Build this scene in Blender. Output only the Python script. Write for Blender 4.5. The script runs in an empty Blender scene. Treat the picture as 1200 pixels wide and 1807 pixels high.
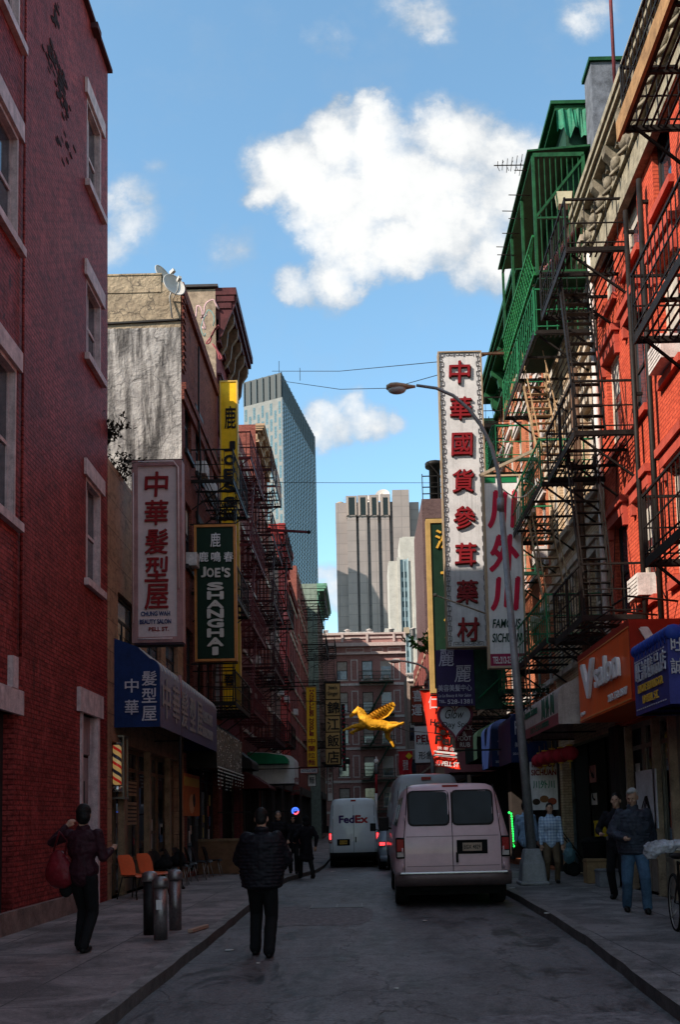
import bpy, bmesh, math, random
from mathutils import Vector, Matrix, Euler
R = math.radians
rnd = random.Random(7)
sc = bpy.context.scene
C = sc.collection

# ---------------------------------------------------------------- camera
F = 1600.0; PW, PH = 1200.0, 1807.0
PIT = math.atan(F/19000.0); ROL = 0.0231
PPX, PPY = 637.0, 1441.0 - F*math.tan(PIT)
CAM = Vector((0, 0, 1.6))
_f = Vector((0, math.cos(PIT), math.sin(PIT))); _r0 = Vector((1, 0, 0)); _u0 = Vector((0, -math.sin(PIT), math.cos(PIT)))
_R = _r0*math.cos(ROL) - _u0*math.sin(ROL); _U = _r0*math.sin(ROL) + _u0*math.cos(ROL)
def ray(px, py): return _f + _R*((px-PPX)/F) + _U*((PPY-py)/F)
def atY(px, py, Y):
    d = ray(px, py); return CAM + d*(Y/d.y)
def atX(px, py, X):
    d = ray(px, py); return CAM + d*(X/d.x)
def atZ(px, py, z):
    d = ray(px, py); return CAM + d*((z-CAM.z)/d.z)

# ---------------------------------------------------------------- properties
def tag(o, label=None, cat=None, group=None, kind=None):
    if label: o['label'] = label
    if cat: o['category'] = cat
    if group: o['group'] = group
    if kind: o['kind'] = kind
    return o
ORG = {}
def thing(name, label, cat, loc=(0, 0, 0), rz=0.0, group=None, local=False):
    o = bpy.data.objects.new(name, None); C.objects.link(o)
    o.location = loc; o.rotation_euler = (0, 0, rz); o.empty_display_size = .2
    tag(o, label, cat, group)
    ORG[o.name] = Vector((0, 0, 0)) if local else Vector(loc)
    return o
def copy_tree(o, parent=None):
    c = o.copy(); C.objects.link(c)
    if parent is not None: c.parent = parent
    for ch in list(o.children): copy_tree(ch, c)
    return c

# ---------------------------------------------------------------- mesh builder
class MB:
    def __init__(s): s.v = []; s.f = []; s.mi = []; s.sm = []; s.cur = 0
    def add(s, vs, fs, smooth=False):
        b = len(s.v); s.v.extend([tuple(v) for v in vs])
        for f in fs:
            s.f.append([b+i for i in f]); s.mi.append(s.cur); s.sm.append(smooth)
        return s
    def box(s, x0, x1, y0, y1, z0, z1):
        if x0 > x1: x0, x1 = x1, x0
        if y0 > y1: y0, y1 = y1, y0
        if z0 > z1: z0, z1 = z1, z0
        return s.add([(x0,y0,z0),(x1,y0,z0),(x1,y1,z0),(x0,y1,z0),(x0,y0,z1),(x1,y0,z1),(x1,y1,z1),(x0,y1,z1)],
              [(0,3,2,1),(4,5,6,7),(0,1,5,4),(1,2,6,5),(2,3,7,6),(3,0,4,7)])
    def beam(s, a, b, w=.04, h=None, up=(0, 0, 1)):
        a, b = Vector(a), Vector(b); h = h or w
        d = (b-a)
        if d.length < 1e-6: return s
        d.normalize(); u = Vector(up)
        if abs(d.dot(u)) > .98: u = Vector((0, 1, 0))
        x = d.cross(u).normalized(); y = x.cross(d).normalized()
        vs = []
        for p in (a, b):
            for (i, j) in ((-1,-1),(1,-1),(1,1),(-1,1)): vs.append(p + x*(i*w/2) + y*(j*h/2))
        return s.add(vs, [(0,1,2,3),(7,6,5,4),(0,4,5,1),(1,5,6,2),(2,6,7,3),(3,7,4,0)])
    def tube(s, pts, r, n=8, cap=True, closed=False):
        pts = [Vector(p) for p in pts]; k = len(pts)
        rs = r if isinstance(r, (list, tuple)) else [r]*k
        vs = []; fs = []; prev = None
        for i, p in enumerate(pts):
            if closed: d = pts[(i+1) % k]-pts[i-1]
            else: d = pts[min(i+1, k-1)]-pts[max(i-1, 0)]
            if d.length < 1e-9: d = Vector((0, 0, 1))
            d.normalize()
            if prev is None:
                u = Vector((0, 0, 1)) if abs(d.z) < .9 else Vector((1, 0, 0))
                x = d.cross(u).normalized()
            else:
                x = prev - d*prev.dot(d)
                if x.length < 1e-6: x = d.cross(Vector((0, 1, .3)))
                x.normalize()
            prev = x; y = d.cross(x)
            for j in range(n):
                a = 2*math.pi*j/n; vs.append(p + x*(rs[i]*math.cos(a)) + y*(rs[i]*math.sin(a)))
        for i in range(k if closed else k-1):
            for j in range(n):
                a = i*n+j; b = i*n+(j+1) % n; i2 = (i+1) % k
                fs.append((a, b, i2*n+(j+1) % n, i2*n+j))
        s.add(vs, fs, True)
        if cap and not closed:
            b = len(s.v)-len(vs)
            s.f.append([b+j for j in range(n)][::-1]); s.mi.append(s.cur); s.sm.append(False)
            s.f.append([b+(k-1)*n+j for j in range(n)]); s.mi.append(s.cur); s.sm.append(False)
        return s
    def lathe(s, c, prof, n=20, axis='z', smooth=True):
        c = Vector(c); vs = []; fs = []; k = len(prof)
        for (r, h) in prof:
            for j in range(n):
                a = 2*math.pi*j/n; x, y = r*math.cos(a), r*math.sin(a)
                vs.append(c + (Vector((x, y, h)) if axis == 'z' else Vector((h, x, y)) if axis == 'x' else Vector((x, h, y))))
        for i in range(k-1):
            for j in range(n): fs.append((i*n+j, i*n+(j+1) % n, (i+1)*n+(j+1) % n, (i+1)*n+j))
        s.add(vs, fs, smooth)
        b = len(s.v)-len(vs)
        if prof[0][0] > 1e-4: s.f.append([b+j for j in range(n)][::-1]); s.mi.append(s.cur); s.sm.append(False)
        if prof[-1][0] > 1e-4: s.f.append([b+(k-1)*n+j for j in range(n)]); s.mi.append(s.cur); s.sm.append(False)
        return s
    def ellip(s, c, r, rot=None, n=14, m=9):
        vs = []; fs = []; c = Vector(c); M3 = rot.to_matrix() if rot else Matrix.Identity(3)
        for i in range(m+1):
            t = math.pi*i/m
            for j in range(n):
                a = 2*math.pi*j/n
                q = Vector((r[0]*math.sin(t)*math.cos(a), r[1]*math.sin(t)*math.sin(a), r[2]*math.cos(t)))
                vs.append(c + M3 @ q)
        for i in range(m):
            for j in range(n): fs.append((i*n+j, (i+1)*n+j, (i+1)*n+(j+1) % n, i*n+(j+1) % n))
        return s.add(vs, fs, True)
    def prism(s, pts, ext, smooth=False):
        """closed polygon pts (3-D, planar) extruded by vector ext"""
        n = len(pts); e = Vector(ext); vs = [Vector(p) for p in pts]; vs += [v+e for v in vs]
        fs = [tuple(range(n))[::-1], tuple(range(n, 2*n))] + [(i, (i+1) % n, n+(i+1) % n, n+i) for i in range(n)]
        return s.add(vs, fs, smooth)
    def build(s, name, mat, parent=None, local=None, kind=None, fix=True, bevel=0):
        me = bpy.data.meshes.new(name)
        off = Vector((0, 0, 0))
        if parent is not None and local is None:
            r = parent
            while r.parent: r = r.parent
            off = ORG.get(r.name, Vector(r.location))
        me.from_pydata([(v[0]-off.x, v[1]-off.y, v[2]-off.z) for v in s.v], [], s.f)
        for m in (mat if isinstance(mat, (list, tuple)) else [mat]): me.materials.append(m)
        me.polygons.foreach_set('material_index', s.mi); me.polygons.foreach_set('use_smooth', s.sm)
        if fix:
            bm = bmesh.new(); bm.from_mesh(me); bmesh.ops.recalc_face_normals(bm, faces=bm.faces); bm.to_mesh(me); bm.free()
        me.update()
        o = bpy.data.objects.new(name, me); C.objects.link(o)
        if parent is not None: o.parent = parent
        if kind: o['kind'] = kind
        if bevel:
            b = o.modifiers.new('Bevel', 'BEVEL'); b.width = bevel; b.segments = 2; b.limit_method = 'ANGLE'; b.angle_limit = R(40)
        return o

# text -> mesh, cached per string
_tc = {}
def text_geo(t, bold=0.0, shear=0.0, depth=0.03, res=3):
    cjk = any(ord(ch) > 0x2e80 for ch in t)
    bold = 0 if cjk else min(bold, .006)
    k = (t, bold, shear, depth, res)
    if k in _tc: return _tc[k]
    cu = bpy.data.curves.new('t', 'FONT'); cu.body = t; cu.size = 1; cu.offset = bold; cu.shear = shear
    cu.extrude = depth; cu.resolution_u = res; cu.align_x = 'LEFT'
    ob = bpy.data.objects.new('t', cu); C.objects.link(ob)
    dg = bpy.context.evaluated_depsgraph_get(); dg.update()
    me = ob.evaluated_get(dg).to_mesh()
    vs = [v.co.copy() for v in me.vertices]; fs = [tuple(p.vertices) for p in me.polygons]
    ob.evaluated_get(dg).to_mesh_clear()
    bpy.data.objects.remove(ob); bpy.data.curves.remove(cu)
    if not vs: vs = [Vector((0, 0, 0))]; fs = []
    x0 = min(v.x for v in vs); x1 = max(v.x for v in vs); y0 = min(v.y for v in vs); y1 = max(v.y for v in vs)
    _tc[k] = (vs, fs, x0, x1, y0, y1); return _tc[k]
def put_text(mb, t, c, w=None, h=None, ux=(1, 0, 0), uy=(0, 0, 1), bold=0.0, shear=0.0, thick=.012, res=3, rot=0):
    """text centred on c, fitted into w x h (stretched if both are given)"""
    vs, fs, x0, x1, y0, y1 = text_geo(t, bold, shear, 0.03, res)
    if not fs: return
    sw, sh = x1-x0, y1-y0
    if w is None: k = h/sh; kx = ky = k
    elif h is None: kx = ky = w/sw
    else: kx, ky = w/sw, h/sh
    ux, uy, c = Vector(ux).normalized(), Vector(uy).normalized(), Vector(c)
    if rot: ux, uy = (ux*math.cos(rot)+uy*math.sin(rot)), (uy*math.cos(rot)-ux*math.sin(rot))
    n = ux.cross(uy)
    mx, my = (x0+x1)/2, (y0+y1)/2
    cjk = any(ord(ch) > 0x2e80 for ch in t)
    b_ = (min(bold, .03 if bold < .08 else .11)*.45 if cjk else max(0, bold-.004))*min(kx, ky*1.2)
    offs = [(0, 0)] if b_ <= 0 else [(0, 0), (b_, 0), (-b_, 0), (0, b_), (0, -b_), (b_*.7, b_*.7), (-b_*.7, -b_*.7)]
    for i, (ox, oy) in enumerate(offs):
        mb.add([c + ux*((v.x-mx)*kx+ox) + uy*((v.y-my)*ky+oy) + n*(v.z/.06*thick + thick/2 + i*.0004) for v in vs], fs)

# ---------------------------------------------------------------- materials
def hexc(h):
    h = h.lstrip('#'); v = [int(h[i:i+2], 16)/255 for i in (0, 2, 4)]
    return tuple(c/12.92 if c < .04045 else ((c+.055)/1.055)**2.4 for c in v)
def _new(name):
    m = bpy.data.materials.new(name); m.use_nodes = True; nt = m.node_tree; nt.nodes.clear()
    out = nt.nodes.new('ShaderNodeOutputMaterial'); b = nt.nodes.new('ShaderNodeBsdfPrincipled')
    nt.links.new(b.outputs[0], out.inputs[0]); return m, nt, b
def _n(nt, t, **kw):
    n = nt.nodes.new(t)
    for k, v in kw.items():
        if k[0] == '_': setattr(n, k[1:], v)
        else:
            try: n.inputs[k.replace('_', ' ')].default_value = v
            except Exception: n.inputs[int(k[1:])].default_value = v
    return n
def _math(nt, op, a, b=None, c=None, clamp=False):
    n = nt.nodes.new('ShaderNodeMath'); n.operation = op; n.use_clamp = clamp
    for i, x in enumerate((a, b, c)):
        if x is None: continue
        if hasattr(x, 'links'): nt.links.new(x, n.inputs[i])
        else: n.inputs[i].default_value = x
    return n.outputs[0]
def _mix(nt, fac, a, b, typ='MIX'):
    n = nt.nodes.new('ShaderNodeMix'); n.data_type = 'RGBA'; n.blend_type = typ
    for i, x in ((0, fac), (6, a), (7, b)):
        if hasattr(x, 'links'): nt.links.new(x, n.inputs[i])
        elif i == 0: n.inputs[0].default_value = x
        else: n.inputs[i].default_value = (*x[:3], 1)
    return n.outputs[2]
def _ramp(nt, x, stops):
    n = nt.nodes.new('ShaderNodeValToRGB'); e = n.color_ramp.elements
    while len(e) < len(stops): e.new(.5)
    for i, (p, c) in enumerate(stops):
        e[i].position = p; e[i].color = (c, c, c, 1) if not isinstance(c, tuple) else (*c[:3], 1)
    nt.links.new(x, n.inputs[0]); return n.outputs[0]
def _pos(nt): return nt.nodes.new('ShaderNodeNewGeometry').outputs['Position']
def _noise(nt, vec, scale, det=4, rough=.6, dist=0.0):
    n = _n(nt, 'ShaderNodeTexNoise', Scale=scale, Detail=det, Roughness=rough, Distortion=dist)
    nt.links.new(vec, n.inputs['Vector']); return n.outputs['Fac']
def _scalev(nt, vec, s):
    n = nt.nodes.new('ShaderNodeMapping'); n.inputs['Scale'].default_value = s; nt.links.new(vec, n.inputs['Vector']); return n.outputs[0]
def _bump(nt, b, h, strength=.4, dist=.01):
    n = nt.nodes.new('ShaderNodeBump'); n.inputs['Strength'].default_value = strength; n.inputs['Distance'].default_value = dist
    nt.links.new(h, n.inputs['Height']); nt.links.new(n.outputs[0], b.inputs['Normal'])
_mc = {}
def mat(name, col, rough=.6, metal=0.0, var=.18, scale=4.0, bump=.0, bscale=40.0, spec=.14, emit=None, es=1.0, streak=0.0, coat=0.0, obj=False):
    """painted / plain surface: colour broken up by two sizes of noise; streak adds rain streaks"""
    if name in _mc: return _mc[name]
    col = hexc(col) if isinstance(col, str) else col
    m, nt, b = _new(name)
    p = nt.nodes.new('ShaderNodeTexCoord').outputs['Object'] if obj else _pos(nt)
    a = _noise(nt, p, scale, 5, .65); c2 = _noise(nt, p, scale*9, 3, .6)
    t = _math(nt, 'ADD', _math(nt, 'MULTIPLY', a, .7), _math(nt, 'MULTIPLY', c2, .3))
    lo = tuple(c*(1-var*1.6) for c in col); hi = tuple(min(1, c*(1+var)) for c in col)
    c = _mix(nt, _ramp(nt, t, [(.3, 0.0), (.7, 1.0)]), lo, hi)
    if streak:
        s = _noise(nt, _scalev(nt, p, (5, 5, .35)), 1.6, 5, .7)
        c = _mix(nt, _math(nt, 'MULTIPLY', _ramp(nt, s, [(.5, 0.0), (.72, 1.0)]), streak), c, tuple(x*.25 for x in col))
    nt.links.new(c, b.inputs['Base Color'])
    nt.links.new(_math(nt, 'ADD', _math(nt, 'MULTIPLY', a, .25), rough-.12, clamp=True), b.inputs['Roughness'])
    b.inputs['Metallic'].default_value = metal; b.inputs['Specular IOR Level'].default_value = spec
    if coat: b.inputs['Coat Weight'].default_value = coat; b.inputs['Coat Roughness'].default_value = .08
    if emit is not None:
        b.inputs['Emission Color'].default_value = (*(hexc(emit) if isinstance(emit, str) else emit), 1); b.inputs['Emission Strength'].default_value = es
    if bump: _bump(nt, b, _noise(nt, p, bscale, 4, .6), bump, .01)
    _mc[name] = m; return m
def brick(name, c1, c2, mortar, bw=.21, bh=.068, bump=.6, worn=None, wornamt=0.0, msize=.012, tint=.25, rough=.8):
    if name in _mc: return _mc[name]
    c1, c2, mortar = [hexc(x) if isinstance(x, str) else x for x in (c1, c2, mortar)]
    m, nt, b = _new(name); p = _pos(nt)
    sx = nt.nodes.new('ShaderNodeSeparateXYZ'); nt.links.new(p, sx.inputs[0])
    cb = nt.nodes.new('ShaderNodeCombineXYZ'); nt.links.new(_math(nt, 'ADD', sx.outputs[0], sx.outputs[1]), cb.inputs[0]); nt.links.new(sx.outputs[2], cb.inputs[1])
    br = nt.nodes.new('ShaderNodeTexBrick'); nt.links.new(cb.outputs[0], br.inputs['Vector'])
    for k, v in (('Scale', 1.0), ('Mortar Size', msize), ('Mortar Smooth', .3), ('Bias', 0.0), ('Brick Width', bw), ('Row Height', bh)): br.inputs[k].default_value = v
    br.inputs['Color1'].default_value = (*c1, 1); br.inputs['Color2'].default_value = (*c2, 1); br.inputs['Mortar'].default_value = (*mortar, 1)
    big = _noise(nt, p, .55, 6, .68, .4); fine = _noise(nt, p, 14, 4, .7)
    c = _mix(nt, _math(nt, 'MULTIPLY', _ramp(nt, big, [(.32, 0.0), (.68, 1.0)]), tint*2), br.outputs['Color'], tuple(x*.45 for x in c1))
    c = _mix(nt, _math(nt, 'MULTIPLY', _ramp(nt, fine, [(.4, 0.0), (.75, 1.0)]), .35), c, tuple(min(1, x*1.7) for x in c2))
    md = _noise(nt, _scalev(nt, p, (1, 1, 2.2)), 3.2, 6, .75, .3); c = _mix(nt, _math(nt, 'MULTIPLY', _ramp(nt, md, [(.48, 0.0), (.66, 1.0)]), min(.85, tint*2.4)), c, tuple(x*.3 for x in c1))
    if tint > .4: pz = _noise(nt, _scalev(nt, p, (1, 1, 2.6)), 7.5, 5, .8, .2); c = _mix(nt, _math(nt, 'MULTIPLY', _ramp(nt, pz, [(.52, 0.0), (.62, 1.0)]), .62), c, tuple(x*.22 for x in c1))
    if tint > .4: lt_ = _noise(nt, _scalev(nt, p, (1, 1, .6)), 2.1, 7, .75, .6); c = _mix(nt, _math(nt, 'MULTIPLY', _ramp(nt, lt_, [(.54, 0.0), (.68, 1.0)]), .35), c, tuple(min(1, x*1.6+.015) for x in c2))
    if worn:
        w = hexc(worn) if isinstance(worn, str) else worn
        wn = _noise(nt, _scalev(nt, p, (1, 1, .4)), 1.1, 8, .75, .8)
        c = _mix(nt, _ramp(nt, wn, [(.62-wornamt, 0.0), (.66-wornamt, 1.0)]), c, w)
    nt.links.new(c, b.inputs['Base Color']); b.inputs['Roughness'].default_value = rough; b.inputs['Specular IOR Level'].default_value = .08
    h = _math(nt, 'ADD', _math(nt, 'MULTIPLY', _math(nt, 'SUBTRACT', 1.0, br.outputs['Fac']), 1.0), _math(nt, 'MULTIPLY', fine, .9))
    _bump(nt, b, h, bump, .02)
    _mc[name] = m; return m
def glass(name, col=(.012, .015, .018), rough=.04):
    if name in _mc: return _mc[name]
    m, nt, b = _new(name); p = _pos(nt)
    n = _noise(nt, p, 1.3, 2, .5)
    nt.links.new(_mix(nt, _ramp(nt, n, [(.35, 0.0), (.6, 1.0)]), col, tuple(x*3.2 for x in col)), b.inputs['Base Color'])
    b.inputs['Roughness'].default_value = rough; b.inputs['Specular IOR Level'].default_value = .9; b.inputs['IOR'].default_value = 1.6
    _bump(nt, b, n, .06, .02)
    _mc[name] = m; return m

# facade space: u along the wall, n outward, z up
class Fac:
    def __init__(s, side, at): s.side = side; s.at = at
    def P(s, u, n, z):
        if s.side == 'L': return Vector((s.at+n, u, z))
        if s.side == 'R': return Vector((s.at-n, u, z))
        return Vector((u, s.at-n, z))
    def box(s, mb, u0, u1, n0, n1, z0, z1):
        a, b = s.P(u0, n0, z0), s.P(u1, n1, z1); return mb.box(a.x, b.x, a.y, b.y, z0, z1)
    def rot(s): return {'L': R(90), 'R': R(-90), 'F': 0.0}[s.side]   # turns a part facing -y onto the wall
# ---------------------------------------------------------------- camera, sun, sky
cam_d = bpy.data.cameras.new('camera'); cam = bpy.data.objects.new('camera', cam_d); C.objects.link(cam); sc.camera = cam
m = Matrix.Identity(4)
for i, a in enumerate((_R, _U, -_f)):
    for j in range(3): m[j][i] = a[j]
m.translation = CAM; cam.matrix_world = m
cam_d.sensor_fit = 'VERTICAL'; cam_d.sensor_height = 36; cam_d.lens = F/PH*36
cam_d.shift_x = (PW/2-PPX)/PH; cam_d.shift_y = (PPY-PH/2)/PH
cam_d.clip_end = 3000; cam_d.clip_start = .1

SUN_EL = R(36); SUN_AZ = R(33)          # azimuth: from the left of the street, this much behind the camera
to_sun = Vector((-math.cos(SUN_AZ)*math.cos(SUN_EL), -math.sin(SUN_AZ)*math.cos(SUN_EL), math.sin(SUN_EL)))
sd = bpy.data.lights.new('sun', 'SUN'); sd.energy = 4.0; sd.angle = R(.5); sd.color = (1, .9, .76)
so = bpy.data.objects.new('sun', sd); C.objects.link(so); so.rotation_euler = to_sun.to_track_quat('Z', 'Y').to_euler()

w = bpy.data.worlds.new('World'); sc.world = w; w.use_nodes = True; nt = w.node_tree; nt.nodes.clear()
wo = nt.nodes.new('ShaderNodeOutputWorld'); bg = nt.nodes.new('ShaderNodeBackground'); nt.links.new(bg.outputs[0], wo.inputs[0])
sky = nt.nodes.new('ShaderNodeTexSky'); sky.sky_type = 'NISHITA'; sky.sun_disc = False
sky.sun_elevation = SUN_EL; sky.sun_rotation = math.atan2(to_sun.x, to_sun.y)
sky.air_density = 1.0; sky.dust_density = .3; sky.ozone_density = 2.2; sky.altitude = 0
bg.inputs['Strength'].default_value = .15
# clouds: soft blobs at fixed compass directions, broken up by noise
tc = nt.nodes.new('ShaderNodeTexCoord'); sep = nt.nodes.new('ShaderNodeSeparateXYZ'); nt.links.new(tc.outputs['Generated'], sep.inputs[0])
yy = _math(nt, 'MAXIMUM', sep.outputs[1], .02)
uu = _math(nt, 'DIVIDE', sep.outputs[0], yy); vv = _math(nt, 'DIVIDE', sep.outputs[2], yy)
uv = nt.nodes.new('ShaderNodeCombineXYZ'); nt.links.new(uu, uv.inputs[0]); nt.links.new(vv, uv.inputs[1])
wn = nt.nodes.new('ShaderNodeTexNoise'); wn.inputs['Scale'].default_value = 9; wn.inputs['Detail'].default_value = 8; wn.inputs['Roughness'].default_value = .62
nt.links.new(uv.outputs[0], wn.inputs['Vector'])
wn2 = nt.nodes.new('ShaderNodeTexNoise'); wn2.inputs['Scale'].default_value = 26; wn2.inputs['Detail'].default_value = 8; wn2.inputs['Roughness'].default_value = .68
nt.links.new(uv.outputs[0], wn2.inputs['Vector'])
wsep = nt.nodes.new('ShaderNodeSeparateColor'); wn3 = nt.nodes.new('ShaderNodeTexNoise'); wn3.inputs['Scale'].default_value = 10; wn3.inputs['Detail'].default_value = 7; wn3.inputs['Roughness'].default_value = .6
nt.links.new(uv.outputs[0], wn3.inputs['Vector']); nt.links.new(wn3.outputs['Color'], wsep.inputs[0])
uw = _math(nt, 'ADD', uu, _math(nt, 'MULTIPLY', _math(nt, 'SUBTRACT', wsep.outputs[0], .5), .085)); vw = _math(nt, 'ADD', vv, _math(nt, 'MULTIPLY', _math(nt, 'SUBTRACT', wsep.outputs[1], .5), .10))
def dir_uv(px, py):
    d = ray(px, py); return d.x/d.y, d.z/d.y
blobs = [(505,300,85,1),(590,250,80,1),(660,235,75,1),(590,340,95,1),(690,330,120,1),(800,245,95,1),(875,270,95,1),(800,360,130,1),(760,410,85,1),
         (925,340,110,1),(870,450,95,1),(940,480,80,1),(590,490,66,1),(640,475,55,1),(520,500,42,.75),(560,330,90,1),(620,425,85,1),(700,440,80,1),(730,350,110,1),(850,330,110,1),(460,340,50,.9),(985,300,80,1),
         (745,35,58,.6),(770,65,42,.55),(705,10,45,.5),(225,352,56,.5),(232,402,60,.5),(195,450,50,.48),(408,448,46,.42),(268,292,26,.3),(580,755,62,.78),(640,745,56,.78),(690,742,34,.66),(600,1060,60,.72),(575,1010,40,.6),(1040,25,60,.6),(590,60,50,.45)]
acc = None
for (bx, by, br_, amp) in blobs:
    cu_, cv_ = dir_uv(bx, by); rr = br_/F*1.25
    du = _math(nt, 'MULTIPLY', _math(nt, 'SUBTRACT', uw, cu_), 1/rr); dv = _math(nt, 'MULTIPLY', _math(nt, 'SUBTRACT', vw, cv_), 1/(rr*.92))
    q = _math(nt, 'ADD', _math(nt, 'MULTIPLY', du, du), _math(nt, 'MULTIPLY', dv, dv))
    g = _math(nt, 'MULTIPLY', _math(nt, 'SUBTRACT', 1.0, q, clamp=True), amp)
    acc = g if acc is None else _math(nt, 'SMOOTH_MAX', acc, g, .15)
nz = _math(nt, 'ADD', _math(nt, 'MULTIPLY', _math(nt, 'SUBTRACT', wn.outputs['Fac'], .5), 1.5), _math(nt, 'MULTIPLY', _math(nt, 'SUBTRACT', wn2.outputs['Fac'], .5), .9))
dens = _math(nt, 'ADD', acc, _math(nt, 'MULTIPLY', nz, _math(nt, 'ADD', _math(nt,'MULTIPLY',_math(nt, 'MINIMUM', acc, .5),1.6), .02)))
alpha = _ramp(nt, dens, [(.10, 0.0), (.30, .22), (.52, .72), (.85, 1.0)])
front = _math(nt, 'GREATER_THAN', sep.outputs[1], .03)
# unseen broken clouds overhead and behind the camera, added as neutral fill light
on = nt.nodes.new('ShaderNodeTexNoise'); on.inputs['Scale'].default_value = 2.6; on.inputs['Detail'].default_value = 7; on.inputs['Roughness'].default_value = .6; nt.links.new(tc.outputs['Generated'], on.inputs['Vector'])
far_ = _ramp(nt, _math(nt, 'SUBTRACT', sep.outputs[2], _math(nt, 'MULTIPLY', sep.outputs[1], 1.15)), [(.02, 0.0), (.25, 1.0)])
over = _math(nt, 'MULTIPLY', _math(nt, 'MULTIPLY', _ramp(nt, on.outputs['Fac'], [(.40, 0.0), (.56, 1.0)]), far_), _math(nt, 'GREATER_THAN', sep.outputs[2], .0))
alpha = _math(nt, 'MAXIMUM', _math(nt, 'MULTIPLY', alpha, front), _math(nt, 'MULTIPLY', over, .9))
shade = _ramp(nt, _math(nt, 'ADD', _math(nt, 'MULTIPLY', dens, .38), _math(nt, 'MULTIPLY', wn3.outputs['Fac'], .62)), [(.36, (1.5, 1.75, 2.0)), (.5, (2.35, 2.5, 2.65)), (.62, (3.2, 3.25, 3.25)), (.8, (3.7, 3.7, 3.6))])
mp = nt.nodes.new('ShaderNodeHueSaturation'); mp.inputs['Saturation'].default_value = 1.0; nt.links.new(sky.outputs[0], mp.inputs['Color'])
skymul = _mix(nt, 1.0, mp.outputs[0], (.96, 1.12, 1.0), 'MULTIPLY')
nt.links.new(_mix(nt, alpha, skymul, shade), bg.inputs['Color'])

sc.view_settings.view_transform = 'Standard'; sc.view_settings.look = 'None'; sc.view_settings.gamma = 1
sc.view_settings.exposure = 1.0
sc.cycles.max_bounces = 6; sc.cycles.diffuse_bounces = 3; sc.cycles.glossy_bounces = 3; sc.cycles.transmission_bounces = 4; sc.cycles.transparent_max_bounces = 8
sc.cycles.sample_clamp_indirect = 9; sc.cycles.blur_glossy = 1.5; sc.cycles.caustics_reflective = False; sc.cycles.caustics_refractive = False
sc.cycles.use_denoising = True

# ---------------------------------------------------------------- ground
WL, WR = -4.9, 5.1
def lerp(y, pts):
    if y <= pts[0][0]: return pts[0][1]
    for (a, va), (b, vb) in zip(pts, pts[1:]):
        if y <= b: t = (y-a)/(b-a); return va+(vb-va)*t
    return pts[-1][1]
def gz(y): return lerp(y, [(22, 0), (36, -.37), (120, -.45)])
def kl(y): return lerp(y, [(-20, -2.02), (24, -2.0), (30, -1.55), (120, -1.5)])
def kr(y): return lerp(y, [(-20, 2.3), (6.5, 2.33), (8.6, 2.47), (10.7, 2.62), (13.5, 2.72), (17, 2.78), (120, 2.8)])
YS = [-20, -10, 0, 3, 5] + [5+i*.5 for i in range(1, 60)] + [36, 38, 41, 45, 55, 70, 92]
def sheet(name, fl, fr, dz, m, kind='structure', x_n=1):
    mb = MB(); vs = []; fs = []
    for y in YS:
        a, b = fl(y), fr(y)
        for i in range(x_n+1): vs.append((a+(b-a)*i/x_n, y, gz(y)+dz))
    k = x_n+1
    for i in range(len(YS)-1):
        for j in range(x_n): fs.append((i*k+j, i*k+j+1, (i+1)*k+j+1, (i+1)*k+j))
    mb.add(vs, fs); return mb.build(name, m, kind=kind)
def asphalt():
    m, nt, b = _new('asphalt'); p = _pos(nt)
    big = _noise(nt, _scalev(nt, p, (1.0, .35, 1)), .8, 6, .7, .6); fine = _noise(nt, p, 60, 3, .8); mid = _noise(nt, p, 5, 6, .7)
    c = _mix(nt, _ramp(nt, big, [(.35, 0.0), (.65, 1.0)]), (.042, .038, .040), (.185, .17, .172))
    c = _mix(nt, _math(nt, 'MULTIPLY', _ramp(nt, fine, [(.45, 0.0), (.75, 1.0)]), .7), c, (.20, .18, .175))
    ag = _noise(nt, p, 26, 2, .9); c = _mix(nt, _math(nt, 'MULTIPLY', _ramp(nt, ag, [(.50, 0.0), (.62, 1.0)]), .55), c, (.02, .018, .018)); ag2 = _noise(nt, p, 33, 2, .9); c = _mix(nt, _math(nt, 'MULTIPLY', _ramp(nt, ag2, [(.58, 0.0), (.68, 1.0)]), .7), c, (.28, .26, .25))
    v = nt.nodes.new('ShaderNodeTexVoronoi'); v.feature = 'DISTANCE_TO_EDGE'; v.inputs['Scale'].default_value = .55
    ds = _n(nt, 'ShaderNodeTexNoise', Scale=2.2, Detail=6.0); nt.links.new(p, ds.inputs['Vector'])
    av = nt.nodes.new('ShaderNodeVectorMath'); av.operation = 'ADD'; nt.links.new(p, av.inputs[0]); nt.links.new(ds.outputs['Color'], av.inputs[1]); nt.links.new(av.outputs[0], v.inputs['Vector'])
    cr = _ramp(nt, v.outputs['Distance'], [(.0, 1.0), (.012, 0.0)])
    c = _mix(nt, _math(nt, 'MULTIPLY', cr, .6), c, (.008, .008, .008))
    stain = _noise(nt, _scalev(nt, p, (1.3, .5, 1)), 1.3, 7, .75, .5)
    c = _mix(nt, _math(nt, 'MULTIPLY', _ramp(nt, stain, [(.52, 0.0), (.6, 1.0)]), .85), c, (.012, .011, .011))
    chips = _noise(nt, p, 9, 2, .5)
    c = _mix(nt, _ramp(nt, chips, [(.76, 0.0), (.78, 1.0)]), c, (.16, .155, .15))
    nt.links.new(c, b.inputs['Base Color'])
    nt.links.new(_ramp(nt, _math(nt, 'ADD', _math(nt, 'MULTIPLY', stain, .6), _math(nt, 'MULTIPLY', mid, .4)), [(.35, .75), (.65, .34)]), b.inputs['Roughness'])
    _bump(nt, b, _math(nt, 'ADD', _math(nt, 'MULTIPLY', fine, .5), _math(nt, 'SUBTRACT', mid, cr)), .5, .012); return m
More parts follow.
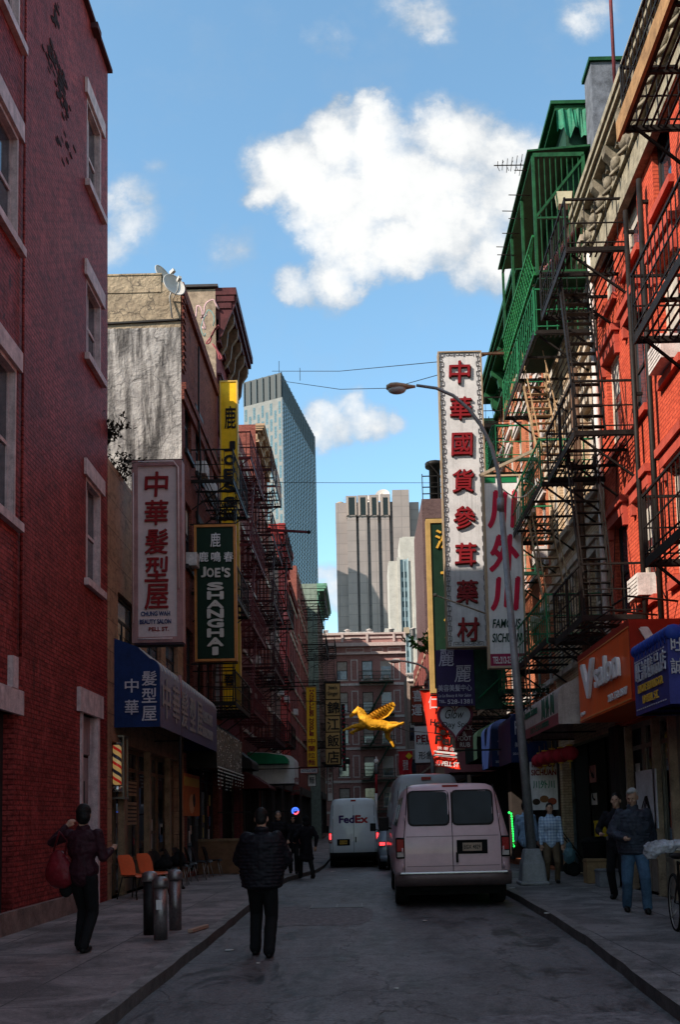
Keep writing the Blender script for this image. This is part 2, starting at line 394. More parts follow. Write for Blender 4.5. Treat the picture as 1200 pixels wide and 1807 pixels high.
def concrete(name, c1, c2, slab=1.5, line=.010):
    m, nt, b = _new(name); p = _pos(nt)
    br = nt.nodes.new('ShaderNodeTexBrick'); nt.links.new(p, br.inputs['Vector']); br.offset = 0
    for k, v in (('Scale', 1.0), ('Mortar Size', line), ('Brick Width', slab), ('Row Height', slab)): br.inputs[k].default_value = v
    br.inputs['Color1'].default_value = (*c1, 1); br.inputs['Color2'].default_value = (*c2, 1); br.inputs['Mortar'].default_value = (.015, .015, .015, 1)
    big = _noise(nt, p, 1.1, 7, .72, .5); fine = _noise(nt, p, 45, 3, .8)
    c = _mix(nt, _ramp(nt, big, [(.40, .9), (.60, 0.0)]), br.outputs['Color'], tuple(x*.28 for x in c1))
    c = _mix(nt, _math(nt, 'MULTIPLY', _ramp(nt, fine, [(.5, 0.0), (.8, 1.0)]), .4), c, tuple(x*1.6 for x in c2))
    ag = _noise(nt, p, 24, 3, .9); c = _mix(nt, _math(nt, 'MULTIPLY', _ramp(nt, ag, [(.52, 0.0), (.66, 1.0)]), .5), c, tuple(x*.3 for x in c1))
    gum = nt.nodes.new('ShaderNodeTexVoronoi'); gum.inputs['Scale'].default_value = 3.3; nt.links.new(p, gum.inputs['Vector'])
    c = _mix(nt, _ramp(nt, gum.outputs['Distance'], [(.07, .8), (.1, 0.0)]), c, (.02, .02, .02))
    nt.links.new(c, b.inputs['Base Color']); b.inputs['Roughness'].default_value = .75
    _bump(nt, b, _math(nt, 'SUBTRACT', fine, _math(nt, 'MULTIPLY', br.outputs['Fac'], 2)), .4, .008); return m
M_asph = asphalt(); M_pave = concrete('pavement', (.23, .185, .178), (.31, .25, .24)); M_pave2 = concrete('pavement_right', (.22, .195, .19), (.28, .245, .24), 1.4)
M_kerb = mat('kerb_stone', (.22, .2, .19), .6, var=.5, scale=6, bump=.4)
M_kerb_d = mat('kerb_face_dark', (.105, .095, .092), .7, var=.4, bump=.4)  # darker colour for the road-side face of the kerb
gb = MB(); gb.add([(-900, -300, -.62), (900, -300, -.62), (900, 1500, -.62), (-900, 1500, -.62)], [(0, 1, 2, 3)]); gb.build('ground', mat('far_ground', (.08, .08, .08)), kind='structure')
sheet('road', lambda y: kl(y)-.02, lambda y: kr(y)+.02, 0, M_asph, x_n=2)
sheet('pavement_left', lambda y: -12, lambda y: kl(y)-.15, .12, M_pave)
sheet('pavement_right', lambda y: kr(y)+.15, lambda y: 12, .12, M_pave2)
for nm, fa, fb in (('kerb_left', lambda y: kl(y)-.15, kl), ('kerb_right', kr, lambda y: kr(y)+.15)):
    mb = MB(); vs = []; fs = []
    for y in YS:
        z = gz(y); a, b = fa(y), fb(y)
        if nm == 'kerb_left': b += rnd.uniform(-.012, .012)
        else: a += rnd.uniform(-.012, .012)
        vs += [(a, y, z-.05), (a, y, z+.124), (b, y, z+.124), (b, y, z-.05)]
    for i in range(len(YS)-1):
        for j in range(3): fs.append((i*4+j, i*4+j+1, i*4+5+j, i*4+4+j))
    mb.add(vs, fs)
    side = 2 if nm == 'kerb_left' else 0
    mb.mi = [1 if (k % 3) == side else 0 for k in range(len(mb.f))]
    mb.build(nm, [M_kerb, M_kerb_d], kind='structure')
# repaired asphalt patches (real, 4 mm thick, slightly lighter)
M_patch = mat('asphalt_patch', (.20, .185, .185), .75, var=.5, scale=9, bump=.5, bscale=60)
for k, (x0, x1, y0, y1) in enumerate([(-1.7, .15, 13.6, 16.6), (.75, 2.3, 6.1, 7.4)]):
    mb = MB(); n = 14; pts = []
    for i in range(n):
        a = 2*math.pi*i/n; sx_, sy_ = math.cos(a), math.sin(a); q = 1/max(abs(sx_), abs(sy_))
        pts.append(((x0+x1)/2+(x1-x0)/2*sx_*q*rnd.uniform(.93, 1), (y0+y1)/2+(y1-y0)/2*sy_*q*rnd.uniform(.93, 1), .004))
    mb.add(pts, [tuple(range(n))]); mb.build('road_patch', M_patch, kind='structure')
# ---------------------------------------------------------------- building parts
G_dark = glass('window_glass', (.012, .015, .02)); G_blue = glass('window_glass_blue', (.03, .045, .06), .08)
M_white = mat('white_paint_aged', (.62, .56, .54), .6, var=.3, scale=5, bump=.3, streak=.5)
M_cream = mat('cream_paint_aged', (.55, .46, .38), .65, var=.3, scale=4, bump=.3, streak=.4)
M_darkfr = mat('dark_frame_paint', (.03, .027, .026), .5)
M_blind = mat('window_blind', (.42, .38, .34), .8, var=.25)
M_black = mat('black_iron', (.014, .011, .010), .55, var=.5, bump=.3)
M_rust = mat('rusty_brown_iron', (.10, .055, .035), .7, var=.5, scale=6, bump=.4)
M_maroon = mat('maroon_painted_iron', (.12, .022, .028), .6, var=.4, bump=.3)
M_green = mat('green_painted_iron', (.014, .075, .030), .55, var=.4, bump=.3)
M_dgreen = mat('dark_green_iron', (.012, .045, .028), .6, var=.4)
M_tar = mat('roof_tar', (.03, .03, .032), .9)
M_stone = mat('sandstone', (.34, .27, .2), .8, var=.3, bump=.4)

def wall_grid(mb, fac, u0, u1, z0, z1, holes, n=0.0, depth=.22):
    us = sorted(set([u0, u1] + [min(max(x, u0), u1) for h in holes for x in h[:2]])); zs = sorted(set([z0, z1] + [min(max(x, z0), z1) for h in holes for x in h[2:]]))
    for i in range(len(us)-1):
        for j in range(len(zs)-1):
            a, b, c, d = us[i], us[i+1], zs[j], zs[j+1]
            if b-a < 1e-5 or d-c < 1e-5: continue
            mu, mz = (a+b)/2, (c+d)/2
            if any(h[0] < mu < h[1] and h[2] < mz < h[3] for h in holes): continue
            mb.add([fac.P(a, n, c), fac.P(b, n, c), fac.P(b, n, d), fac.P(a, n, d)], [(0, 1, 2, 3)])
    for (a, b, c, d) in holes:
        for (p, q) in (((a, c), (b, c)), ((b, c), (b, d)), ((b, d), (a, d)), ((a, d), (a, c))):
            mb.add([fac.P(p[0], n, p[1]), fac.P(q[0], n, q[1]), fac.P(q[0], n-depth, q[1]), fac.P(p[0], n-depth, p[1])], [(0, 1, 2, 3)])

_wp = {}
def window(parent, fac, u, z0, w, h, st='sash', frame=None, pane=None, lintel=None, sill=None, lh=.22, lt='flat', blind=0.0, ac=False, far=False):
    """z0 = bottom of the opening"""
    frame = frame or M_darkfr; pane = pane or G_dark
    key = (round(w, 2), round(h, 2), st, frame.name, pane.name, lintel.name if lintel else 0, sill.name if sill else 0, round(lh, 2), lt, round(blind, 1), far)
    P = fac.P(u, 0, z0); loc = P - parent.location
    if key in _wp:
        o = copy_tree(_wp[key], parent)
    else:
        mb = MB(); t = .07; d0, d1 = .10, .17
        mb.box(-w/2, -w/2+t, d0, d1, 0, h); mb.box(w/2-t, w/2, d0, d1, 0, h); mb.box(-w/2+t, w/2-t, d0, d1, 0, t); mb.box(-w/2+t, w/2-t, d0, d1, h-t, h)
        if st == 'sash': mb.box(-w/2+t, w/2-t, d0+.01, d1-.01, h*.5-.03, h*.5+.03)
        if st == 'cross': mb.box(-w/2+t, w/2-t, d0+.01, d1-.01, h*.68-.03, h*.68+.03); mb.box(-.03, .03, d0+.01, d1-.01, t, h*.68-.03)
        if st == 'two': mb.box(-w/2, -w/2+.05, .004, d0-.001, 0, h); mb.box(w/2-.05, w/2, .004, d0-.001, 0, h); mb.box(-w/2+.051, w/2-.051, .004, d0-.001, h-.06, h)
        if st == 'two': mb.box(-w/2+t, w/2-t, d0+.01, d1-.01, h*.5-.03, h*.5+.03); mb.box(-.02, .02, d0+.015, d1-.015, t, h*.5-.03); mb.box(-.02, .02, d0+.015, d1-.015, h*.5+.03, h-t)
        o = mb.build('window', frame, parent, local=True)
        pb = MB(); pb.box(-w/2+t*.6, w/2-t*.6, .135, .15, t*.6, h*.5); pb.box(-w/2+t*.6, w/2-t*.6, .125, .14, h*.5+.001, h-t*.6)
        pb.build('pane', pane, o, local=True)
        if blind: bb = MB(); bb.box(-w/2+t, w/2-t, .118, .122, h*(1-blind), h-t); bb.build('blind', M_blind, o, local=True)
        if lintel:
            lb = MB(); e = .12
            if lt == 'hood':
                lb.box(-w/2-e, w/2+e, -.10, .002, h, h+lh*.6); lb.box(-w/2-e-.05, w/2+e+.05, -.16, .002, h+lh*.6+.002, h+lh)
                lb.box(-w/2-e, -w/2-.01, -.09, .001, h-.22, h-.003); lb.box(w/2+.01, w/2+e, -.09, .001, h-.22, h-.003)
            elif lt == 'ped':
                lb.box(-w/2-e, w/2+e, -.08, .002, h, h+lh*.5)
                lb.prism([(-w/2-e-.06, -.12, h+lh*.5+.002), (w/2+e+.06, -.12, h+lh*.5+.002), (0, -.12, h+lh*1.5)], (0, .118, 0))
            else: lb.box(-w/2-e, w/2+e, -.05, .004, h, h+lh)
            lb.build('lintel', lintel, o, local=True)
        if sill:
            sb = MB(); sb.box(-w/2-.1, w/2+.1, -.09, .12, -.13, -.002); sb.build('sill', sill, o, local=True)
        _wp[key] = o
    o.location = loc; o.rotation_euler = (0, 0, fac.rot())
    if ac:
        b = MB(); b.box(-.3, .3, -.28, .1, .03, .42)
        for k in range(5): b.box(-.27, .27, -.29, -.281, .08+k*.065, .11+k*.065)
        a = b.build('air_conditioner', M_white, o, local=True, bevel=.012)
    return o

def cornice(parent, fac, u0, u1, z0, proj=.5, h=1.0, m=None, m2=None, brackets=0, name='cornice', dent=True):
    """frieze + brackets + projecting crown"""
    mb = MB()
    fac.box(mb, u0, u1, .003, .08, z0, z0+h*.42)
    fac.box(mb, u0, u1, .003, .16, z0-.06, z0+.05)
    fac.box(mb, u0-.04, u1+.04, .003, proj*.75, z0+h*.62, z0+h*.74)
    fac.box(mb, u0-.07, u1+.07, .003, proj*.9, z0+h*.742, z0+h*.86)
    fac.box(mb, u0-.1, u1+.1, .003, proj, z0+h*.862, z0+h)
    c = mb.build(name, m, parent)
    if dent:
        d = MB(); k = u0+.1
        while k < u1-.1:
            fac.box(d, k, k+.1, .082, .2, z0+h*.45, z0+h*.6); k += .22
        d.build('dentil_course', m2 or m, c)
    if brackets:
        L = (u1-u0)
        for i in range(brackets):
            u = u0 + L*(i+.5)/brackets; b = MB()
            pr = [(.08, z0+h*.62), (proj*.8, z0+h*.62), (proj*.78, z0+h*.45), (proj*.5, z0+h*.3), (proj*.42, z0+h*.02), (proj*.2, z0-h*.12), (.08, z0-h*.15)]
            b.prism([fac.P(u-.09, n, z) for n, z in pr], fac.P(1, 0, 0)*.18 - fac.P(0, 0, 0)*.18)
            b.build('cornice_bracket', m2 or m, c)
    return c

def building(name, label, fac, u0, u1, H, wallm, deep=9.0, holes=(), cat='building', group=None, z0=-.6, sidem=None, roof=True, parapet=.0):
    """an Empty at the base; wall with real openings, side walls, roof"""
    base = fac.P((u0+u1)/2, 0, 0); t = thing(name, label, cat, base, group=group)
    mb = MB(); wall_grid(mb, fac, u0, u1, z0, H, list(holes))
    mb.build('wall', wallm, t, fix=False)
    s = MB()
    for u in (u0, u1): s.add([fac.P(u, 0, z0), fac.P(u, -deep, z0), fac.P(u, -deep, H), fac.P(u, 0, H)], [(0, 1, 2, 3)])
    s.add([fac.P(u0, -deep, z0), fac.P(u1, -deep, z0), fac.P(u1, -deep, H), fac.P(u0, -deep, H)], [(0, 1, 2, 3)])
    s.build('side_wall', sidem or wallm, t, fix=False)
    d = MB(); fac.box(d, u0+.3, u1-.3, -deep+.3, -.3, -.3, H-.3); d.build('interior', mat('dark_interior', (.02, .018, .017), .9), t) if holes else None
    if roof:
        r = MB(); r.add([fac.P(u0, 0, H-.02), fac.P(u1, 0, H-.02), fac.P(u1, -deep, H-.02), fac.P(u0, -deep, H-.02)], [(0, 1, 2, 3)]); r.build('roof', M_tar, t, fix=False)
    return t

def fire_escape(name, label, fac, u0, u1, proj, levels, m, group='fire escapes on the facades', rail_h=.95, stair=-1, dropm=None, solid=False, slat=.11, bal=.16, extra_top=False, railm=None, stairm=None):
    """platforms of flat bars, railings with balusters, slanted brackets and steep stairs; stair=-1 descends towards the camera"""
    base = fac.P((u0+u1)/2, 0, levels[0]); t = thing(name, label, 'fire escape', base, group=group)
    dr = fac.P(1, 0, 0) - fac.P(0, 0, 0)
    for li, z in enumerate(levels):
        p = MB()
        n = .06
        # stairwell opening for the stair going down
        sw0, sw1 = (u0+.25, u0+(u1-u0)*.55) if stair < 0 else (u1-(u1-u0)*.55, u1-.25)
        while n < proj-.03:
            inn = li > 0 and proj*.42 < n < proj-.1
            if inn:
                if sw0-u0 > .05: p.beam(fac.P(u0, n, z), fac.P(sw0, n, z), .035, .012)
                if u1-sw1 > .05: p.beam(fac.P(sw1, n, z), fac.P(u1, n, z), .035, .012)
            else: p.beam(fac.P(u0, n, z), fac.P(u1, n, z), .028, .012)
            n += slat
        k = max(2, int((u1-u0)/1.1)+1)
        for i in range(k+1):
            u = u0+(u1-u0)*i/k; p.beam(fac.P(u, 0, z-.03), fac.P(u, proj, z-.03), .04, .05)
        p.beam(fac.P(u0, proj, z-.02), fac.P(u1, proj, z-.02), .025, .13)
        for u in (u0, u1): p.beam(fac.P(u, 0, z-.02), fac.P(u, proj, z-.02), .02, .11)
        po = p.build('platform', m, t)
        for i in range(3):
            b = MB(); u = u0+.1+(u1-u0-.2)*i/2
            b.beam(fac.P(u, .0, z-.85), fac.P(u, proj*.9, z-.05), .035, .035); b.build('bracket', m, po)
        r = MB()
        for zz, th in ((z+rail_h, .035), (z+rail_h*.52, .02), (z+.12, .02)):
            r.beam(fac.P(u0, proj, zz), fac.P(u1, proj, zz), th)
            for u in (u0, u1): r.beam(fac.P(u, 0, zz), fac.P(u, proj, zz), th)
        u = u0
        while u <= u1+.001: r.beam(fac.P(u, proj, z), fac.P(u, proj, z+rail_h), .014); u += bal
        nn = proj-.2
        for u in (u0, u1):
            nn = bal
            while nn < proj: r.beam(fac.P(u, nn, z), fac.P(u, nn, z+rail_h), .014); nn += bal
        for u in (u0, u1, (u0+u1)/2): r.beam(fac.P(u, proj, z-.08), fac.P(u, proj, z+rail_h+.04), .035)
        r.build('railing', railm or m, t)
        if solid:
            s = MB(); s.beam(fac.P(u0, proj+.03, z+.4), fac.P(u1, proj+.03, z+.4), .012, .95); s.build('rail_panel', m, t)
        if li > 0:
            s = MB(); zb = levels[li-1]
            a, c = (sw1-.1, sw0+.0) if stair < 0 else (sw0+.1, sw1)
            na, nb = proj*.45, proj-.12
            for q in (na, nb):
                s.beam(fac.P(a, q, z), fac.P(c, q, zb), .02, .10)
                s.beam(fac.P(a, q, z+.75), fac.P(c, q, zb+.75), .022, .022)
                for e in (.15, .5, .85):
                    uu_, z_ = a+(c-a)*e, z+(zb-z)*e; s.beam(fac.P(uu_, q, z_), fac.P(uu_, q, z_+.75), .016)
            k = int((z-zb)/.23)
            for i in range(1, k):
                e = i/k; uu_, z_ = a+(c-a)*e, z+(zb-z)*e
                s.beam(fac.P(uu_, na, z_), fac.P(uu_, nb, z_), .11, .016)
            s.build('stair', stairm or m, t)
    if dropm:
        s = MB(); u = (u0+u1)/2; z = levels[0]
        for q in (u-.2, u+.2): s.beam(fac.P(q, proj+.05, z-2.0), fac.P(q, proj+.05, z+.9), .03)
        for i in range(11): s.beam(fac.P(u-.2, proj+.05, z-1.9+i*.25), fac.P(u+.2, proj+.05, z-1.9+i*.25), .018)
        s.build('drop_ladder', dropm, t)
    if extra_top:
        s = MB(); u = (u0+u1)/2+.3; z = levels[-1]
        for q in (u-.22, u+.22): s.tube([fac.P(q, .5, z), fac.P(q, .5, z+3.3), fac.P(q, .2, z+3.9), fac.P(q, -.3, z+3.95), fac.P(q, -.5, z+3.4)], .02, 6)
        for i in range(13): s.beam(fac.P(u-.22, .5, z+.2+i*.26), fac.P(u+.22, .5, z+.2+i*.26), .02)
        s.build('top_ironwork', stairm or m, t)
    return t

_sfr = random.Random(21)
def storefront(parent, fac, u0, u1, z1, frame, bays=3, base=.5, recess=.35, kickm=None, glassm=None):
    """glazed shop bays set in the ground-floor opening"""
    w = (u1-u0)/bays
    for i in range(bays):
        a, b = u0+i*w, u0+(i+1)*w; door = (i % 3 == 1)
        f = MB()
        for u in (a+.04, b-.04): fac.box(f, u-.04, u+.04, -recess-.05, -recess+.05, .12, z1)
        fac.box(f, a+.08, b-.08, -recess-.04, -recess+.04, z1-.5, z1-.42); fac.box(f, a+.08, b-.08, -recess-.04, -recess+.04, z1-.1, z1)
        if not door: fac.box(f, a+.08, b-.08, -recess-.04, -recess+.04, base, base+.08)
        fr = f.build('shop_door' if door else 'shop_window', frame, parent)
        for k in range(_sfr.choice((1, 2, 3))):
            pu = _sfr.uniform(a+.15, max(a+.16, b-.5)); pz = _sfr.uniform(1.0, 2.1); pw, ph = _sfr.uniform(.16, .34), _sfr.uniform(.22, .5); ci = _sfr.randrange(5)
            s_ = MB(); fac.box(s_, pu, min(pu+pw, b-.1), -recess+.012, -recess+.018, pz, pz+ph); po_ = s_.build('window_notice', mat('notice_%d' % ci, [(.5, .47, .42), (.45, .12, .08), (.42, .33, .12), (.12, .2, .38), (.6, .58, .56)][ci], .6, var=.3), fr)
        g = MB(); fac.box(g, a+.08, b-.08, -recess-.01, -recess+.01, .2 if door else base+.08, z1-.5); fac.box(g, a+.08, b-.08, -recess-.01, -recess+.01, z1-.42, z1-.1); g.build('pane', glassm or G_dark, fr)
        if not door:
            k = MB(); fac.box(k, a+.08, b-.08, -recess-.03, -recess+.02, .12, base-.002); k.build('stall_riser', kickm or frame, fr)
        else:
            k = MB(); fac.box(k, a+.16, a+.2, -recess+.05, -recess+.09, .95, 1.3); k.build('handle', M_white, fr)
# ================================================================ LEFT SIDE
FL = Fac('L', WL)
BRK = brick('maroon_painted_brick', (.31, .038, .036), (.43, .068, .060), (.08, .014, .014), bw=.215, bh=.072, bump=1.0, worn=(.06, .02, .022), wornamt=-.01, tint=.45, rough=.5)
PINKW = mat('pinkish_white_stone', (.62, .47, .47), .6, var=.3, scale=6, bump=.6, streak=.5)
def zc(y, px, X=WL): return atX(px, y, X).z        # height of a pixel on the left wall
def yc(px, y=1441, X=WL): return atX(px, y, X).y
# --- near painted-brick building
B1_far = yc(189, 1000)
winY = (yc(163, 700), yc(10, 800))
h2 = []; specs = []
# column nearest the corner: (opening bottom, top) read off the wall
for (yt, yb) in ((205, 350), (520, 640), (850, 1030)): specs.append((yc(165, (yt+yb)/2), zc(yb, 165), zc(yt, 165), 1.0))
for (yt, yb) in ((-260, -10), (200, 385), (640, 905)): specs.append((yc(4, (yt+yb)/2), zc(yb, 8), zc(yt, 8), 1.15))
yw1 = yc(165, 700); yw2 = yc(2, 700)
specs = []
for zb, zt in ((zc(1032, 163), zc(855, 163)), (zc(648, 165), zc(515, 165)), (zc(352, 166), zc(205, 166))): specs.append((yw1, zb, zt, .95))
for zb, zt in ((zc(905, 8), zc(625, 8)), (zc(395, 8), zc(195, 8)), (zc(15, 8), zc(15, 8)+2.1)): specs.append((yw2, zb, zt, 1.1))
holes = [(y-w_/2, y+w_/2, zb, zt) for (y, zb, zt, w_) in specs]
door = (yw1-.05, .12, 2.75)                       # side door under the white lintel
ydoor = yc(156, 1400)
holes.append((ydoor-.5, ydoor+.5, .12, zc(1262, 156)))
ydk = yc(5, 1400, WL); holes.append((ydk-.6, ydk+.35, .12, zc(1255, 5)))
H1 = zc(125, 189)
b1 = building('brick_building', 'maroon painted brick building with white stone lintels, nearest on the left', FL, 10.5, B1_far, H1, BRK, 8, holes)
for i, (y, zb, zt, w_) in enumerate(specs):
    window(b1, FL, y, zb, w_, zt-zb, 'two', PINKW, G_dark, PINKW, PINKW, lh=.30)
# door under the last window column
d = MB(); zt = zc(1262, 156)
FL.box(d, ydoor-.5, ydoor+.5, -.2, -.14, .12, zt-.75)
for k in range(3): FL.box(d, ydoor-.36, ydoor+.36, -.14, -.12, .4+k*.8, .95+k*.8)
FL.box(d, ydoor-.5, ydoor+.5, -.2, -.1, zt-.7, zt)
dd = d.build('door', mat('grey_pink_door', (.32, .22, .22), .6, streak=.5), b1)
fr = MB(); FL.box(fr, ydoor+.38, ydoor+.52, -.13, .05, .12, zt-.003); FL.box(fr, ydoor-.52, ydoor-.42, -.13, .03, .12, zt-.003); fr.build('door_frame', PINKW, dd)
li = MB(); FL.box(li, ydoor-.7, ydoor+.7, -.1, .07, zt, zt+.42); li.build('door_lintel', PINKW, dd)
for zz in (1.35, 1.95):
    n_ = MB(); FL.box(n_, ydoor-.2, ydoor+.1, -.12, -.1, zz, zz+.4); n_.build('notice', mat('notice_dark', (.05, .045, .04)), dd)
li = MB(); FL.box(li, ydk-.75, ydk+.55, -.1, .07, zc(1255, 5), zc(1255, 5)+.35); FL.box(li, ydk+.1, ydk+.3, -.1, .08, zc(1255, 5)+.352, zc(1255, 5)+.8); li.build('doorway_lintel', PINKW, b1)
sh = MB(); FL.box(sh, ydk-.6, ydk+.35, -.2, -.15, .12, zc(1255, 5)); sh.build('shutter', M_darkfr, b1)
pl = MB(); FL.box(pl, 7.0, ydoor-.6, 0.003, .09, .1, .42); pl.build('plinth', mat('plinth_cement', (.24, .16, .14), .8, var=.4, bump=.6), b1)
cp = MB(); FL.box(cp, 10.5, B1_far+.05, -.3, .09, H1, H1+.07)
for k in range(6):
    FL.box(cp, 11+k*1.05, 11.25+k*1.05, .0, .14, H1-.12, H1-.003)
cp.build('coping', mat('coping_dark', (.09, .04, .045), .8, bump=.5), b1)
# the tall patch where the paint has come off, modelled as broken brick faces
pt = MB()
for k in range(110):
    cl = rnd.choice([(88, 92, 4, 9), (92, 105, 4, 10), (103, 125, 4, 14), (106, 145, 4, 14), (110, 165, 4, 12), (113, 195, 5, 14), (97, 30, 3, 8), (112, 260, 6, 18)]); px_ = rnd.gauss(cl[0], cl[2]); py_ = rnd.gauss(cl[1], cl[3])
    q = atX(px_, py_, WL); s_ = rnd.uniform(.02, .035); FL.box(pt, q.y-s_*rnd.uniform(1.5, 3.4), q.y+s_*2, -.02, rnd.uniform(.003, .014), q.z-s_, q.z+s_)
pt.build('spalled_patch', mat('spalled_brick', (.035, .016, .016), .9, bump=.6), b1)
cd = MB(); cd.tube([FL.P(yc(38, 300), .04, 4.0), FL.P(yc(38, 300), .04, H1-.1)], .022, 6); cd.build('conduit', BRK, b1)
# lower part of the same block, out of frame towards the camera: lets the low sun reach across the street
bn = building('brick_building', 'low maroon brick end of the painted block kept low out of view to let the sun across', FL, -6, 10.49, 13.2, BRK, 8)

# --- barber shop building (two storeys, tan tiles)
B2a, B2b = B1_far+.01, yc(322, 1100)
H2 = zc(808, 190)
TILE = brick('tan_facade_tiles', (.36, .2, .12), (.42, .25, .15), (.1, .06, .04), bw=.75, bh=.62, bump=.3, msize=.012, tint=.3, rough=.5)
sf = (B2a+.3, B2b-.4, .12, 3.2)
w2 = [(y-.75, y+.75, 4.75, 6.3) for y in (B2a+1.5, B2a+4.0, B2a+6.0)]
b2 = building('barber_shop_building', 'low tan tiled building behind the blue barber shop awning', FL, B2a, B2b, H2, TILE, 9, [sf]+w2)
for (a, b_, c, e) in w2: window(b2, FL, (a+b_)/2, c, b_-a, e-c, 'cross', M_darkfr, G_blue, None, M_stone)
M_pil = mat('varnished_shop_frame', (.2, .12, .07), .4, var=.4)
storefront(b2, FL, sf[0], sf[1], 3.2, M_pil, bays=7, base=.75, recess=.25, kickm=mat('shop_riser_grey', (.12, .1, .09)))
for k in range(3):
    o_ = MB(); u_ = sf[0]+.9+k*2.2; FL.box(o_, u_-.09, u_+.09, -.1, .03, .12, 3.2); o_.build('pilaster', mat('shop_pilaster', (.3, .2, .12), .4, var=.4, streak=.4), b2)
# vines on its roof
def twigs(name, label, cat, c, r, n, m_stem, m_leaf, seed=3, leaf=.05, up=.6):
    q = random.Random(seed); t = thing(name, label, cat, c); st = MB(); lf = MB(); c = Vector(c)
    for i in range(n):
        d = Vector((q.uniform(-1, 1), q.uniform(-1, 1), q.uniform(up*.2, up*1.6))).normalized(); L = r*q.uniform(.5, 1.1)
        pts = [c + Vector((q.uniform(-.4, .4)*r, q.uniform(-.4, .4)*r, 0))]
        for k in range(5): d = (d + Vector((q.uniform(-.5, .5), q.uniform(-.5, .5), q.uniform(-.3, .25)))*.5).normalized(); pts.append(pts[-1]+d*L/5)
        st.tube(pts, [.014, .012, .01, .008, .006, .004], 5)
        for k in range(14):
            a = pts[q.randrange(1, 6)] + Vector((q.uniform(-1, 1), q.uniform(-1, 1), q.uniform(-1, 1)))*.12
            u_ = Vector((q.uniform(-1, 1), q.uniform(-1, 1), q.uniform(-1, 1))).normalized(); v_ = u_.cross(Vector((.3, .4, .8))).normalized()
            lf.add([a-u_*leaf, a+v_*leaf*.5, a+u_*leaf, a-v_*leaf*.5], [(0, 1, 2, 3)])
    st.build('stem', m_stem, t); lf.build('foliage', m_leaf, t, fix=False); return t
M_twig = mat('dry_twig', (.03, .022, .018), .9); M_dleaf = mat('dark_leaf', (.022, .02, .014), .8, var=.5)
twigs('vine', 'dark tangled vine on the low roof beside the grey stucco wall', 'plant', (WL-.25, B2a+1.0, H2), .8, 22, M_twig, M_dleaf, 5)
twigs('vine', 'small dry vine hanging on the corner of the maroon brick building', 'plant', (WL+.0, B1_far+.25, H2+.5), .45, 16, M_twig, M_dleaf, 8, up=.9)

# --- brick building with the stucco side wall
B3a, B3b = B2b+.01, 31.3
H3 = zc(503, 318)
def stucco():
    m, nt, b = _new('stained_stucco'); p = _pos(nt)
    a = _noise(nt, p, 1.6, 8, .7, .6); s = _noise(nt, _scalev(nt, p, (1.1, 1.1, .12)), 1.1, 7, .72, .2); s2 = _noise(nt, _scalev(nt, p, (5, 5, .25)), 1.3, 5, .7)
    c = _mix(nt, _ramp(nt, a, [(.35, 0.0), (.65, 1.0)]), (.26, .24, .235), (.46, .43, .415))
    c = _mix(nt, _ramp(nt, s, [(.5, 0.0), (.6, .92)]), c, (.045, .04, .04))
    c = _mix(nt, _math(nt, 'MULTIPLY', _ramp(nt, s2, [(.52, 0.0), (.7, 1.0)]), .5), c, (.1, .09, .09))
    sp = nt.nodes.new('ShaderNodeSeparateXYZ'); nt.links.new(p, sp.inputs[0])
    zl = zc(572, 318)
    top = _ramp(nt, _math(nt, 'ADD', sp.outputs[2], _math(nt, 'MULTIPLY', a, .25)), [(0, 0.0), (1, 1.0)])
    k = _math(nt, 'GREATER_THAN', _math(nt, 'ADD', sp.outputs[2], _math(nt, 'MULTIPLY', s2, .12)), zl)
    c = _mix(nt, k, c, _mix(nt, _ramp(nt, a, [(.3, 0.0), (.7, 1.0)]), (.16, .12, .085), (.42, .33, .23)))
    v = nt.nodes.new('ShaderNodeTexVoronoi'); v.feature = 'DISTANCE_TO_EDGE'; v.inputs['Scale'].default_value = .45
    ds = _n(nt, 'ShaderNodeTexNoise', Scale=1.8, Detail=6.0); nt.links.new(p, ds.inputs['Vector'])
    av = nt.nodes.new('ShaderNodeVectorMath'); av.operation = 'ADD'; nt.links.new(p, av.inputs[0]); nt.links.new(ds.outputs['Color'], av.inputs[1]); nt.links.new(av.outputs[0], v.inputs['Vector'])
    c = _mix(nt, _ramp(nt, v.outputs['Distance'], [(0, .8), (.009, 0.0)]), c, (.03, .028, .028))
    nt.links.new(c, b.inputs['Base Color']); b.inputs['Roughness'].default_value = .85; b.inputs['Specular IOR Level'].default_value = .3
    _bump(nt, b, _math(nt, 'ADD', _noise(nt, p, 2.6, 7, .62), a), 1.0, .10); return m
M_stucco = stucco()
BR3 = brick('deep_red_brick', (.19, .05, .04), (.26, .08, .055), (.07, .035, .03), bump=.7, tint=.35, worn=(.03, .015, .014), wornamt=0.0)  # even dark red brick with worn dark patches
w3 = [(y-.5, y+.5, z, z+1.9) for z in (5.2, 8.9, 12.3) for y in (B3a+1.0, B3a+2.7, B3a+4.4, B3a+6.1)]
H3b = zc(503, 320)
b3 = building('restaurant_building', 'red brick building with weathered grey stucco side wall behind the green restaurant sign', FL, B3a, B3b, H3b, BR3, 9, w3+[(B3a+.4, B3b-.4, .12, 3.3)], sidem=M_stucco)
for i, (a, b_, c, e) in enumerate(w3): window(b3, FL, (a+b_)/2, c, 1.0, 1.9, 'sash', M_darkfr, G_dark, M_darkfr if i % 2 else None, M_darkfr, blind=(.0, .4, 0)[i % 3], ac=(i in (4, 9)))
storefront(b3, FL, B3a+.4, B3b-.4, 3.3, M_darkfr, bays=5, base=.9, recess=.25)
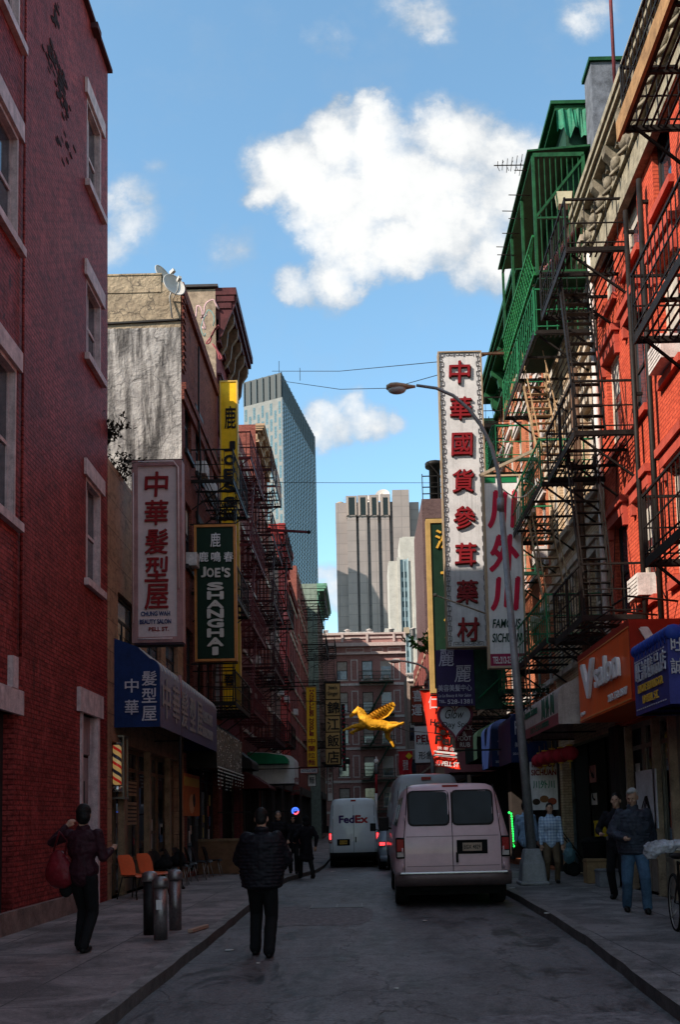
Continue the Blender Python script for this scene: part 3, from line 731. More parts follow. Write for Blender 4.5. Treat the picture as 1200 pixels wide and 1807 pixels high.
# corbelled brick end pier, cornice courses, ledge on the side wall, satellite dishes
c3 = MB()
for k in range(26):
    FL.box(c3, B3a+.02, B3a+.35, .003, .09 if k % 2 else .05, H3b-2.6+k*.1, H3b-2.6+k*.1+.085)
FL.box(c3, B3a, B3b, .003, .1, H3b-.35, H3b); FL.box(c3, B3a, B3b, .003, .14, H3b-3.2, H3b-3.0); FL.box(c3, B3a, B3b, .003, .08, H3b-3.5, H3b-3.202)
c3.build('brick_course', BR3, b3)
lg = MB(); zl_ = zc(566, 318); lg.prism([(WL-9, B3a-.06, zl_-.28), (WL, B3a-.06, zl_+.02), (WL, B3a-.06, zl_+.07), (WL-9, B3a-.06, zl_-.22)], (0, .058, 0)); lg.build('ledge', M_darkfr, b3)
zp = atY(240, 487, B3a).z; xp = atY(284, 500, B3a).x; tp = MB(); tp.box(WL-9, xp, B3a-.02, B3a+.4, H3b-.3, zp); tp.box(WL-9, xp+.03, B3a-.04, B3a+.44, zp+.002, zp+.05); tp.build('parapet', M_stucco, b3)
cd = MB(); q1 = B3a+2.2
cd.tube([FL.P(q1, .12, 16.3), FL.P(q1-.1, .12, 14), FL.P(q1+.2, .12, 12.5), FL.P(q1-.3, .1, 11), FL.P(q1-.3, .1, 4)], .03, 6); cd.build('downpipe', M_black, b3)
def dish(label, c, r, aim):
    c = Vector(c); t = thing('satellite_dish', label, 'satellite dish', c)
    d = Vector(aim).normalized(); u = d.cross(Vector((0, 0, 1))).normalized(); v = u.cross(d)
    mb = MB(); n = 24; vs = []; fs = []
    for i in range(6):
        rr = r*i/5
        for j in range(n):
            a = 2*math.pi*j/n; vs.append(c + u*(rr*.88*math.cos(a)) + v*(rr*math.sin(a)) + d*(.35*rr*rr/r))
    for i in range(5):
        for j in range(n): fs.append((i*n+j, i*n+(j+1) % n, (i+1)*n+(j+1) % n, (i+1)*n+j))
    mb.add(vs, fs, True); rm = [c + u*(r*.88*math.cos(2*math.pi*j/n)) + v*(r*math.sin(2*math.pi*j/n)) + d*(.35*r) for j in range(n)]
    mb.tube(rm, .014, 6, closed=True)
    mb.build('reflector', mat('dish_grey', (.5, .48, .46), .5), t)
    a = MB(); low = c - v*r*.95; f_ = c + d*r*1.25 - v*r*.35
    a.tube([low, low + d*r*.8, f_], .018, 6); a.beam(f_ - d*.08, f_ + d*.08, .09); a.build('feed_arm', mat('dish_arm', (.55, .53, .5), .5), t)
    s = MB(); s.tube([c - d*.02, c - d*.25 - v*.1, c - d*.3 - v*(r+.45)], .025, 8); s.build('mast', mat('dish_mast', (.3, .3, .3), .4, .6), t)
    return t
pd = atY(304, 508, B3a-.25); dish('front grey satellite dish on the corner of the stucco wall', pd, .36, (.55, -.8, .3))
pd = atY(284, 492, B3a+.5); dish('rear dark satellite dish half behind the stucco parapet', pd, .36, (.75, -.5, .35))

# --- maroon building with deep cornice
B4a, B4b = B3b+.02, 36.4
BR4 = brick('purple_red_brick', (.22, .05, .06), (.27, .075, .08), (.12, .04, .05), bump=.5, tint=.25)
M_corn4 = mat('maroon_cornice', (.085, .022, .026), .6, var=.4, bump=.4)
H4 = atY(392, 512, 31.4).z
w4 = [(y-.48, y+.48, z, z+1.9) for z in (5.6, 9.0, 12.4, 15.6) for y in (B4a+.9, B4a+2.5, B4a+4.1)]
b4 = building('cornice_building', 'purple-red brick building under a deep maroon bracketed cornice', FL, B4a, B4b, H4, BR4, 7, w4+[(B4a+.4, B4b-.3, .1, 3.3)], sidem=mat('graffiti_wall_tan', (.33, .25, .19), .85, var=.4, bump=.6, streak=.4))
for i, (a, b_, c, e) in enumerate(w4): window(b4, FL, (a+b_)/2, c, .96, 1.9, 'sash', M_maroon, G_dark, M_corn4, M_corn4, lt='hood', blind=(.5, 0)[i % 2], ac=(i == 3))
storefront(b4, FL, B4a+.4, B4b-.3, 3.3, M_darkfr, bays=4)
c4 = cornice(b4, FL, B4a+.1, B4b-.1, H4-1.9, .75, 1.95, M_corn4, mat('cornice_gilt', (.16, .085, .05), .6, var=.5), brackets=5)
pr = MB(); pr.prism([FL.P(B4a+.1, 0, H4-1.9), FL.P(B4a+.1, .2, H4-1.7), FL.P(B4a+.1, .75, H4-.4), FL.P(B4a+.1, .75, H4+.04), FL.P(B4a+.1, 0, H4+.04)], (0, .06, 0)); pr.build('end_board', M_corn4, c4)
fz = MB()
for k in range(4):
    u_ = B4a+.75+k*1.15
    for j in range(7): a_ = j/7*2*math.pi; fz.tube([FL.P(u_+.34*math.cos(a_), .1, H4-1.35+.26*math.sin(a_)), FL.P(u_+.12*math.cos(a_+.8), .17, H4-1.35+.1*math.sin(a_+.8))], .035, 5)
fz.build('frieze_scroll', mat('cornice_gilt2', (.2, .11, .07), .6, var=.5), c4)
# graffiti on the side wall above the neighbour: loose painted loops
gf = MB()
for k, (cx_, cz_, rx_, rz_) in enumerate([(370, 545, .32, .35), (378, 590, .25, .35), (366, 570, .2, .5), (352, 560, .18, .45), (380, 620, .2, .3)]):
    q = atY(cx_, cz_, B4a); pts = [Vector((q.x+rx_*math.cos(t_*.7+k)*(1-.3*math.sin(2*t_)), B4a+.032, q.z+rz_*math.sin(t_*.9+k*2))) for t_ in [i*.45 for i in range(15)]]
    gf.cur = k % 3; gf.tube(pts, .045, 5)
gf.build('graffiti', [mat('spray_pink', (.5, .32, .34)), mat('spray_maroon', (.25, .06, .07)), mat('spray_teal', (.16, .3, .3))], b4)
cpp = MB(); cpp.box(WL-7, WL+.1, B4a-.1, B4a+.4, H4+.05, H4+.14); cpp.build('coping', mat('coping_slate', (.06, .055, .06)), b4)

# --- further left buildings
def simple(name, label, side, at, u0, u1, H, wm, rows, n, ww=.95, wh=1.8, corn=None, frame=None, sillm=None, lint=None, shop=True, deep=7, lt='flat', ch=.8, far=False, proj=.45, sidem=None, frieze=True):
    f = Fac(side, at); L = u1-u0
    hs = [(u0+L*(i+.5)/n-ww/2, u0+L*(i+.5)/n+ww/2, z, z+wh) for z in rows for i in range(n)]
    b = building(name, label, f, u0, u1, H, wm, deep, hs+([(u0+.3, u1-.3, .1, 3.3)] if shop else []), sidem=sidem)
    for k, (a, c, e, g) in enumerate(hs):
        window(b, f, (a+c)/2, e, ww, wh, 'sash', frame or M_darkfr, G_dark, lint, sillm, lt=lt, blind=(.0, .5, .3, 0, .7)[(k*7+3) % 5], ac=(not far and (k*5) % 11 == 3))
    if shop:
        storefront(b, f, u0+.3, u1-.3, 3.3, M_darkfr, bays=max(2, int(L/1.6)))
        for (a, c) in ((u0+.01, u0+.31), (u1-.31, u1-.01)): q = MB(); f.box(q, a-(.012 if a > u0+1 else 0), c+(.012 if a < u0+1 else 0), -.3, .05, .05, 3.45); q.build('pier_cover', mat('pier_cover_dark', (.035, .028, .026), .6), b)  # dark covers added at both ends so sunlit brick does not show
        q = MB(); f.box(q, u0+.32, u1-.32, .004, .1, 3.302, 3.85); q.build('fascia', mat('shop_fascia_dark', (.05, .035, .03), .6, var=.4), b)
    if corn: cornice(b, f, u0, u1, H-ch, proj, ch, corn, brackets=(0 if far else max(3, int(L/1.3))), dent=frieze)
    return b
BRm = brick('dull_red_brick', (.2, .055, .05), (.26, .08, .07), (.12, .06, .055), bump=.4)
BRc = brick('worn_red_brick', (.27, .075, .06), (.33, .1, .08), (.16, .08, .06), bump=.4)
RED = mat('bright_red_painted_wall', (.36, .045, .04), .7, var=.2, bump=.3)
BRt = brick('brown_brick', (.2, .12, .095), (.25, .15, .12), (.13, .09, .08), bump=.4)
M_tan = mat('tan_cornice', (.42, .27, .17), .7, var=.3)
simple('brick_building', 'narrow dull red brick building behind the tall maroon fire escape', 'L', -4.8, 36.42, 41.9, 17.6, BRm, (5.3, 8.6, 11.9, 14.9), 3, lint=M_cream, sillm=M_cream)
simple('brick_building', 'tall brick building with a tan roof edge just left of the glass tower', 'L', -4.7, 41.92, 47.2, 20.4, BRc, (5.3, 8.6, 11.9, 15.2, 18.0), 3, corn=M_tan, lint=M_cream, sillm=M_cream)
simple('brick_building', 'dark stone-coloured building with a cream strip beside the red one', 'L', -4.65, 47.22, 52.4, 17.0, BRt, (5.3, 8.6, 11.9), 3, lint=M_cream, sillm=M_cream)
simple('red_building', 'bright red painted building with a stepped red cornice', 'L', -4.6, 52.42, 59, 19.0, RED, (5.3, 8.6, 11.9, 15.0), 4, corn=mat('red_cornice', (.28, .035, .035), .6), ch=1.6, lint=RED, sillm=RED, proj=.4)
simple('brick_building', 'plain brown-red brick building beyond the red painted one', 'L', -4.55, 59.02, 66, 17.2, BRm, (5.3, 8.6, 11.9, 14.4), 4, ww=1.0, sillm=M_stone, lint=M_stone, corn=BRm, ch=.5, proj=.15, frieze=False)
simple('brick_building', 'long brick tenement with a rooftop wall before the green cornice', 'L', -4.5, 66.02, 79, 20.3, BRc, (5.3, 8.6, 11.9, 15.2, 17.9), 7, ww=1.0, sillm=M_stone, lint=M_stone, far=True)
M_gcorn = mat('verdigris_cornice', (.14, .3, .21), .7, var=.3, streak=.4)
simple('tenement', 'far grey-green building with a copper green cornice at the left of the gap', 'L', -3.6, 79.02, 90, 22.3, BRt, (5.3, 8.6, 11.9, 15.2, 18.2), 6, corn=M_gcorn, ch=1.8, proj=.9, far=True, sidem=mat('grey_green_wall', (.2, .24, .2), .8, var=.3), sillm=M_stone)

# fire escapes, left
fire_escape('fire_escape', 'black fire escape in front of the tall yellow sign', FL, B3a+1.4, B3b-1.6, 1.25, (5.0, 8.3, 11.7), M_black, stair=-1, bal=.2)
fire_escape('fire_escape', 'maroon fire escape on the purple-red cornice building', FL, B4a+.4, B4b-.4, 1.15, (5.4, 8.5, 11.4, 14.6), M_maroon, stair=-1, bal=.2)
F5 = Fac('L', -4.8)
fire_escape('fire_escape', 'tall dark maroon fire escape with dense stairs left of the red building', F5, 36.9, 41.5, 1.3, (4.9, 7.8, 10.6, 13.4, 16.2), mat('dark_maroon_iron', (.05, .012, .016), .6, var=.4), stair=-1, bal=.25)
fire_escape('fire_escape', 'dark fire escape reaching past the bright red wall', Fac('L', -4.7), 42.6, 46.8, 1.3, (5.2, 8.3, 11.5, 14.7), M_black, stair=-1, bal=.3)
fire_escape('fire_escape', 'distant black fire escape under the green cornice', Fac('L', -4.5), 70, 77, 1.9, (7.5, 11.3, 15.1, 18.6), M_black, stair=-1, bal=.4, slat=.2)
fire_escape('fire_escape', 'farthest black fire escape at the left edge of the end building', Fac('L', -3.6), 81, 87, 1.4, (6.5, 10, 13.5, 17), M_black, stair=-1, bal=.4, slat=.2)
# ================================================================ RIGHT SIDE
FR = Fac('R', WR)
def zr(y, px, X=WR): return atX(px, y, X).z
REDP = brick('vermilion_painted_brick', (.47, .070, .038), (.55, .095, .05), (.31, .046, .03), bump=.6, tint=.16, rough=.8, worn=(.24, .04, .03), wornamt=-.01)
M_redtrim = mat('vermilion_trim', (.40, .068, .046), .65, var=.25, bump=.3)
M_cornw = mat('weathered_cream_cornice', (.31, .27, .20), .7, var=.4, scale=6, bump=.7, streak=.6)
M_cornd = mat('dirty_cornice_stone', (.2, .17, .13), .8, var=.5, scale=6, bump=.8)
G_wavy = glass('old_wavy_glass', (.02, .025, .03), .2); _b = [n for n in G_wavy.node_tree.nodes if n.type == 'BSDF_PRINCIPLED'][0]; _b.inputs['IOR'].default_value = 2.1; _b.inputs['Specular IOR Level'].default_value = 1.0
Ra, Rb = 4.5, 18.05
HR = 13.75
wr = []
cols = [6.0, 8.0, 10.0, 12.0, 13.9, 15.6, 17.1]
for z, h in ((5.25, 1.9), (8.6, 1.9), (11.5, 1.75)):
    for c in cols: wr.append((c-.42, c+.42, z, z+h))
br = building('red_building', 'bright vermilion painted brick building with fire escapes, nearest on the right', FR, Ra, Rb, HR, REDP, 9, wr+[(Ra+.3, Rb-.3, .12, 3.25)])
for i, (a, b_, c, e) in enumerate(wr):
    top = c > 11
    window(br, FR, (a+b_)/2, c, .84, e-c, 'sash', M_cream if i % 3 else M_darkfr, (G_wavy if c > 8 and (a+b_)/2 < 12.5 else G_dark), M_redtrim, M_redtrim, lt='flat' if top else 'hood', lh=.2 if top else .34, blind=(0, .4, 0, .6)[i % 4], ac=(i in (5, 11)))
M_alu = mat('shop_aluminium', (.30, .25, .21), .4, .2, var=.3)
storefront(br, FR, Ra+.3, Rb-.3, 3.25, M_alu, bays=14, base=.7, recess=.2)
cc = cornice(br, FR, 2.0, Rb-.02, HR-.5, .46, .9, M_cornw, M_cornd, brackets=18)
fb = MB(); FR.box(fb, Ra, Rb-.02, .003, .1, HR-1.05, HR-.62); FR.box(fb, Ra, Rb-.02, .003, .15, HR-1.2, HR-1.053); fb.build('frieze_band', M_cornw, cc)
for i in range(26):
    u_ = Ra+.2+i*.52; q = MB(); q.ellip(FR.P(u_, .2, HR-.38), (.1, .1, .13), n=8, m=5); q.tube([FR.P(u_-.08, .16, HR-.5), FR.P(u_, .3, HR-.6), FR.P(u_+.08, .16, HR-.5)], .035, 5)
    q.build('cornice_ornament', M_cornd, cc)
for u_, w_ in ((15.4, .045), (14.6, .05)):
    cd = MB(); cd.tube([FR.P(u_, .14, 3.4), FR.P(u_, .14, 12.3)], w_, 8)
    for k in range(6): cd.beam(FR.P(u_, 0, 4.4+k*1.5), FR.P(u_, .18, 4.4+k*1.5), .05)
    cd.build('downpipe', M_black, br)
cd = MB(); cd.tube([FR.P(18.0, .1, 3.5), FR.P(18.0, .1, 13.2)], .06, 8); cd.build('downpipe', M_white, br)
fp = thing('flagpole', 'thin maroon pole on the roof above the vermilion building cornice', 'pole', atX(1082, 75, 5.2)+Vector((0, 0, -1.6)))
q = MB(); a_ = atX(1082, 75, 5.2); q.tube([a_-Vector((0, 0, 1.6)), a_+Vector((0, 0, 2.6))], .035, 8); q.ellip(a_+Vector((0, 0, 2.65)), (.06, .06, .06)); q.build('pole', M_maroon, fp)
sk = MB(); sk.lathe(a_-Vector((0, 0, 1.6)), [(.14, 0), (.14, .1), (.06, .16)], 10); sk.build('foot', M_black, fp)

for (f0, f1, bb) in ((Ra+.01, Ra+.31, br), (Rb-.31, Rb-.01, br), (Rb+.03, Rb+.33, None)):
    q = MB(); FR.box(q, f0-.012, f1+.012, -.35, .05, .05, 3.28); q.build('pier_cover', mat('pier_cover_dark', (.035, .028, .026), .6), br)  # dark boxes added over the piers to keep them from looking sunlit
fire_escape('fire_escape', 'near black fire escape with a sunlight-tinted top edge at the right frame edge', FR, 7.4, 12.6, 1.0, (5.1, 8.4, 11.65), M_black, stair=-1, railm=M_black)
tb = thing('top_ironwork', 'sunlight-coloured platform stringer at the top right corner above the black platform', 'edging', FR.P(12.6, 1.03, 11.65))
q = MB(); q.beam(FR.P(7.4, 1.06, 11.66), FR.P(12.7, 1.06, 11.66), .05, .3)  # top platform edge; the sunlight on it is put into the tan colour
q.build('edge_board', mat('sunlit_tan_edge', (.33, .19, .09), .7, var=.4), tb)
fire_escape('fire_escape', 'black fire escape across the vermilion windows beside the downpipes', FR, 15.7, 17.95, 1.15, (5.0, 8.35, 11.8), M_black, stair=-1, railm=M_black, slat=.1, bal=.2)

# --- cream brick building
CRM = brick('cream_brick', (.52, .37, .24), (.58, .42, .28), (.3, .2, .13), bump=.5, tint=.2, worn=(.3, .2, .13), wornamt=-.04)
Rc = 23.3
wc = [(c-.42, c+.42, z, z+1.95) for z in (5.1, 8.4, 11.6) for c in (19.0, 20.3, 21.6, 22.7)]
bc = building('cream_building', 'cream brick building behind the brown ladders beside the vermilion one', FR, Rb+.02, Rc, 15.2, CRM, 9, wc+[(Rb+.3, Rc-.3, .12, 3.2)], sidem=mat('dirty_grey_render', (.17, .18, .2), .85, var=.4, bump=.6))
for i, (a, b_, c, e) in enumerate(wc): window(bc, FR, (a+b_)/2, c, .84, 1.95, 'sash', M_cream, G_dark, M_cream, M_cream, lt='hood', lh=.34, blind=(0, .5, .3)[i % 3])
storefront(bc, FR, Rb+.3, Rc-.3, 3.2, M_alu, bays=3)
b_ = MB()
for z in (4.5, 7.8, 11.1): b_ = MB(); FR.box(b_, Rb+.03, Rc, .003, .08, z, z+.16); b_.build('string_course', M_cream, bc)
pass
fire_escape('fire_escape', 'rusty brown fire escape with long ladders on the cream building', FR, 18.7, 22.9, 1.15, (5.2, 8.55, 11.9), M_black, stair=-1, railm=mat('mid_green_iron', (.02, .16, .07), .55), stairm=mat('sunlit_rusty_stair', (.36, .23, .13), .7, var=.5), dropm=M_rust, bal=.22, slat=.1)  # stair: rust colour lightened to tan to look sunlit
# long standing poles in front of the cream facade
for k, (px1, px2, y1, y2) in enumerate([(1008, 1032, 640, 1190), (1016, 1040, 650, 1200)]):
    Z = 18.4+k*.3
    a_ = atY(px1, y1, Z); c_ = atY(px2+2, y2, Z); t = thing('downpipe', ('left' if k == 0 else 'right')+' one of the two rusty standing pipes in front of the cream facade', 'pipe', c_, group='rusty standing pipes')
    q = MB(); q.tube([c_, a_], .045, 8); q.build('pipe', M_rust, t)
    q = MB()
    for e in (.05, .3, .55, .8): p_ = c_.lerp(a_, e); q.beam(p_, Vector((WR, p_.y, p_.z)), .03)
    q.build('clamp', M_rust, t)

# green roof terrace cage on top of the cream building
gt = thing('roof_cage', 'green barred roof terrace cage high on the right above the cream building', 'roof cage', FR.P(20.4, .5, 13.1))
Xo = 1.1; u0, u1 = 18.45, 22.6
q = MB(); q.beam(FR.P(u0, 0, 15.72), FR.P(u0, Xo, 15.72), .07, .09); q.beam(FR.P(u0, Xo, 15.72), FR.P(u1, Xo, 15.72), .06, .1)
for e in (0, .33, .66, 1): u_ = u0+(u1-u0)*e; q.beam(FR.P(u_, Xo, 13.0), FR.P(u_, Xo, 15.7), .06)
q.beam(FR.P(u0, .02, 13.0), FR.P(u0, .02, 15.7), .07); q.beam(FR.P(u0, .05, 15.6), FR.P(u0, Xo, 14.3), .05); q.beam(FR.P(u0, 0, 14.3), FR.P(u0, Xo, 14.3), .04); q.beam(FR.P(u0, 0, 13.06), FR.P(u0, Xo, 13.06), .08, .1)
q.build('frame', M_green, gt)
q = MB()
for i in range(1, 9): q = MB(); q.beam(FR.P(u0, Xo*i/9, 13.0), FR.P(u0, Xo*i/9, 15.7), .018); q.build('bar', M_green, gt)
q = MB(); q.prism([FR.P(u0-.05, -1.2, 15.95), FR.P(u0-.05, Xo+.12, 15.79), FR.P(u0-.05, Xo+.12, 15.83), FR.P(u0-.05, -1.2, 16.0)], (0, u1-u0+.1, 0))
q.build('canopy', M_green, gt)
q = MB(); q.box(WR-Xo, WR, u0, u1, 12.93, 12.98); q.build('deck', M_dgreen, gt)
def mesh_panel(mb, fac, u0, u1, n, z0, z1, st=.17):
    k = u0
    while k < u1: mb.beam(fac.P(k, n, z0), fac.P(min(u1, k+(z1-z0)*.7), n, z1 if k+(z1-z0)*.7 <= u1 else z0+(u1-k)/.7), .012); k += st
    k = u0
    while k < u1: mb.beam(fac.P(k, n, z1), fac.P(min(u1, k+(z1-z0)*.7), n, z0 if k+(z1-z0)*.7 <= u1 else z1-(u1-k)/.7), .012); k += st
    for z in (z0, z1): mb.beam(fac.P(u0, n, z), fac.P(u1, n, z), .05)
q = MB(); mesh_panel(q, FR, u0, u1, Xo+.06, 13.05, 13.9); q.build('lattice_panel', mat('bright_green_lattice', (.02, .16, .045), .5, var=.2), gt)
q = MB(); p_ = FR.P(18.42, .45, 14.6); q.prism([p_+Vector((-.13, 0, 0)), p_+Vector((.13, 0, 0)), p_+Vector((.17, 0, .28)), p_+Vector((-.17, 0, .28))], (0, .2, 0)); q.build('lantern', mat('lantern_box', (.45, .4, .28), .5), gt)
pk = MB(); FR.box(pk, 18.8, 22.5, -.6, .0, 13, 15.3)
# striped pink awning inside
q = MB(); q.prism([FR.P(18.8, 0, 14.5), FR.P(18.8, .95, 13.3), FR.P(18.8, .95, 13.26), FR.P(18.8, 0, 14.46)], (0, 2.6, 0)); q.build('awning_cloth', mat('pink_awning_cloth', (.5, .22, .26), .8), gt)
# antenna sticking out over the street
an = thing('antenna', 'thin branching antenna sticking out left from the green roof cage', 'antenna', FR.P(19.6, 1.1, 15.0))
q = MB(); a_ = atY(930, 290, 19.6); t_ = atY(872, 292, 19.6); q.tube([a_+Vector((.3, 0, -.02)), t_], .012, 6); q.build('boom', M_black, an)
for i in range(6):
    p_ = a_.lerp(t_, .2+i*.14); e_ = MB(); e_.tube([p_+Vector((0, -.3+.04*i, .02)), p_+Vector((.03, .3-.04*i, -.05+.03*(i % 3)))], .008, 5); e_.tube([p_, p_+Vector((.05, 0, -.14 if i % 2 else .1))], .007, 5); e_.build('element', M_black, an)
for i in range(7):
    a_ = FR.P(18.9+i*.45, 1.0, 15.72-.25*(i % 3)); c_ = a_+Vector((-.42-.06*(i % 2), 0, .02)); s_ = MB(); s_.tube([a_, c_], .01, 5)
    o = s_.build('awning_rod', M_black, gt)
# rooftop bulkheads
bk = thing('roof_bulkhead', 'dark green tarpaulin-fringed rooftop shed above the green cage', 'roof shed', FR.P(19.4, -.2, 15.2))
q = MB(); q.box(4.85, 6.5, 18.9, 21.5, 15.2, 17.0); q.build('wall', mat('shed_wall_green', (.02, .06, .04), .7, var=.4), bk)
q = MB(); q.box(4.6, 6.6, 18.75, 21.6, 17.0, 17.12); q.box(4.5, 6.65, 18.7, 21.6, 17.122, 17.2); q.build('roof', M_green, bk)
q = MB(); k_ = 9; vs = []
for i in range(40):
    x_ = 4.62+(6.5-4.62)*i/39; vs += [(x_, 18.72+.03*math.sin(i*1.7), 17.0), (x_, 18.70+.04*math.sin(i*1.3), 16.45+.12*math.sin(i*.9)+.05*math.sin(i*2.7))]
q.add(vs, [(2*i, 2*i+2, 2*i+3, 2*i+1) for i in range(39)]); q.build('fringe', mat('green_tarpaulin', (.02, .17, .10), .6, var=.4), bk, fix=False)
ch = thing('chimney', 'grey rendered rooftop wall block behind the vermilion cornice', 'chimney', (5.8, 18.4, 13.7))
q = MB(); q.box(5.25, 6.7, 18.1, 18.65, 13.9, 17.55); q.build('stack', mat('grey_blue_render', (.13, .14, .17), .85, var=.4, bump=.6), ch)
q = MB(); q.box(5.2, 6.75, 18.05, 18.7, 17.55, 17.63); q.build('cap', M_green, ch)

# --- orange building with green cornice and further ones
ORB = brick('orange_red_brick', (.42, .14, .075), (.5, .17, .09), (.25, .1, .06), bump=.5, tint=.2)
simple('brick_building', 'orange-red brick building behind the green fire escape, with a green cornice', 'R', WR, 23.33, 31, 16.4, ORB, (5.1, 8.3, 11.5, 14.0), 5, ww=.85, wh=1.8, corn=M_green, lint=M_white, sillm=M_white, lt='ped', frame=M_white, ch=.9, proj=.7)
FR2 = FR
fire_escape('fire_escape', 'green fire escape with lattice panels on the orange-red building', FR, 24.2, 28.0, 1.2, (4.9, 8.1, 11.3), M_dgreen, stair=-1, railm=mat('mid_green_iron', (.02, .16, .07), .55), stairm=M_black, bal=.25, solid=False)
for z in (8.2, 11.4):
    q = MB(); mesh_panel(q, FR, 24.2, 28.0, 1.26, z, z+.85, .14); t = thing('lattice_screen', 'green lattice screen %s on the green fire escape' % ('lower' if z < 9 else 'upper'), 'lattice screen', FR.P(26, 1.26, z)); q.build('lattice', mat('mid_green_iron', (.02, .16, .07), .55), t)
fire_escape('fire_escape', 'black fire escape behind the top of the tall white sign', FR, 28.8, 30.8, 1.1, (5.0, 8.1, 11.4, 14.3), M_black, stair=-1, bal=.25)
simple('brick_building', 'dull orange brick building half hidden behind the tall white sign', 'R', WR, 31.02, 42, 15.5, brick('dull_orange_brick', (.3, .12, .07), (.36, .15, .09), (.2, .1, .06), bump=.4), (5.1, 8.3, 11.5), 6, corn=M_dgreen, lint=M_stone, sillm=M_stone, proj=.6)
fire_escape('fire_escape', 'black fire escape far behind the purple and white hanging signs', FR, 33, 38, 1.2, (4.9, 8.0, 11.2), M_black, stair=-1, bal=.25, slat=.14)
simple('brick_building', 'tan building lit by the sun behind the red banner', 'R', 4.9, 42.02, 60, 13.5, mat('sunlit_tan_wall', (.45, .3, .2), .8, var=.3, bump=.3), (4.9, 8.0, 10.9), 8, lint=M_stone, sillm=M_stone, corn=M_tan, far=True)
simple('brick_building', 'far dull red building behind the small white and red signs', 'R', 4.7, 60.02, 77.9, 14.0, BRm, (4.9, 8.0, 11.0), 7, lint=M_stone, sillm=M_stone, far=True)
# tall dark brick block
XD = atY(745, 900, 78).x
db = simple('apartment_block', 'tall dark brown brick block with railed roof behind the green and gold sign', 'F', 78, XD, XD+14, atY(770, 880, 78).z, brick('dark_brown_brick', (.11, .065, .065), (.14, .085, .08), (.08, .05, .05), bump=.3), (6, 9.3, 12.6, 15.9, 19.2, 22.5, 25.2), 5, ww=1.1, shop=False, deep=12, far=True, sillm=M_stone)
ztop = atY(770, 880, 78).z
rl = MB(); FD = Fac('F', 78)
for z in (.5, 1.1, 2.1): rl.beam((XD+.1, 78.1, ztop+z), (XD+9, 78.1, ztop+z), .08)
for i in range(7): rl.beam((XD+.1+i*1.4, 78.1, ztop), (XD+.1+i*1.4, 78.1, ztop+2.3), .08)
rl.build('roof_railing', M_black, db)
st = MB(); st.lathe((XD+1.3, 79, ztop), [(.5, 0), (.5, 3.2), (.85, 3.25), (.85, 3.6), (0, 3.7)], 12); st.build('flue', M_black, db)
# white stone-topped low building right of the end block
simple('shop_building', 'small pale topped building squeezed right of the brown end block', 'F', 84, atY(721, 1300, 84).x, atY(760, 1300, 84).x, atY(735, 1188, 84).z, mat('pale_grey_brown_stone', (.27, .2, .17), .8, var=.3), (5, 8.5), 2, ww=.8, corn=M_white, shop=False, deep=6, ch=.7, proj=.35, far=True)

# ================================================================ END OF THE STREET
YE = 92.0
EX0, EX1 = atY(560, 1300, YE).x, atY(720, 1300, YE).x
HE = atY(650, 1119, YE).z
BRE = brick('brown_pink_brick', (.34, .17, .16), (.40, .21, .19), (.28, .17, .16), bw=.3, bh=.1, bump=.4, tint=.2)
FE_ = Fac('F', YE)
rowsE = [(atY(650, yb, YE).z, atY(650, yt, YE).z) for yt, yb in ((1166, 1199), (1221, 1256), (1277, 1312), (1335, 1370), (1390, 1424))]
colsE = [atY(x, 1300, YE).x for x in (606, 651, 684)]
hE = [(c-.55, c+.55, zb, zt) for (zb, zt) in rowsE for c in colsE]
be = building('tenement', 'brown brick tenement with white lined panels closing the end of the street', FE_, EX0, EX1, HE, BRE, 14, hE)
for i, (a, b_, c, e) in enumerate(hE):
    window(be, FE_, (a+b_)/2, c, 1.1, e-c, 'sash', M_white if i % 3 == 2 else M_darkfr, G_blue, None, M_white, blind=(.5, 0, .3, .6)[i % 4], ac=(i in (1, 2, 7)))
wl = MB()
def line_rect(mb, x0, x1, z0, z1, t=.1):
    FE_.box(mb, x0, x1, .003, .05, z0, z0+t); FE_.box(mb, x0, x1, .003, .05, z1-t, z1); FE_.box(mb, x0, x0+t, .003, .05, z0+t, z1-t); FE_.box(mb, x1-t, x1, .003, .05, z0+t, z1-t)
for (zb, zt) in rowsE:
    for xp in (628, 703):
        xc = atY(xp, 1300, YE).x; line_rect(wl, xc-.36, xc+.36, zb-.1, zt+.15)
    FE_.box(wl, EX0, EX1, .003, .1, zb-.62, zb-.38)
wl.build('stone_lining', M_white, be)
tr = MB()
for (y1, y2, n_) in ((1127, 1124, .1), (1141, 1135, .45), (1155, 1152, .3), (1120, 1117, .15)):
    FE_.box(tr, EX0, EX1+.1*n_, .003, n_, atY(650, y1, YE).z, atY(650, y2, YE).z)
for x in (604, 648, 695, 714): xc = atY(x, 1130, YE).x; FE_.box(tr, xc-.12, xc+.12, .1, .2, atY(650, 1133, YE).z, atY(650, 1118, YE).z)
for (x0, x1) in ((610, 642), (654, 676), (684, 708)): line_rect(tr, atY(x0, 1145, YE).x, atY(x1, 1145, YE).x, atY(650, 1151, YE).z, atY(650, 1143, YE).z, .09)
tr.build('cornice', mat('pinkish_stone_trim', (.48, .38, .36), .7, var=.2), be)
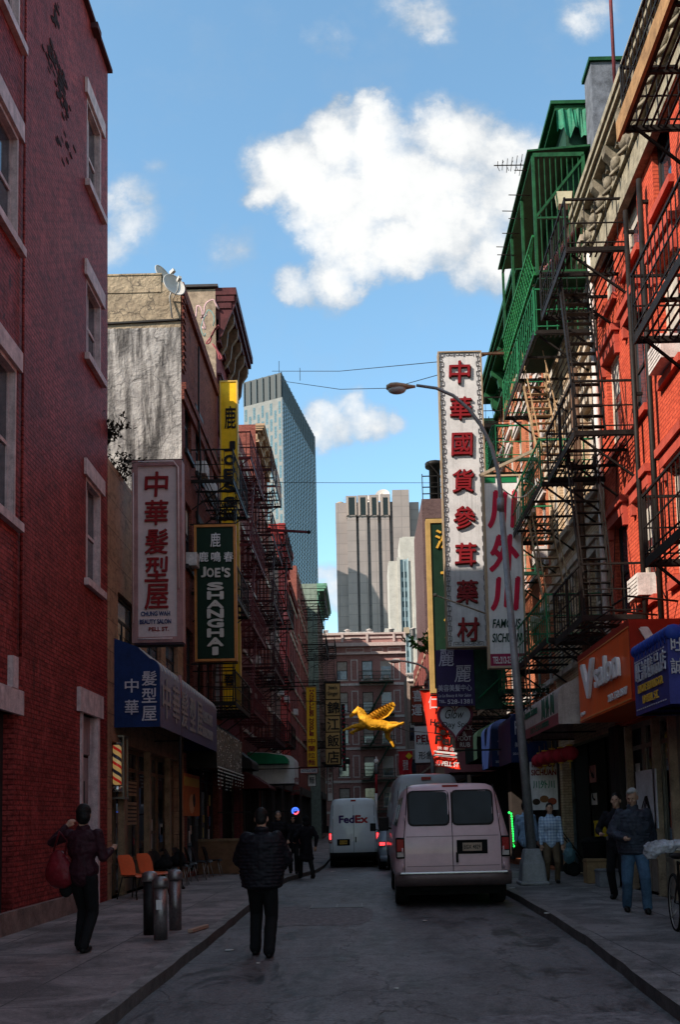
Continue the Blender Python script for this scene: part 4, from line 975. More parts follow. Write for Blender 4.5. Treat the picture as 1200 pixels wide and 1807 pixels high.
# green fire escape with lattice balconies on it
ga = thing('fire_escape', 'dark green balconies on the brown end building behind the winged horse', 'fire escape', (atY(665, 1300, YE).x, YE, 4), group='fire escapes on the facades')
for i, (zb, zt) in enumerate(rowsE):
    x0, x1 = atY(636, 1300, YE).x, atY(697, 1300, YE).x
    q = MB(); FE_.box(q, x0, x1, .1, 1.1, zb-.45, zb-.38)
    q.build('platform', M_dgreen, ga)
    r = MB()
    for z in (zb-.1, zb+.25, zb+.65): r.beam((x0, YE-1.1, z), (x1, YE-1.1, z), .05)
    k = x0
    while k < x1: r.beam((k, YE-1.1, zb-.4), (k, YE-1.1, zb+.65), .035); k += .2
    q2 = r.build('railing', M_dgreen, ga)
    if i < 4:
        s = MB(); z2 = rowsE[i+1][0]
        for o_ in (0, .5): s.beam((atY(686, 1300, YE).x, YE-.5-o_, zb-.4), (atY(652, 1300, YE).x, YE-.5-o_, z2-.4), .06, .16)
        s.build('stair', M_dgreen, ga)
tg = MB()
for k in range(5): x = EX0+1+k*2.3; tg.lathe((x, YE+2, HE), [(.25, 0), (.25, .8), (.4, .85), (0, 1.0)], 8)
tg.box(EX0+.6, EX0+6, YE+1.2, YE+6, HE, HE+.5); tg.build('skylight', M_white, be)

# ================================================================ TOWERS
def grid_mat(name, c_wall, c_win, bw, bh, mortar, offset=0.0, rough=.5, two=None):
    m, nt, b = _new(name); p = _pos(nt); s = nt.nodes.new('ShaderNodeSeparateXYZ'); nt.links.new(p, s.inputs[0])
    cb = nt.nodes.new('ShaderNodeCombineXYZ'); nt.links.new(_math(nt, 'ADD', s.outputs[0], s.outputs[1]), cb.inputs[0]); nt.links.new(s.outputs[2], cb.inputs[1])
    br_ = nt.nodes.new('ShaderNodeTexBrick'); br_.offset = offset; nt.links.new(cb.outputs[0], br_.inputs['Vector'])
    for k, v in (('Scale', 1.0), ('Mortar Size', mortar), ('Mortar Smooth', 0.05), ('Brick Width', bw), ('Row Height', bh)): br_.inputs[k].default_value = v
    br_.inputs['Color1'].default_value = (*c_win, 1); br_.inputs['Color2'].default_value = (*(two or c_win), 1); br_.inputs['Mortar'].default_value = (*c_wall, 1)
    nz_ = _noise(nt, p, .06, 5, .6); c = _mix(nt, _ramp(nt, nz_, [(.35, 0), (.65, .3)]), br_.outputs['Color'], tuple(x*.6 for x in c_wall))
    nt.links.new(c, b.inputs['Base Color']); nt.links.new(_ramp(nt, br_.outputs['Fac'], [(0, .15), (1, rough)]), b.inputs['Roughness']); return m
def seg_tower(t, x0, x1, y0, y1, z0, z1, m, name='wall', parent=None):
    q = MB(); q.box(x0, x1, y0, y1, z0, z1); return q.build(name, m, parent or t)
# glass office tower: corner towards us, two faces
YT = 900.0
t = thing('office_tower', 'tall blue-grey gridded office tower with dark louvred top, left of the gap', 'tower', (atY(500, 1200, YT).x, YT, 0))
A = atY(497, 700, YT); A.z = 0
Lw = atY(430, 700, YT+20); Lw.z = 0; Rr = atY(554, 700, YT+160); Rr.z = 0
zt_ = atY(497, 656, YT).z; zb_ = atY(497, 701, YT).z; zR = atY(497, 700, YT).z
def quadwall(a, b, z0, z1, m, name, off=0.0, par=None):
    q = MB(); d = (b-a).normalized(); n = Vector((d.y, -d.x, 0))*off
    q.add([a+n+Vector((0, 0, z0)), b+n+Vector((0, 0, z0)), b+n+Vector((0, 0, z1)), a+n+Vector((0, 0, z1))], [(0, 1, 2, 3)]); return q.build(name, m, par or t, fix=False)
# the solid body with a parallelogram plan
back = Lw + (Rr-A)
M_tw = mat('tower_mullion', (.42, .45, .45), .5, var=.1, scale=.1)
M_tg = glass('tower_glass', (.03, .06, .075), .08)
q = MB(); q.prism([A, Rr, back, Lw], (0, 0, zb_)); q.build('body', mat('tower_spandrel', (.15, .20, .235), .35, var=.15, scale=.3), t)
q = MB(); c_ = (A+back)/2; ins = [c_+(v-c_)*.985 for v in (A, Rr, back, Lw)]; q.prism([v+Vector((0, 0, zb_+.01)) for v in ins], (0, 0, zt_-zb_)); crown = q.build('louvred_top', mat('louvre_dark', (.045, .06, .07), .5), t)
q = MB()
for (a, b, n_) in ((Lw, A, 6), (A, Rr, 18)):
    for i in range(n_+1): p = a.lerp(b, i/n_); q.beam(p+Vector((0, 0, zb_)), p+Vector((0, 0, zt_-.5)), 1.0)
q.build('fin', mat('tower_fin', (.13, .16, .18), .5), crown)
# right face: grid of windows, one strip per floor with mullions
q = MB(); g = MB(); d = (Rr-A); L = d.length; d.normalize(); nrm = Vector((d.y, -d.x, 0))
H_ = zb_; fl = 4.4; nf = int(H_/fl)
for k in range(nf): 
    z0_ = k*fl+1.3; g.add([A+nrm*.15+Vector((0, 0, z0_)), Rr+nrm*.15+Vector((0, 0, z0_)), Rr+nrm*.15+Vector((0, 0, z0_+2.2)), A+nrm*.15+Vector((0, 0, z0_+2.2))], [(0, 1, 2, 3)])
for i in range(21): p = A+d*(L*i/20)+nrm*.2; q.beam(p, p+Vector((0, 0, H_)), 1.0)
g.build('window_band', M_tg, t, fix=False); q.build('mullion', mat('tower_mullion_blue', (.20, .23, .255), .5, var=.1, scale=.1), t)
# left face: pale wall with staggered window strips
d = (A-Lw); L = d.length; d.normalize(); nrm = Vector((d.y, -d.x, 0))
quadwall(Lw, A, 0, H_, mat('tower_pale_wall', (.20, .21, .215), .6, var=.2, scale=.2), 'pale_wall', .25)
g = MB(); st = L/9
for i in range(9):
    k = 0
    while k*17 < H_:
        z0_ = k*17 + (0 if i % 2 else 8.5); p = Lw+d*(st*(i+.22))+nrm*.3; p2 = Lw+d*(st*(i+.78))+nrm*.3
        if z0_+13 < H_: g.add([p+Vector((0, 0, z0_)), p2+Vector((0, 0, z0_)), p2+Vector((0, 0, z0_+13)), p+Vector((0, 0, z0_+13))], [(0, 1, 2, 3)])
        k += 1
g.build('window_strip', M_tg, t, fix=False)
q = MB()
for dx, h in ((18, 14), (-4, 22)): p = A+Vector((dx, 20, zt_)); q.tube([p, p+Vector((0, 0, h))], .3, 5)
q.build('mast', M_black, t)

# windowless slab tower with fins
YS_ = 520.0
P = lambda x, y: atY(x, y, YS_)
t = thing('windowless_tower', 'windowless tan stone tower with four dark vents and rooftop dishes in the gap', 'tower', (P(665, 1400).x, YS_, 0))
SL = grid_mat('granite_panels', (.20, .175, .17), (.31, .265, .25), 5.6, 6.2, .2, rough=.8, two=(.28, .24, .23))
zt_ = P(660, 882).z
xs = [592, 612, 632, 652, 672, 690, 721]
seg_tower(t, P(592, 900).x, P(722, 900).x, YS_, YS_+45, 0, P(660, 886).z, SL)
for i, (a, b) in enumerate([(612, 628), (632.5, 647), (652.5, 666), (672, 686)]):
    q = MB(); q.box(P(a, 900).x, P(b, 900).x, YS_-5, YS_-.01, 0, P(a, 916).z); q.box(P(a-1, 900).x, P(b+2.5, 900).x, YS_-5.6, YS_-.01, P(a, 916).z+.01, P(a, 881-i*1.0).z); w_ = q.build('fin', SL, t)
    q = MB(); q.box(P(a+2, 900).x, P(b, 900).x, YS_-5.9, YS_-5.61, P(a, 914).z, P(a, 884).z); v_ = q.build('vent', mat('vent_dark', (.018, .028, .032), .4), t)
    q = MB()
    for e in (0, 1): x_ = P(a+2 if e == 0 else b, 900).x; q.box(x_-.5, x_+.5, YS_-6.1, YS_-5.6, P(a, 915).z, P(a, 883).z)
    q.build('vent_frame', mat('vent_frame', (.34, .28, .25), .7), v_)
q = MB(); q.box(P(692, 900).x, P(721, 900).x, YS_-9, YS_-.01, 0, P(700, 874).z); q.build('bay', SL, t)
q = MB(); q.box(P(722.5, 900).x, P(739, 900).x, YS_-3, YS_+30, 0, P(730, 889).z); q.build('stair_tower', SL, t)
for lab, px_, py_, r_, h in (('large white rooftop dish on the windowless tower', 676, 868, 4.4, 6), ('small tilted rooftop dish left of the large one', 650, 874, 2.6, 3)):
    c = P(px_, py_); c.y += 8; dt = thing('satellite_dish', lab, 'satellite dish', c)
    q = MB(); n = 24; vs = []; fs = []; dd_ = Vector((-.2, -1, .35)).normalized() if r_ > 3 else Vector((-.6, -.8, .3)).normalized(); u = dd_.cross(Vector((0, 0, 1))).normalized(); v = u.cross(dd_)
    for i in range(5):
        rr = r_*i/4
        for j in range(n): a = 2*math.pi*j/n; vs.append(c+u*(rr*math.cos(a))+v*(rr*math.sin(a))+dd_*(.3*rr*rr/r_))
    for i in range(4):
        for j in range(n): fs.append((i*n+j, i*n+(j+1) % n, (i+1)*n+(j+1) % n, (i+1)*n+j))
    q.add(vs, fs, True); q.build('reflector', M_white, dt)
    q = MB(); q.beam(c-dd_*.3, Vector((c.x, c.y+1, P(660, 886).z)), .8); q.beam(c, c+dd_*r_*.7, .35); q.build('mount', M_stone, dt)
q = MB()
for x in (608, 620, 640, 705, 712): p = P(x, 884); q.tube([p, p+Vector((0, 0, 2.4))], .12, 5)
q.ellip(P(600, 884)+Vector((0, 6, 0)), (2.5, 2.5, 1.6)); q.build('roof_antenna', M_stone, t)

ob_ = thing('shadow_caster_block', 'unseen block added behind the left facades to shade the windowless tower', 'building', (-75, 500, 0))
q = MB(); q.prism([Vector(v) for v in ((-56, 475, 0), (-95, 505, 0), (-125, 470, 0), (-86, 440, 0))], (0, 0, 194)); q.build('body', SL, ob_)  # unseen prism, shaped to cast the slanting shadow on the windowless tower
# white stepped art-deco building
YW = 330.0
P = lambda x, y: atY(x, y, YW)
t = thing('stepped_building', 'pale limestone stepped building with tall blue window bays below the windowless tower', 'building', (P(715, 1400).x, YW, 0))
LIME = mat('limestone', (.42, .40, .375), .75, var=.18, scale=.25, streak=.25)
q = MB(); q.box(P(686, 1000).x, P(760, 1000).x, YW, YW+20, 0, P(700, 990).z); q.box(P(707, 1000).x, P(762, 1000).x, YW+1.5, YW+18, 0, P(700, 947).z); q.box(P(712, 1000).x, P(762, 1000).x, YW+2.5, YW+17, 0, P(700, 944).z)
q.box(P(679, 1100).x, P(700, 1100).x, YW+.6, YW+16, 0, P(690, 1108).z); wl_ = q.build('wall', LIME, t)
for i, (a, b) in enumerate([(709, 722), (737.5, 750)]):
    q = MB(); x0, x1 = P(a, 1100).x, P(b, 1100).x; q.box(x0, x1, YW-.4, YW-.05, 5, P(700, 988 if i == 0 else 983).z)
    bay = q.build('window_bay', mat('bay_blue', (.2, .27, .3), .4, var=.15, scale=.5), t)
    g = MB(); z = 8.0
    while z < P(700, 1012).z: g.box(x0+.5, x1-.5, YW-.5, YW-.41, z, z+2.2); z += 3.7
    g.build('pane', mat('bay_glass', (.04, .065, .08), .15), bay)
    g = MB(); g.box((x0+x1)/2-.15, (x0+x1)/2+.15, YW-.75, YW-.51, 5, P(700, 990).z); g.box(x0-.35, x0, YW-.6, YW-.06, 5, P(700, 986).z); g.box(x1, x1+.35, YW-.6, YW-.06, 5, P(700, 986).z); g.build('mullion', mat('mullion_blue', (.38, .46, .5), .4), bay)
q = MB()
for x in (704, 731, 756): q.box(P(x-3, 1000).x, P(x+2, 1000).x, YW-1.2, YW-.01, 0, P(700, 985).z)
q.build('pier', LIME, t)
q = MB(); q.box(P(712, 1100).x, P(722, 1100).x, YW-3, YW-.8, P(715, 1120).z, P(715, 1110).z); q.build('balcony', M_stone, t)
# ================================================================ SIGNS
M_sw = mat('sign_white', (.72, .68, .68), .5, var=.12, scale=2, streak=.35)
M_swp = mat('sign_white_pinkish', (.55, .46, .47), .45, var=.12, scale=2)
M_swb = mat('sign_white_weathered', (.54, .52, .53), .55, var=.15, scale=3, streak=.45, bump=.2)
M_pinkfr = mat('sign_frame_pink', (.36, .2, .2), .5, var=.25, streak=.3)
M_redch = mat('letter_dark_red', (.20, .010, .014), .45, var=.1)
M_navy = mat('letter_navy', (.02, .03, .12), .5)
M_sgreen = mat('sign_dark_green', (.008, .026, .015), .5, var=.2)
M_orfr = mat('sign_frame_orange', (.5, .2, .06), .5, var=.2)
M_gold = mat('letter_gold', (.6, .33, .05), .45, var=.1)
M_pale = mat('letter_pale', (.55, .5, .45), .5, var=.08)
M_yel = mat('sign_yellow', (.80, .46, .015), .45, var=.12, streak=.25)
M_blk = mat('letter_black', (.012, .011, .011), .5)
def sign(name, label, px0, px1, py0, py1, Y, face, frame=None, fw=.05, th=.16, cat='sign', group=None, bracket=None, brz=(.03,)):
    """a board hanging across the pavement, facing the camera; bracket = x of the wall it is fixed to"""
    a, b = atY(px0, (py0+py1)/2, Y), atY(px1, (py0+py1)/2, Y); z1, z0 = atY((px0+px1)/2, py0, Y).z, atY((px0+px1)/2, py1, Y).z
    x0, x1 = a.x, b.x
    t = thing(name, label, cat, ((x0+x1)/2, Y, z0), group=group)
    q = MB(); q.box(x0+fw*.5, x1-fw*.5, Y, Y+th-.03, z0+fw*.5, z1-fw*.5); q.build('board', face, t)
    if frame:
        q = MB(); d0, d1 = Y-.035, Y+th
        q.box(x0, x0+fw, d0, d1, z0, z1); q.box(x1-fw, x1, d0, d1, z0, z1); q.box(x0+fw, x1-fw, d0+.002, d1, z0, z0+fw); q.box(x0+fw, x1-fw, d0+.002, d1, z1-fw, z1); q.build('frame', frame, t)
    if bracket is not None:
        for k, e in enumerate(brz if len(brz) > 1 else (.04, .96)):
            q = MB(); z = z1-(z1-z0)*e; far_ = x1 if bracket < x0 else x0
            q.beam((bracket, Y+th*.5, z1+.05 if k == 0 else z0-.05), (far_, Y+th*.5, z1+.05 if k == 0 else z0-.05), .045)
            q.build('bracket', M_black, t)
    def U(px, py): p = atY(px, py, Y); return Vector((p.x, Y-.004, p.z))
    return t, U, (x0, x1, z0, z1)
def chars(t, U, items, m, name='lettering', bold=.012, Y=None, thick=.03):
    """items: (text, px, py, pixel width, pixel height)"""
    for it in items:
        q = MB(); s, px, py, pw, ph = it[:5]; c = U(px, py); k = c.y/F
        put_text(q, s, c - Vector((0, thick*.2, 0)), pw*k if pw else None, ph*k if ph else None, ux=(1, 0, 0), uy=(0, 0, 1), bold=(it[5] if len(it) > 5 else bold), shear=(it[6] if len(it) > 6 else 0), thick=thick, rot=(it[7] if len(it) > 7 else 0))
        q.build(name, m, t, fix=False)

# barber sign
t, U, (x0, x1, z0, z1) = sign('hanging_sign', 'tall pink framed white sign with dark red characters above the blue awning', 233, 322, 813, 1134, 18.6, M_swp, M_pinkfr, .12, .24, bracket=WL)
chars(t, U, [(c, 276, y, 42, 45, .03, .05) for c, y in zip('中華髮型屋', (855, 905, 956, 1005, 1053))], M_redch, thick=.03)
chars(t, U, [('CHUNG WAH', 274, 1083, 52, 8), ('BEAUTY SALON', 274, 1097, 56, 8)], M_navy, bold=.03, thick=.01); chars(t, U, [('PELL ST.', 280, 1110, 36, 7)], M_redch, bold=.02, thick=.01)
q = MB(); Yb = 18.53; q.tube([(x0+.16, Yb-.05, z1-.07), (x1-.16, Yb-.05, z1-.07), (x1-.06, Yb-.05, z1-.2), (x1-.06, Yb-.05, z0+1.1)], .018, 6); q.tube([(x0+.14, Yb-.05, z0+.06), (x1-.2, Yb-.05, z0+.06)], .018, 6); q.tube([(x0+.05, Yb-.05, z0+.4), (x0+.05, Yb-.05, z1-.3)], .014, 6)
q.build('neon_tube', mat('unlit_tube', (.62, .5, .5), .3), t)
# restaurant sign, green
t, U, _b = sign('hanging_sign', 'dark green restaurant sign with orange frame and pale vertical lettering', 343, 417, 926, 1167, 26, M_sgreen, M_orfr, .07, .2, bracket=WL)
chars(t, U, [('鹿', 380, 953, 18, 26, .01)], M_sw); chars(t, U, [(c, x, 983, 17, 18, .015) for c, x in zip('鹿鳴春', (359, 381, 403))], M_sw)
chars(t, U, [('J', 359, 1010, 8, 18, .03), ('O', 371, 1011, 12, 16, .03), ('E', 384, 1011, 9, 16, .03), ("'", 393, 1005, 3, 7, .02), ('S', 401, 1011, 10, 16, .03)], M_pale, name='lettering')
chars(t, U, [(c, 380, y, 9 if c == 'I' else 28, h, .05, 0, 0) for c, y, h in zip('SHANGHAI', (1035, 1051, 1066.5, 1083, 1100, 1117, 1133, 1149), (13, 13, 13, 15, 14, 14, 14, 13))], M_pale, name='lettering')
# tall yellow sign behind the fire escape
t, U, _b = sign('hanging_sign', 'very tall yellow sign with black characters behind the black fire escape', 390, 422, 672, 1252, 31.6, M_yel, mat('sign_yellow_edge', (.6, .38, .1), .5), .045, .22, bracket=WL)
chars(t, U, [('鹿', 406, 737, 20, 42, .02)]+[(c, 405, y, 5 if c == 'I' else 19, h, .05) for c, y, h in zip(["J", "O", "E'", 'S', 'S', 'H', 'A', 'N', 'G', 'H', 'A', 'I'], (788, 812, 836, 860, 886, 910, 934, 958, 982, 1006, 1030, 1054), [17]*12)]+[(c, 405, y, 20, 20, .02) for c, y in zip('鹿鳴春', (1100, 1150, 1200))], M_blk)
# hand pulled noodle
t, U, _b = sign('hanging_sign', 'slim bright yellow noodle shop sign with red vertical lettering', 541, 559, 1212, 1353, 38, M_yel, mat('sign_orange_edge', (.45, .22, .04)), .03, .15, bracket=-4.7)
chars(t, U, [(c, 550, 1219+i*4.75, 7.5, 3.9, .04) for i, c in enumerate('HANDPULLED')]+[(c, 550, 1270+i*5.2, 7.5, 4.2, .04) for i, c in enumerate('NOODLE')]+[(c, 550, y, 12, 10, .02) for c, y in zip('中蘭拉麵', (1308, 1321, 1333, 1345))], M_redch, thick=.015)
t, U, _b = sign('small_sign', 'narrow white strip sign right under the slim yellow sign', 529, 561, 1355, 1365, 38, M_sw, M_redch, .03, .08)
chars(t, U, [('NOODLE BAR', 545, 1360, 26, 5)], M_navy, thick=.01)
t, U, _b = sign('small_sign', 'small square white sign below the narrow white strip sign', 543, 558, 1367, 1388, 38.3, M_sw, M_blk, .02, .08)
chars(t, U, [('麵', 550, 1377, 9, 12)], M_blk, thick=.01)
# ginger sign: five tan panels
t, U, (x0, x1, z0, z1) = sign('hanging_sign', 'brown framed sign of five stacked tan panels with black characters', 573, 602, 1204, 1351, 44, mat('sign_brown', (.05, .03, .015)), M_blk, .03, .25, bracket=-4.7)
TANP = mat('sign_tan_panel', (.46, .28, .11), .5, var=.15)
for i in range(5):
    ya = 1206+i*28.8; q = MB(); a_, b_ = U(575, ya+1), U(600, ya+27); q.box(a_.x, b_.x, 43.96, 44.01, b_.z, a_.z); q.build('panel', TANP, t)
chars(t, lambda x, y: U(x, y)+Vector((0, -.045, 0)), [("Joe's", 587, 1214, 16, 8), ('Ginger', 587, 1225, 20, 9)]+[(c, 588, y, 21, 21, .03) for c, y in zip('錦江飯店', (1249, 1278, 1307, 1336))], M_blk, thick=.02)
q = MB(); a_, b_ = U(602, 1242), U(611, 1360); q.box(a_.x, b_.x, 44.1, 44.3, b_.z, a_.z); q.box(U(588, 0).x, b_.x, 44.1, 44.3, U(0, 1362).z, U(0, 1353).z); s_ = q.build('side_board', M_blk, t)
q = MB()
for k in range(16): p = U(607-(k % 2)*2, 1247+k*7); q.ellip((p.x, 44.08, p.z), (.05, .03, .05), n=6, m=4)
q.build('bulb', mat('red_bulb', (.4, .02, .05), .3), s_)
t, U, _b = sign('small_sign', 'narrow white vertical sign low under the five tan panels', 577, 588, 1352, 1414, 45, M_sw, M_blk, .03, .1)
chars(t, U, [(c, 582.5, 1360+i*9, 7, 7) for i, c in enumerate('酒家大飯店')], M_redch, thick=.01)

# --- right: very tall white sign
YWs = 24.0
t, U, (x0, x1, z0, z1) = sign('hanging_sign', 'very tall white vertical sign with eight dark red characters and fretwork border', 780.5, 859, 620, 1143, YWs, M_swb, mat('sign_edge_tan', (.3, .22, .15), .6), .035, .25)
# board leans with the lens only: build characters down its middle
import itertools
n_ = 8; H_ = z1-z0
chs = '中華國貨參茸藥材'
for i, c in enumerate(chs):
    q = MB(); qb = MB()
    cz = z1 - H_*((i+.5)/n_*.99+.012); cx = (x0+x1)/2-.02
    put_text(q, c, (cx, YWs-.02, cz), .58, .62, bold=.035, shear=.05, thick=.05, res=4)
    put_text(qb, c, (cx+.018, YWs-.004, cz-.018), .60, .64, bold=.055, shear=.05, thick=.012, res=3)
    l_ = q.build('lettering', M_redch, t, fix=False); qb.build('letter_backing', mat('letter_rust_edge', (.12, .035, .022), .7), l_, fix=False)
# Greek-key border of thin raised strips
q = MB(); g = .13; w_ = .012
def key(cx, cz, hz, flip):
    s = 1 if flip else -1; e = g*.42
    pts = [(-e, e), (e, e), (e, -e), (-e*.3, -e), (-e*.3, e*.25), (e*.35, e*.25)]
    pp = [Vector((cx+s*(a if not hz else b), YWs-.008, cz+(b if not hz else a))) for a, b in pts]
    for a, b in zip(pp, pp[1:]): q.beam(a, b, w_, w_)
k = 0; z = z0+.12
while z < z1-.08: key(x0+.1, z, 0, k % 2); key(x1-.1, z, 0, (k+1) % 2); z += g*1.05; k += 1
x = x0+.25
while x < x1-.2: key(x, z0+.1, 1, k % 2); key(x, z1-.1, 1, k % 2); x += g*1.05; k += 1
q.build('fretwork_border', mat('fretwork_grey', (.12, .11, .12), .6), t)
q = MB()
for z in (z1-.02, z0+3.0, z0+.9): q.beam((x1, YWs+.12, z), (WR, YWs+.12, z), .06)
q.beam((x1, YWs+.12, z1-.1), (WR, YWs+1.2, z1+.9), .03)
q.build('bracket', M_rust, t)
rd = thing('flag_rod', 'thin pole with a ball tip slanting across the lower part of the tall white sign', 'rod', atY(858, 1083, 22.9))
q = MB(); a_, b_ = atY(858, 1083, 22.9), atY(768, 1050, 22.7); q.tube([a_, b_], .02, 6); q.tube([a_, Vector((WR, 23.2, a_.z-.3))], .02, 6); q.build('rod', M_stone, rd)
q = MB(); q.ellip(b_, (.05, .05, .05)); q.build('ball', M_stone, rd)

# Sichuan sign
YS1 = 22.2
t, U, (x0, x1, z0, z1) = sign('hanging_sign', 'long white restaurant sign with crimson characters and green top band behind the lamp post', 857, 925, 838, 1179, YS1, M_sw, mat('sign_edge_tan2', (.42, .3, .2), .6), .045, .22)
CR = mat('letter_crimson', (.55, .012, .05), .45)
pxm = (x0+x1)/2
for c, zc_, h in (('川', .18*1, .92), ('外', .41, .9), ('川', .62, .8)):
    q = MB()
    put_text(q, c, (pxm, YS1-.004, z1-(z1-z0)*zc_-.0), .70, h, bold=.11, shear=.12, thick=.01, res=4); q.build('lettering', CR, t, fix=False)
q = MB(); put_text(q, 'FAMOUS', (pxm, YS1-.004, z0+1.12), .70, .22, bold=.025, shear=.2, thick=.01); put_text(q, 'SICHUAN', (pxm, YS1-.004, z0+.76), .74, .22, bold=.025, shear=.2, thick=.01)
q.build('lettering', mat('letter_green_black', (.012, .04, .03), .5), t, fix=False)
q = MB(); q.box(x0+.05, x1-.05, YS1-.012, YS1-.001, z0+.06, z0+.36); st_ = q.build('phone_strip', mat('strip_magenta', (.3, .02, .07), .5), t)
q = MB(); put_text(q, 'TEL:212-233-8888', (pxm, YS1-.014, z0+.2), .74, .17, bold=.02, thick=.008); q.build('lettering', M_sw, t, fix=False)
q = MB(); q.box(x0+.06, x0+.32, YS1-.012, YS1-.001, z1-.2, z1-.05); q.box(x0+.4, x1-.1, YS1-.012, YS1-.001, z1-.2, z1-.05); q.build('green_band', mat('band_green', (.01, .16, .06), .5), t)
q = MB(); a_ = Vector((x0-.05, YS1+.1, z1+.03)); q.beam(a_, (WR, YS1+.1, z1+.9), .07); q.beam((x1, YS1+.1, z0+.4), (WR, YS1+.1, z0+.1), .05); q.build('bracket', M_stone, t)

# green and gold sign behind the white one
YG = 27.0
t, U, (x0, x1, z0, z1) = sign('hanging_sign', 'dark green sign with gold characters and tan edge mostly hidden behind the tall white sign', 756, 862, 915, 1222, YG, M_sgreen, mat('sign_edge_gold', (.42, .27, .1), .5), .13, .3, bracket=WR)
chars(t, U, [('洲', 787, 952, 38, 34, .03), ('十', 798, 1013, 40, 40, .04), ('月', 800, 1075, 34, 46, .03), ('食', 805, 1130, 38, 34, .03)], M_gold, thick=.04)
# purple salon sign
YPp = 25.2
t, U, _b = sign('hanging_sign', 'deep purple beauty salon sign with two large pale characters', 770, 838, 1146, 1246, YPp, mat('sign_purple', (.028, .012, .075), .4, var=.2), None, .02, .14)
M_lil = mat('letter_lilac', (.45, .42, .52), .5)
chars(t, U, [('麗', 788, 1161, 28, 30, .01, .1), ('麗', 817, 1189, 30, 30, .01, .1), ('美容美髮中心', 803, 1214, 60, 12, .012), ('La La Beauty & Hair Salon', 803, 1228, 58, 7, 0, .2), ('TEL.', 781, 1238, 12, 5), ('528-1381', 812, 1238, 44, 8, .01)], M_lil, thick=.01)
q = MB(); q.box(_b[1], _b[1]+.75, YPp+.02, YPp+.16, _b[2]-.1, _b[3]); q.build('backing_board', M_dgreen, t)
q = MB(); q.tube([(_b[1]+.1, YPp, _b[2]+.2), (WR, YPp-.1, _b[3]+.2)], .025, 6); q.build('bracket', mat('mid_green_iron', (.02, .16, .07)), t)
# heart sign
YHh = 25.6
c = atY(804, 1275, YHh); k = YHh/F
def heart(cx, cz, w, h, y, n=40):
    pts = []
    for i in range(n):
        a = 2*math.pi*i/n; X = 16*math.sin(a)**3; Z = 13*math.cos(a)-5*math.cos(2*a)-2*math.cos(3*a)-math.cos(4*a)
        pts.append((cx+X/16*w/2, y, cz+(Z+2.5)/14.5*h/2))
    return pts
t = thing('heart_sign', 'heart shaped day spa sign in dark pink and white hanging under the purple sign', 'sign', c)
q = MB(); q.prism(heart(c.x, c.z, 64*k, 66*k, YHh), (0, .1, 0)); q.build('board', mat('heart_maroon', (.2, .03, .06), .45), t)
q = MB(); q.prism(heart(c.x, c.z+.02, 54*k, 55*k, YHh-.02), (0, .018, 0)); q.build('face', mat('heart_pale', (.5, .5, .55), .45, var=.15), t)
q = MB(); put_text(q, 'Glow', (c.x-.02, YHh-.024, c.z+.24), 34*k, 16*k, shear=.4, thick=.008); put_text(q, 'Day Spa', (c.x, YHh-.024, c.z-.08), 46*k, 13*k, bold=.004, thick=.008); q.build('lettering', M_blk, t, fix=False)
q = MB(); q.tube([(c.x, YHh+.05, c.z+.4), (c.x, YHh+.05, c.z+.7)], .02, 6); q.beam((c.x-.2, YHh+.05, c.z+.15), (WR, YHh+.05, c.z+.15), .04); q.build('bracket', M_black, t)
t, U, _b = sign('small_sign', 'maroon foot rub sign tucked behind the heart sign', 803, 835, 1272, 1321, 26.0, mat('sign_maroon', (.09, .012, .02), .45), None, .02, .1, bracket=WR)
chars(t, U, [('BACK', 823, 1284, 22, 8), ('&', 820, 1295, 7, 8), ('FOOT', 820, 1303, 24, 8, .01), ('RUB', 821, 1314, 18, 8, .01)], M_swp, thick=.01)
# white PEL sign, red sign with characters
t, U, _b = sign('small_sign', 'square white hair salon sign with dark red letters left of the red banner', 732, 768, 1281, 1346, 40, M_sw, None, .02, .15, bracket=4.9)
chars(t, U, [('PELL', 752, 1303, 34, 12, .03), ], M_redch, thick=.01); chars(t, U, [('HAIR SALON', 752, 1312, 34, 4, .01), ('形象', 752, 1333, 26, 14, .01)], M_blk, thick=.01)
t, U, _b = sign('small_sign', 'brick red sign with two white characters, one above the other', 725, 747, 1212, 1276, 42, mat('sign_brickred', (.3, .05, .03), .5), mat('sign_brown', (.05, .03, .015)), .05, .2, bracket=4.7)
chars(t, U, [('喜', 737, 1228, 17, 20, .02), ('運', 736, 1253, 18, 19, .02)], M_sw, thick=.03)
# red banner, rippled cloth on a pole
def cloth(name, label, cat, pxy, Y, m, nx=14, ny=26, amp=.07, group=None, thick=.006):
    """pxy: four pixel corners TL, TR, BR, BL at depth Y; rippled sheet with thickness"""
    P4 = [atY(x, y, Y) for x, y in pxy]; t = thing(name, label, cat, P4[0], group=group)
    q = MB(); vs = []; fs = []
    for s_ in (0, 1):
        for j in range(ny+1):
            for i in range(nx+1):
                u, v = i/nx, j/ny; p = P4[0].lerp(P4[1], u).lerp(P4[3].lerp(P4[2], u), v)
                p = p+Vector((.02*math.sin(v*7), amp*math.sin(u*7+v*3.0)*(.25+v)+amp*.5*math.sin(v*9+u*2), 0)) + Vector((0, s_*thick, 0)); vs.append(p)
    n = (nx+1)*(ny+1)
    for s_ in (0, 1):
        for j in range(ny):
            for i in range(nx):
                a = s_*n+j*(nx+1)+i; f = (a, a+1, a+nx+2, a+nx+1); fs.append(f if s_ else f[::-1])
    q.add(vs, fs, True); q.build('cloth', m, t, fix=False); return t, P4
M_red = mat('banner_red', (.72, .035, .015), .7, var=.12)
t, P4 = cloth('banner', 'large red-orange vertical banner with black and white lettering over the pink van', 'banner', ((741, 1218), (772, 1218), (812, 1358), (768, 1352)), 28.4, M_red)
k = 28.4/F
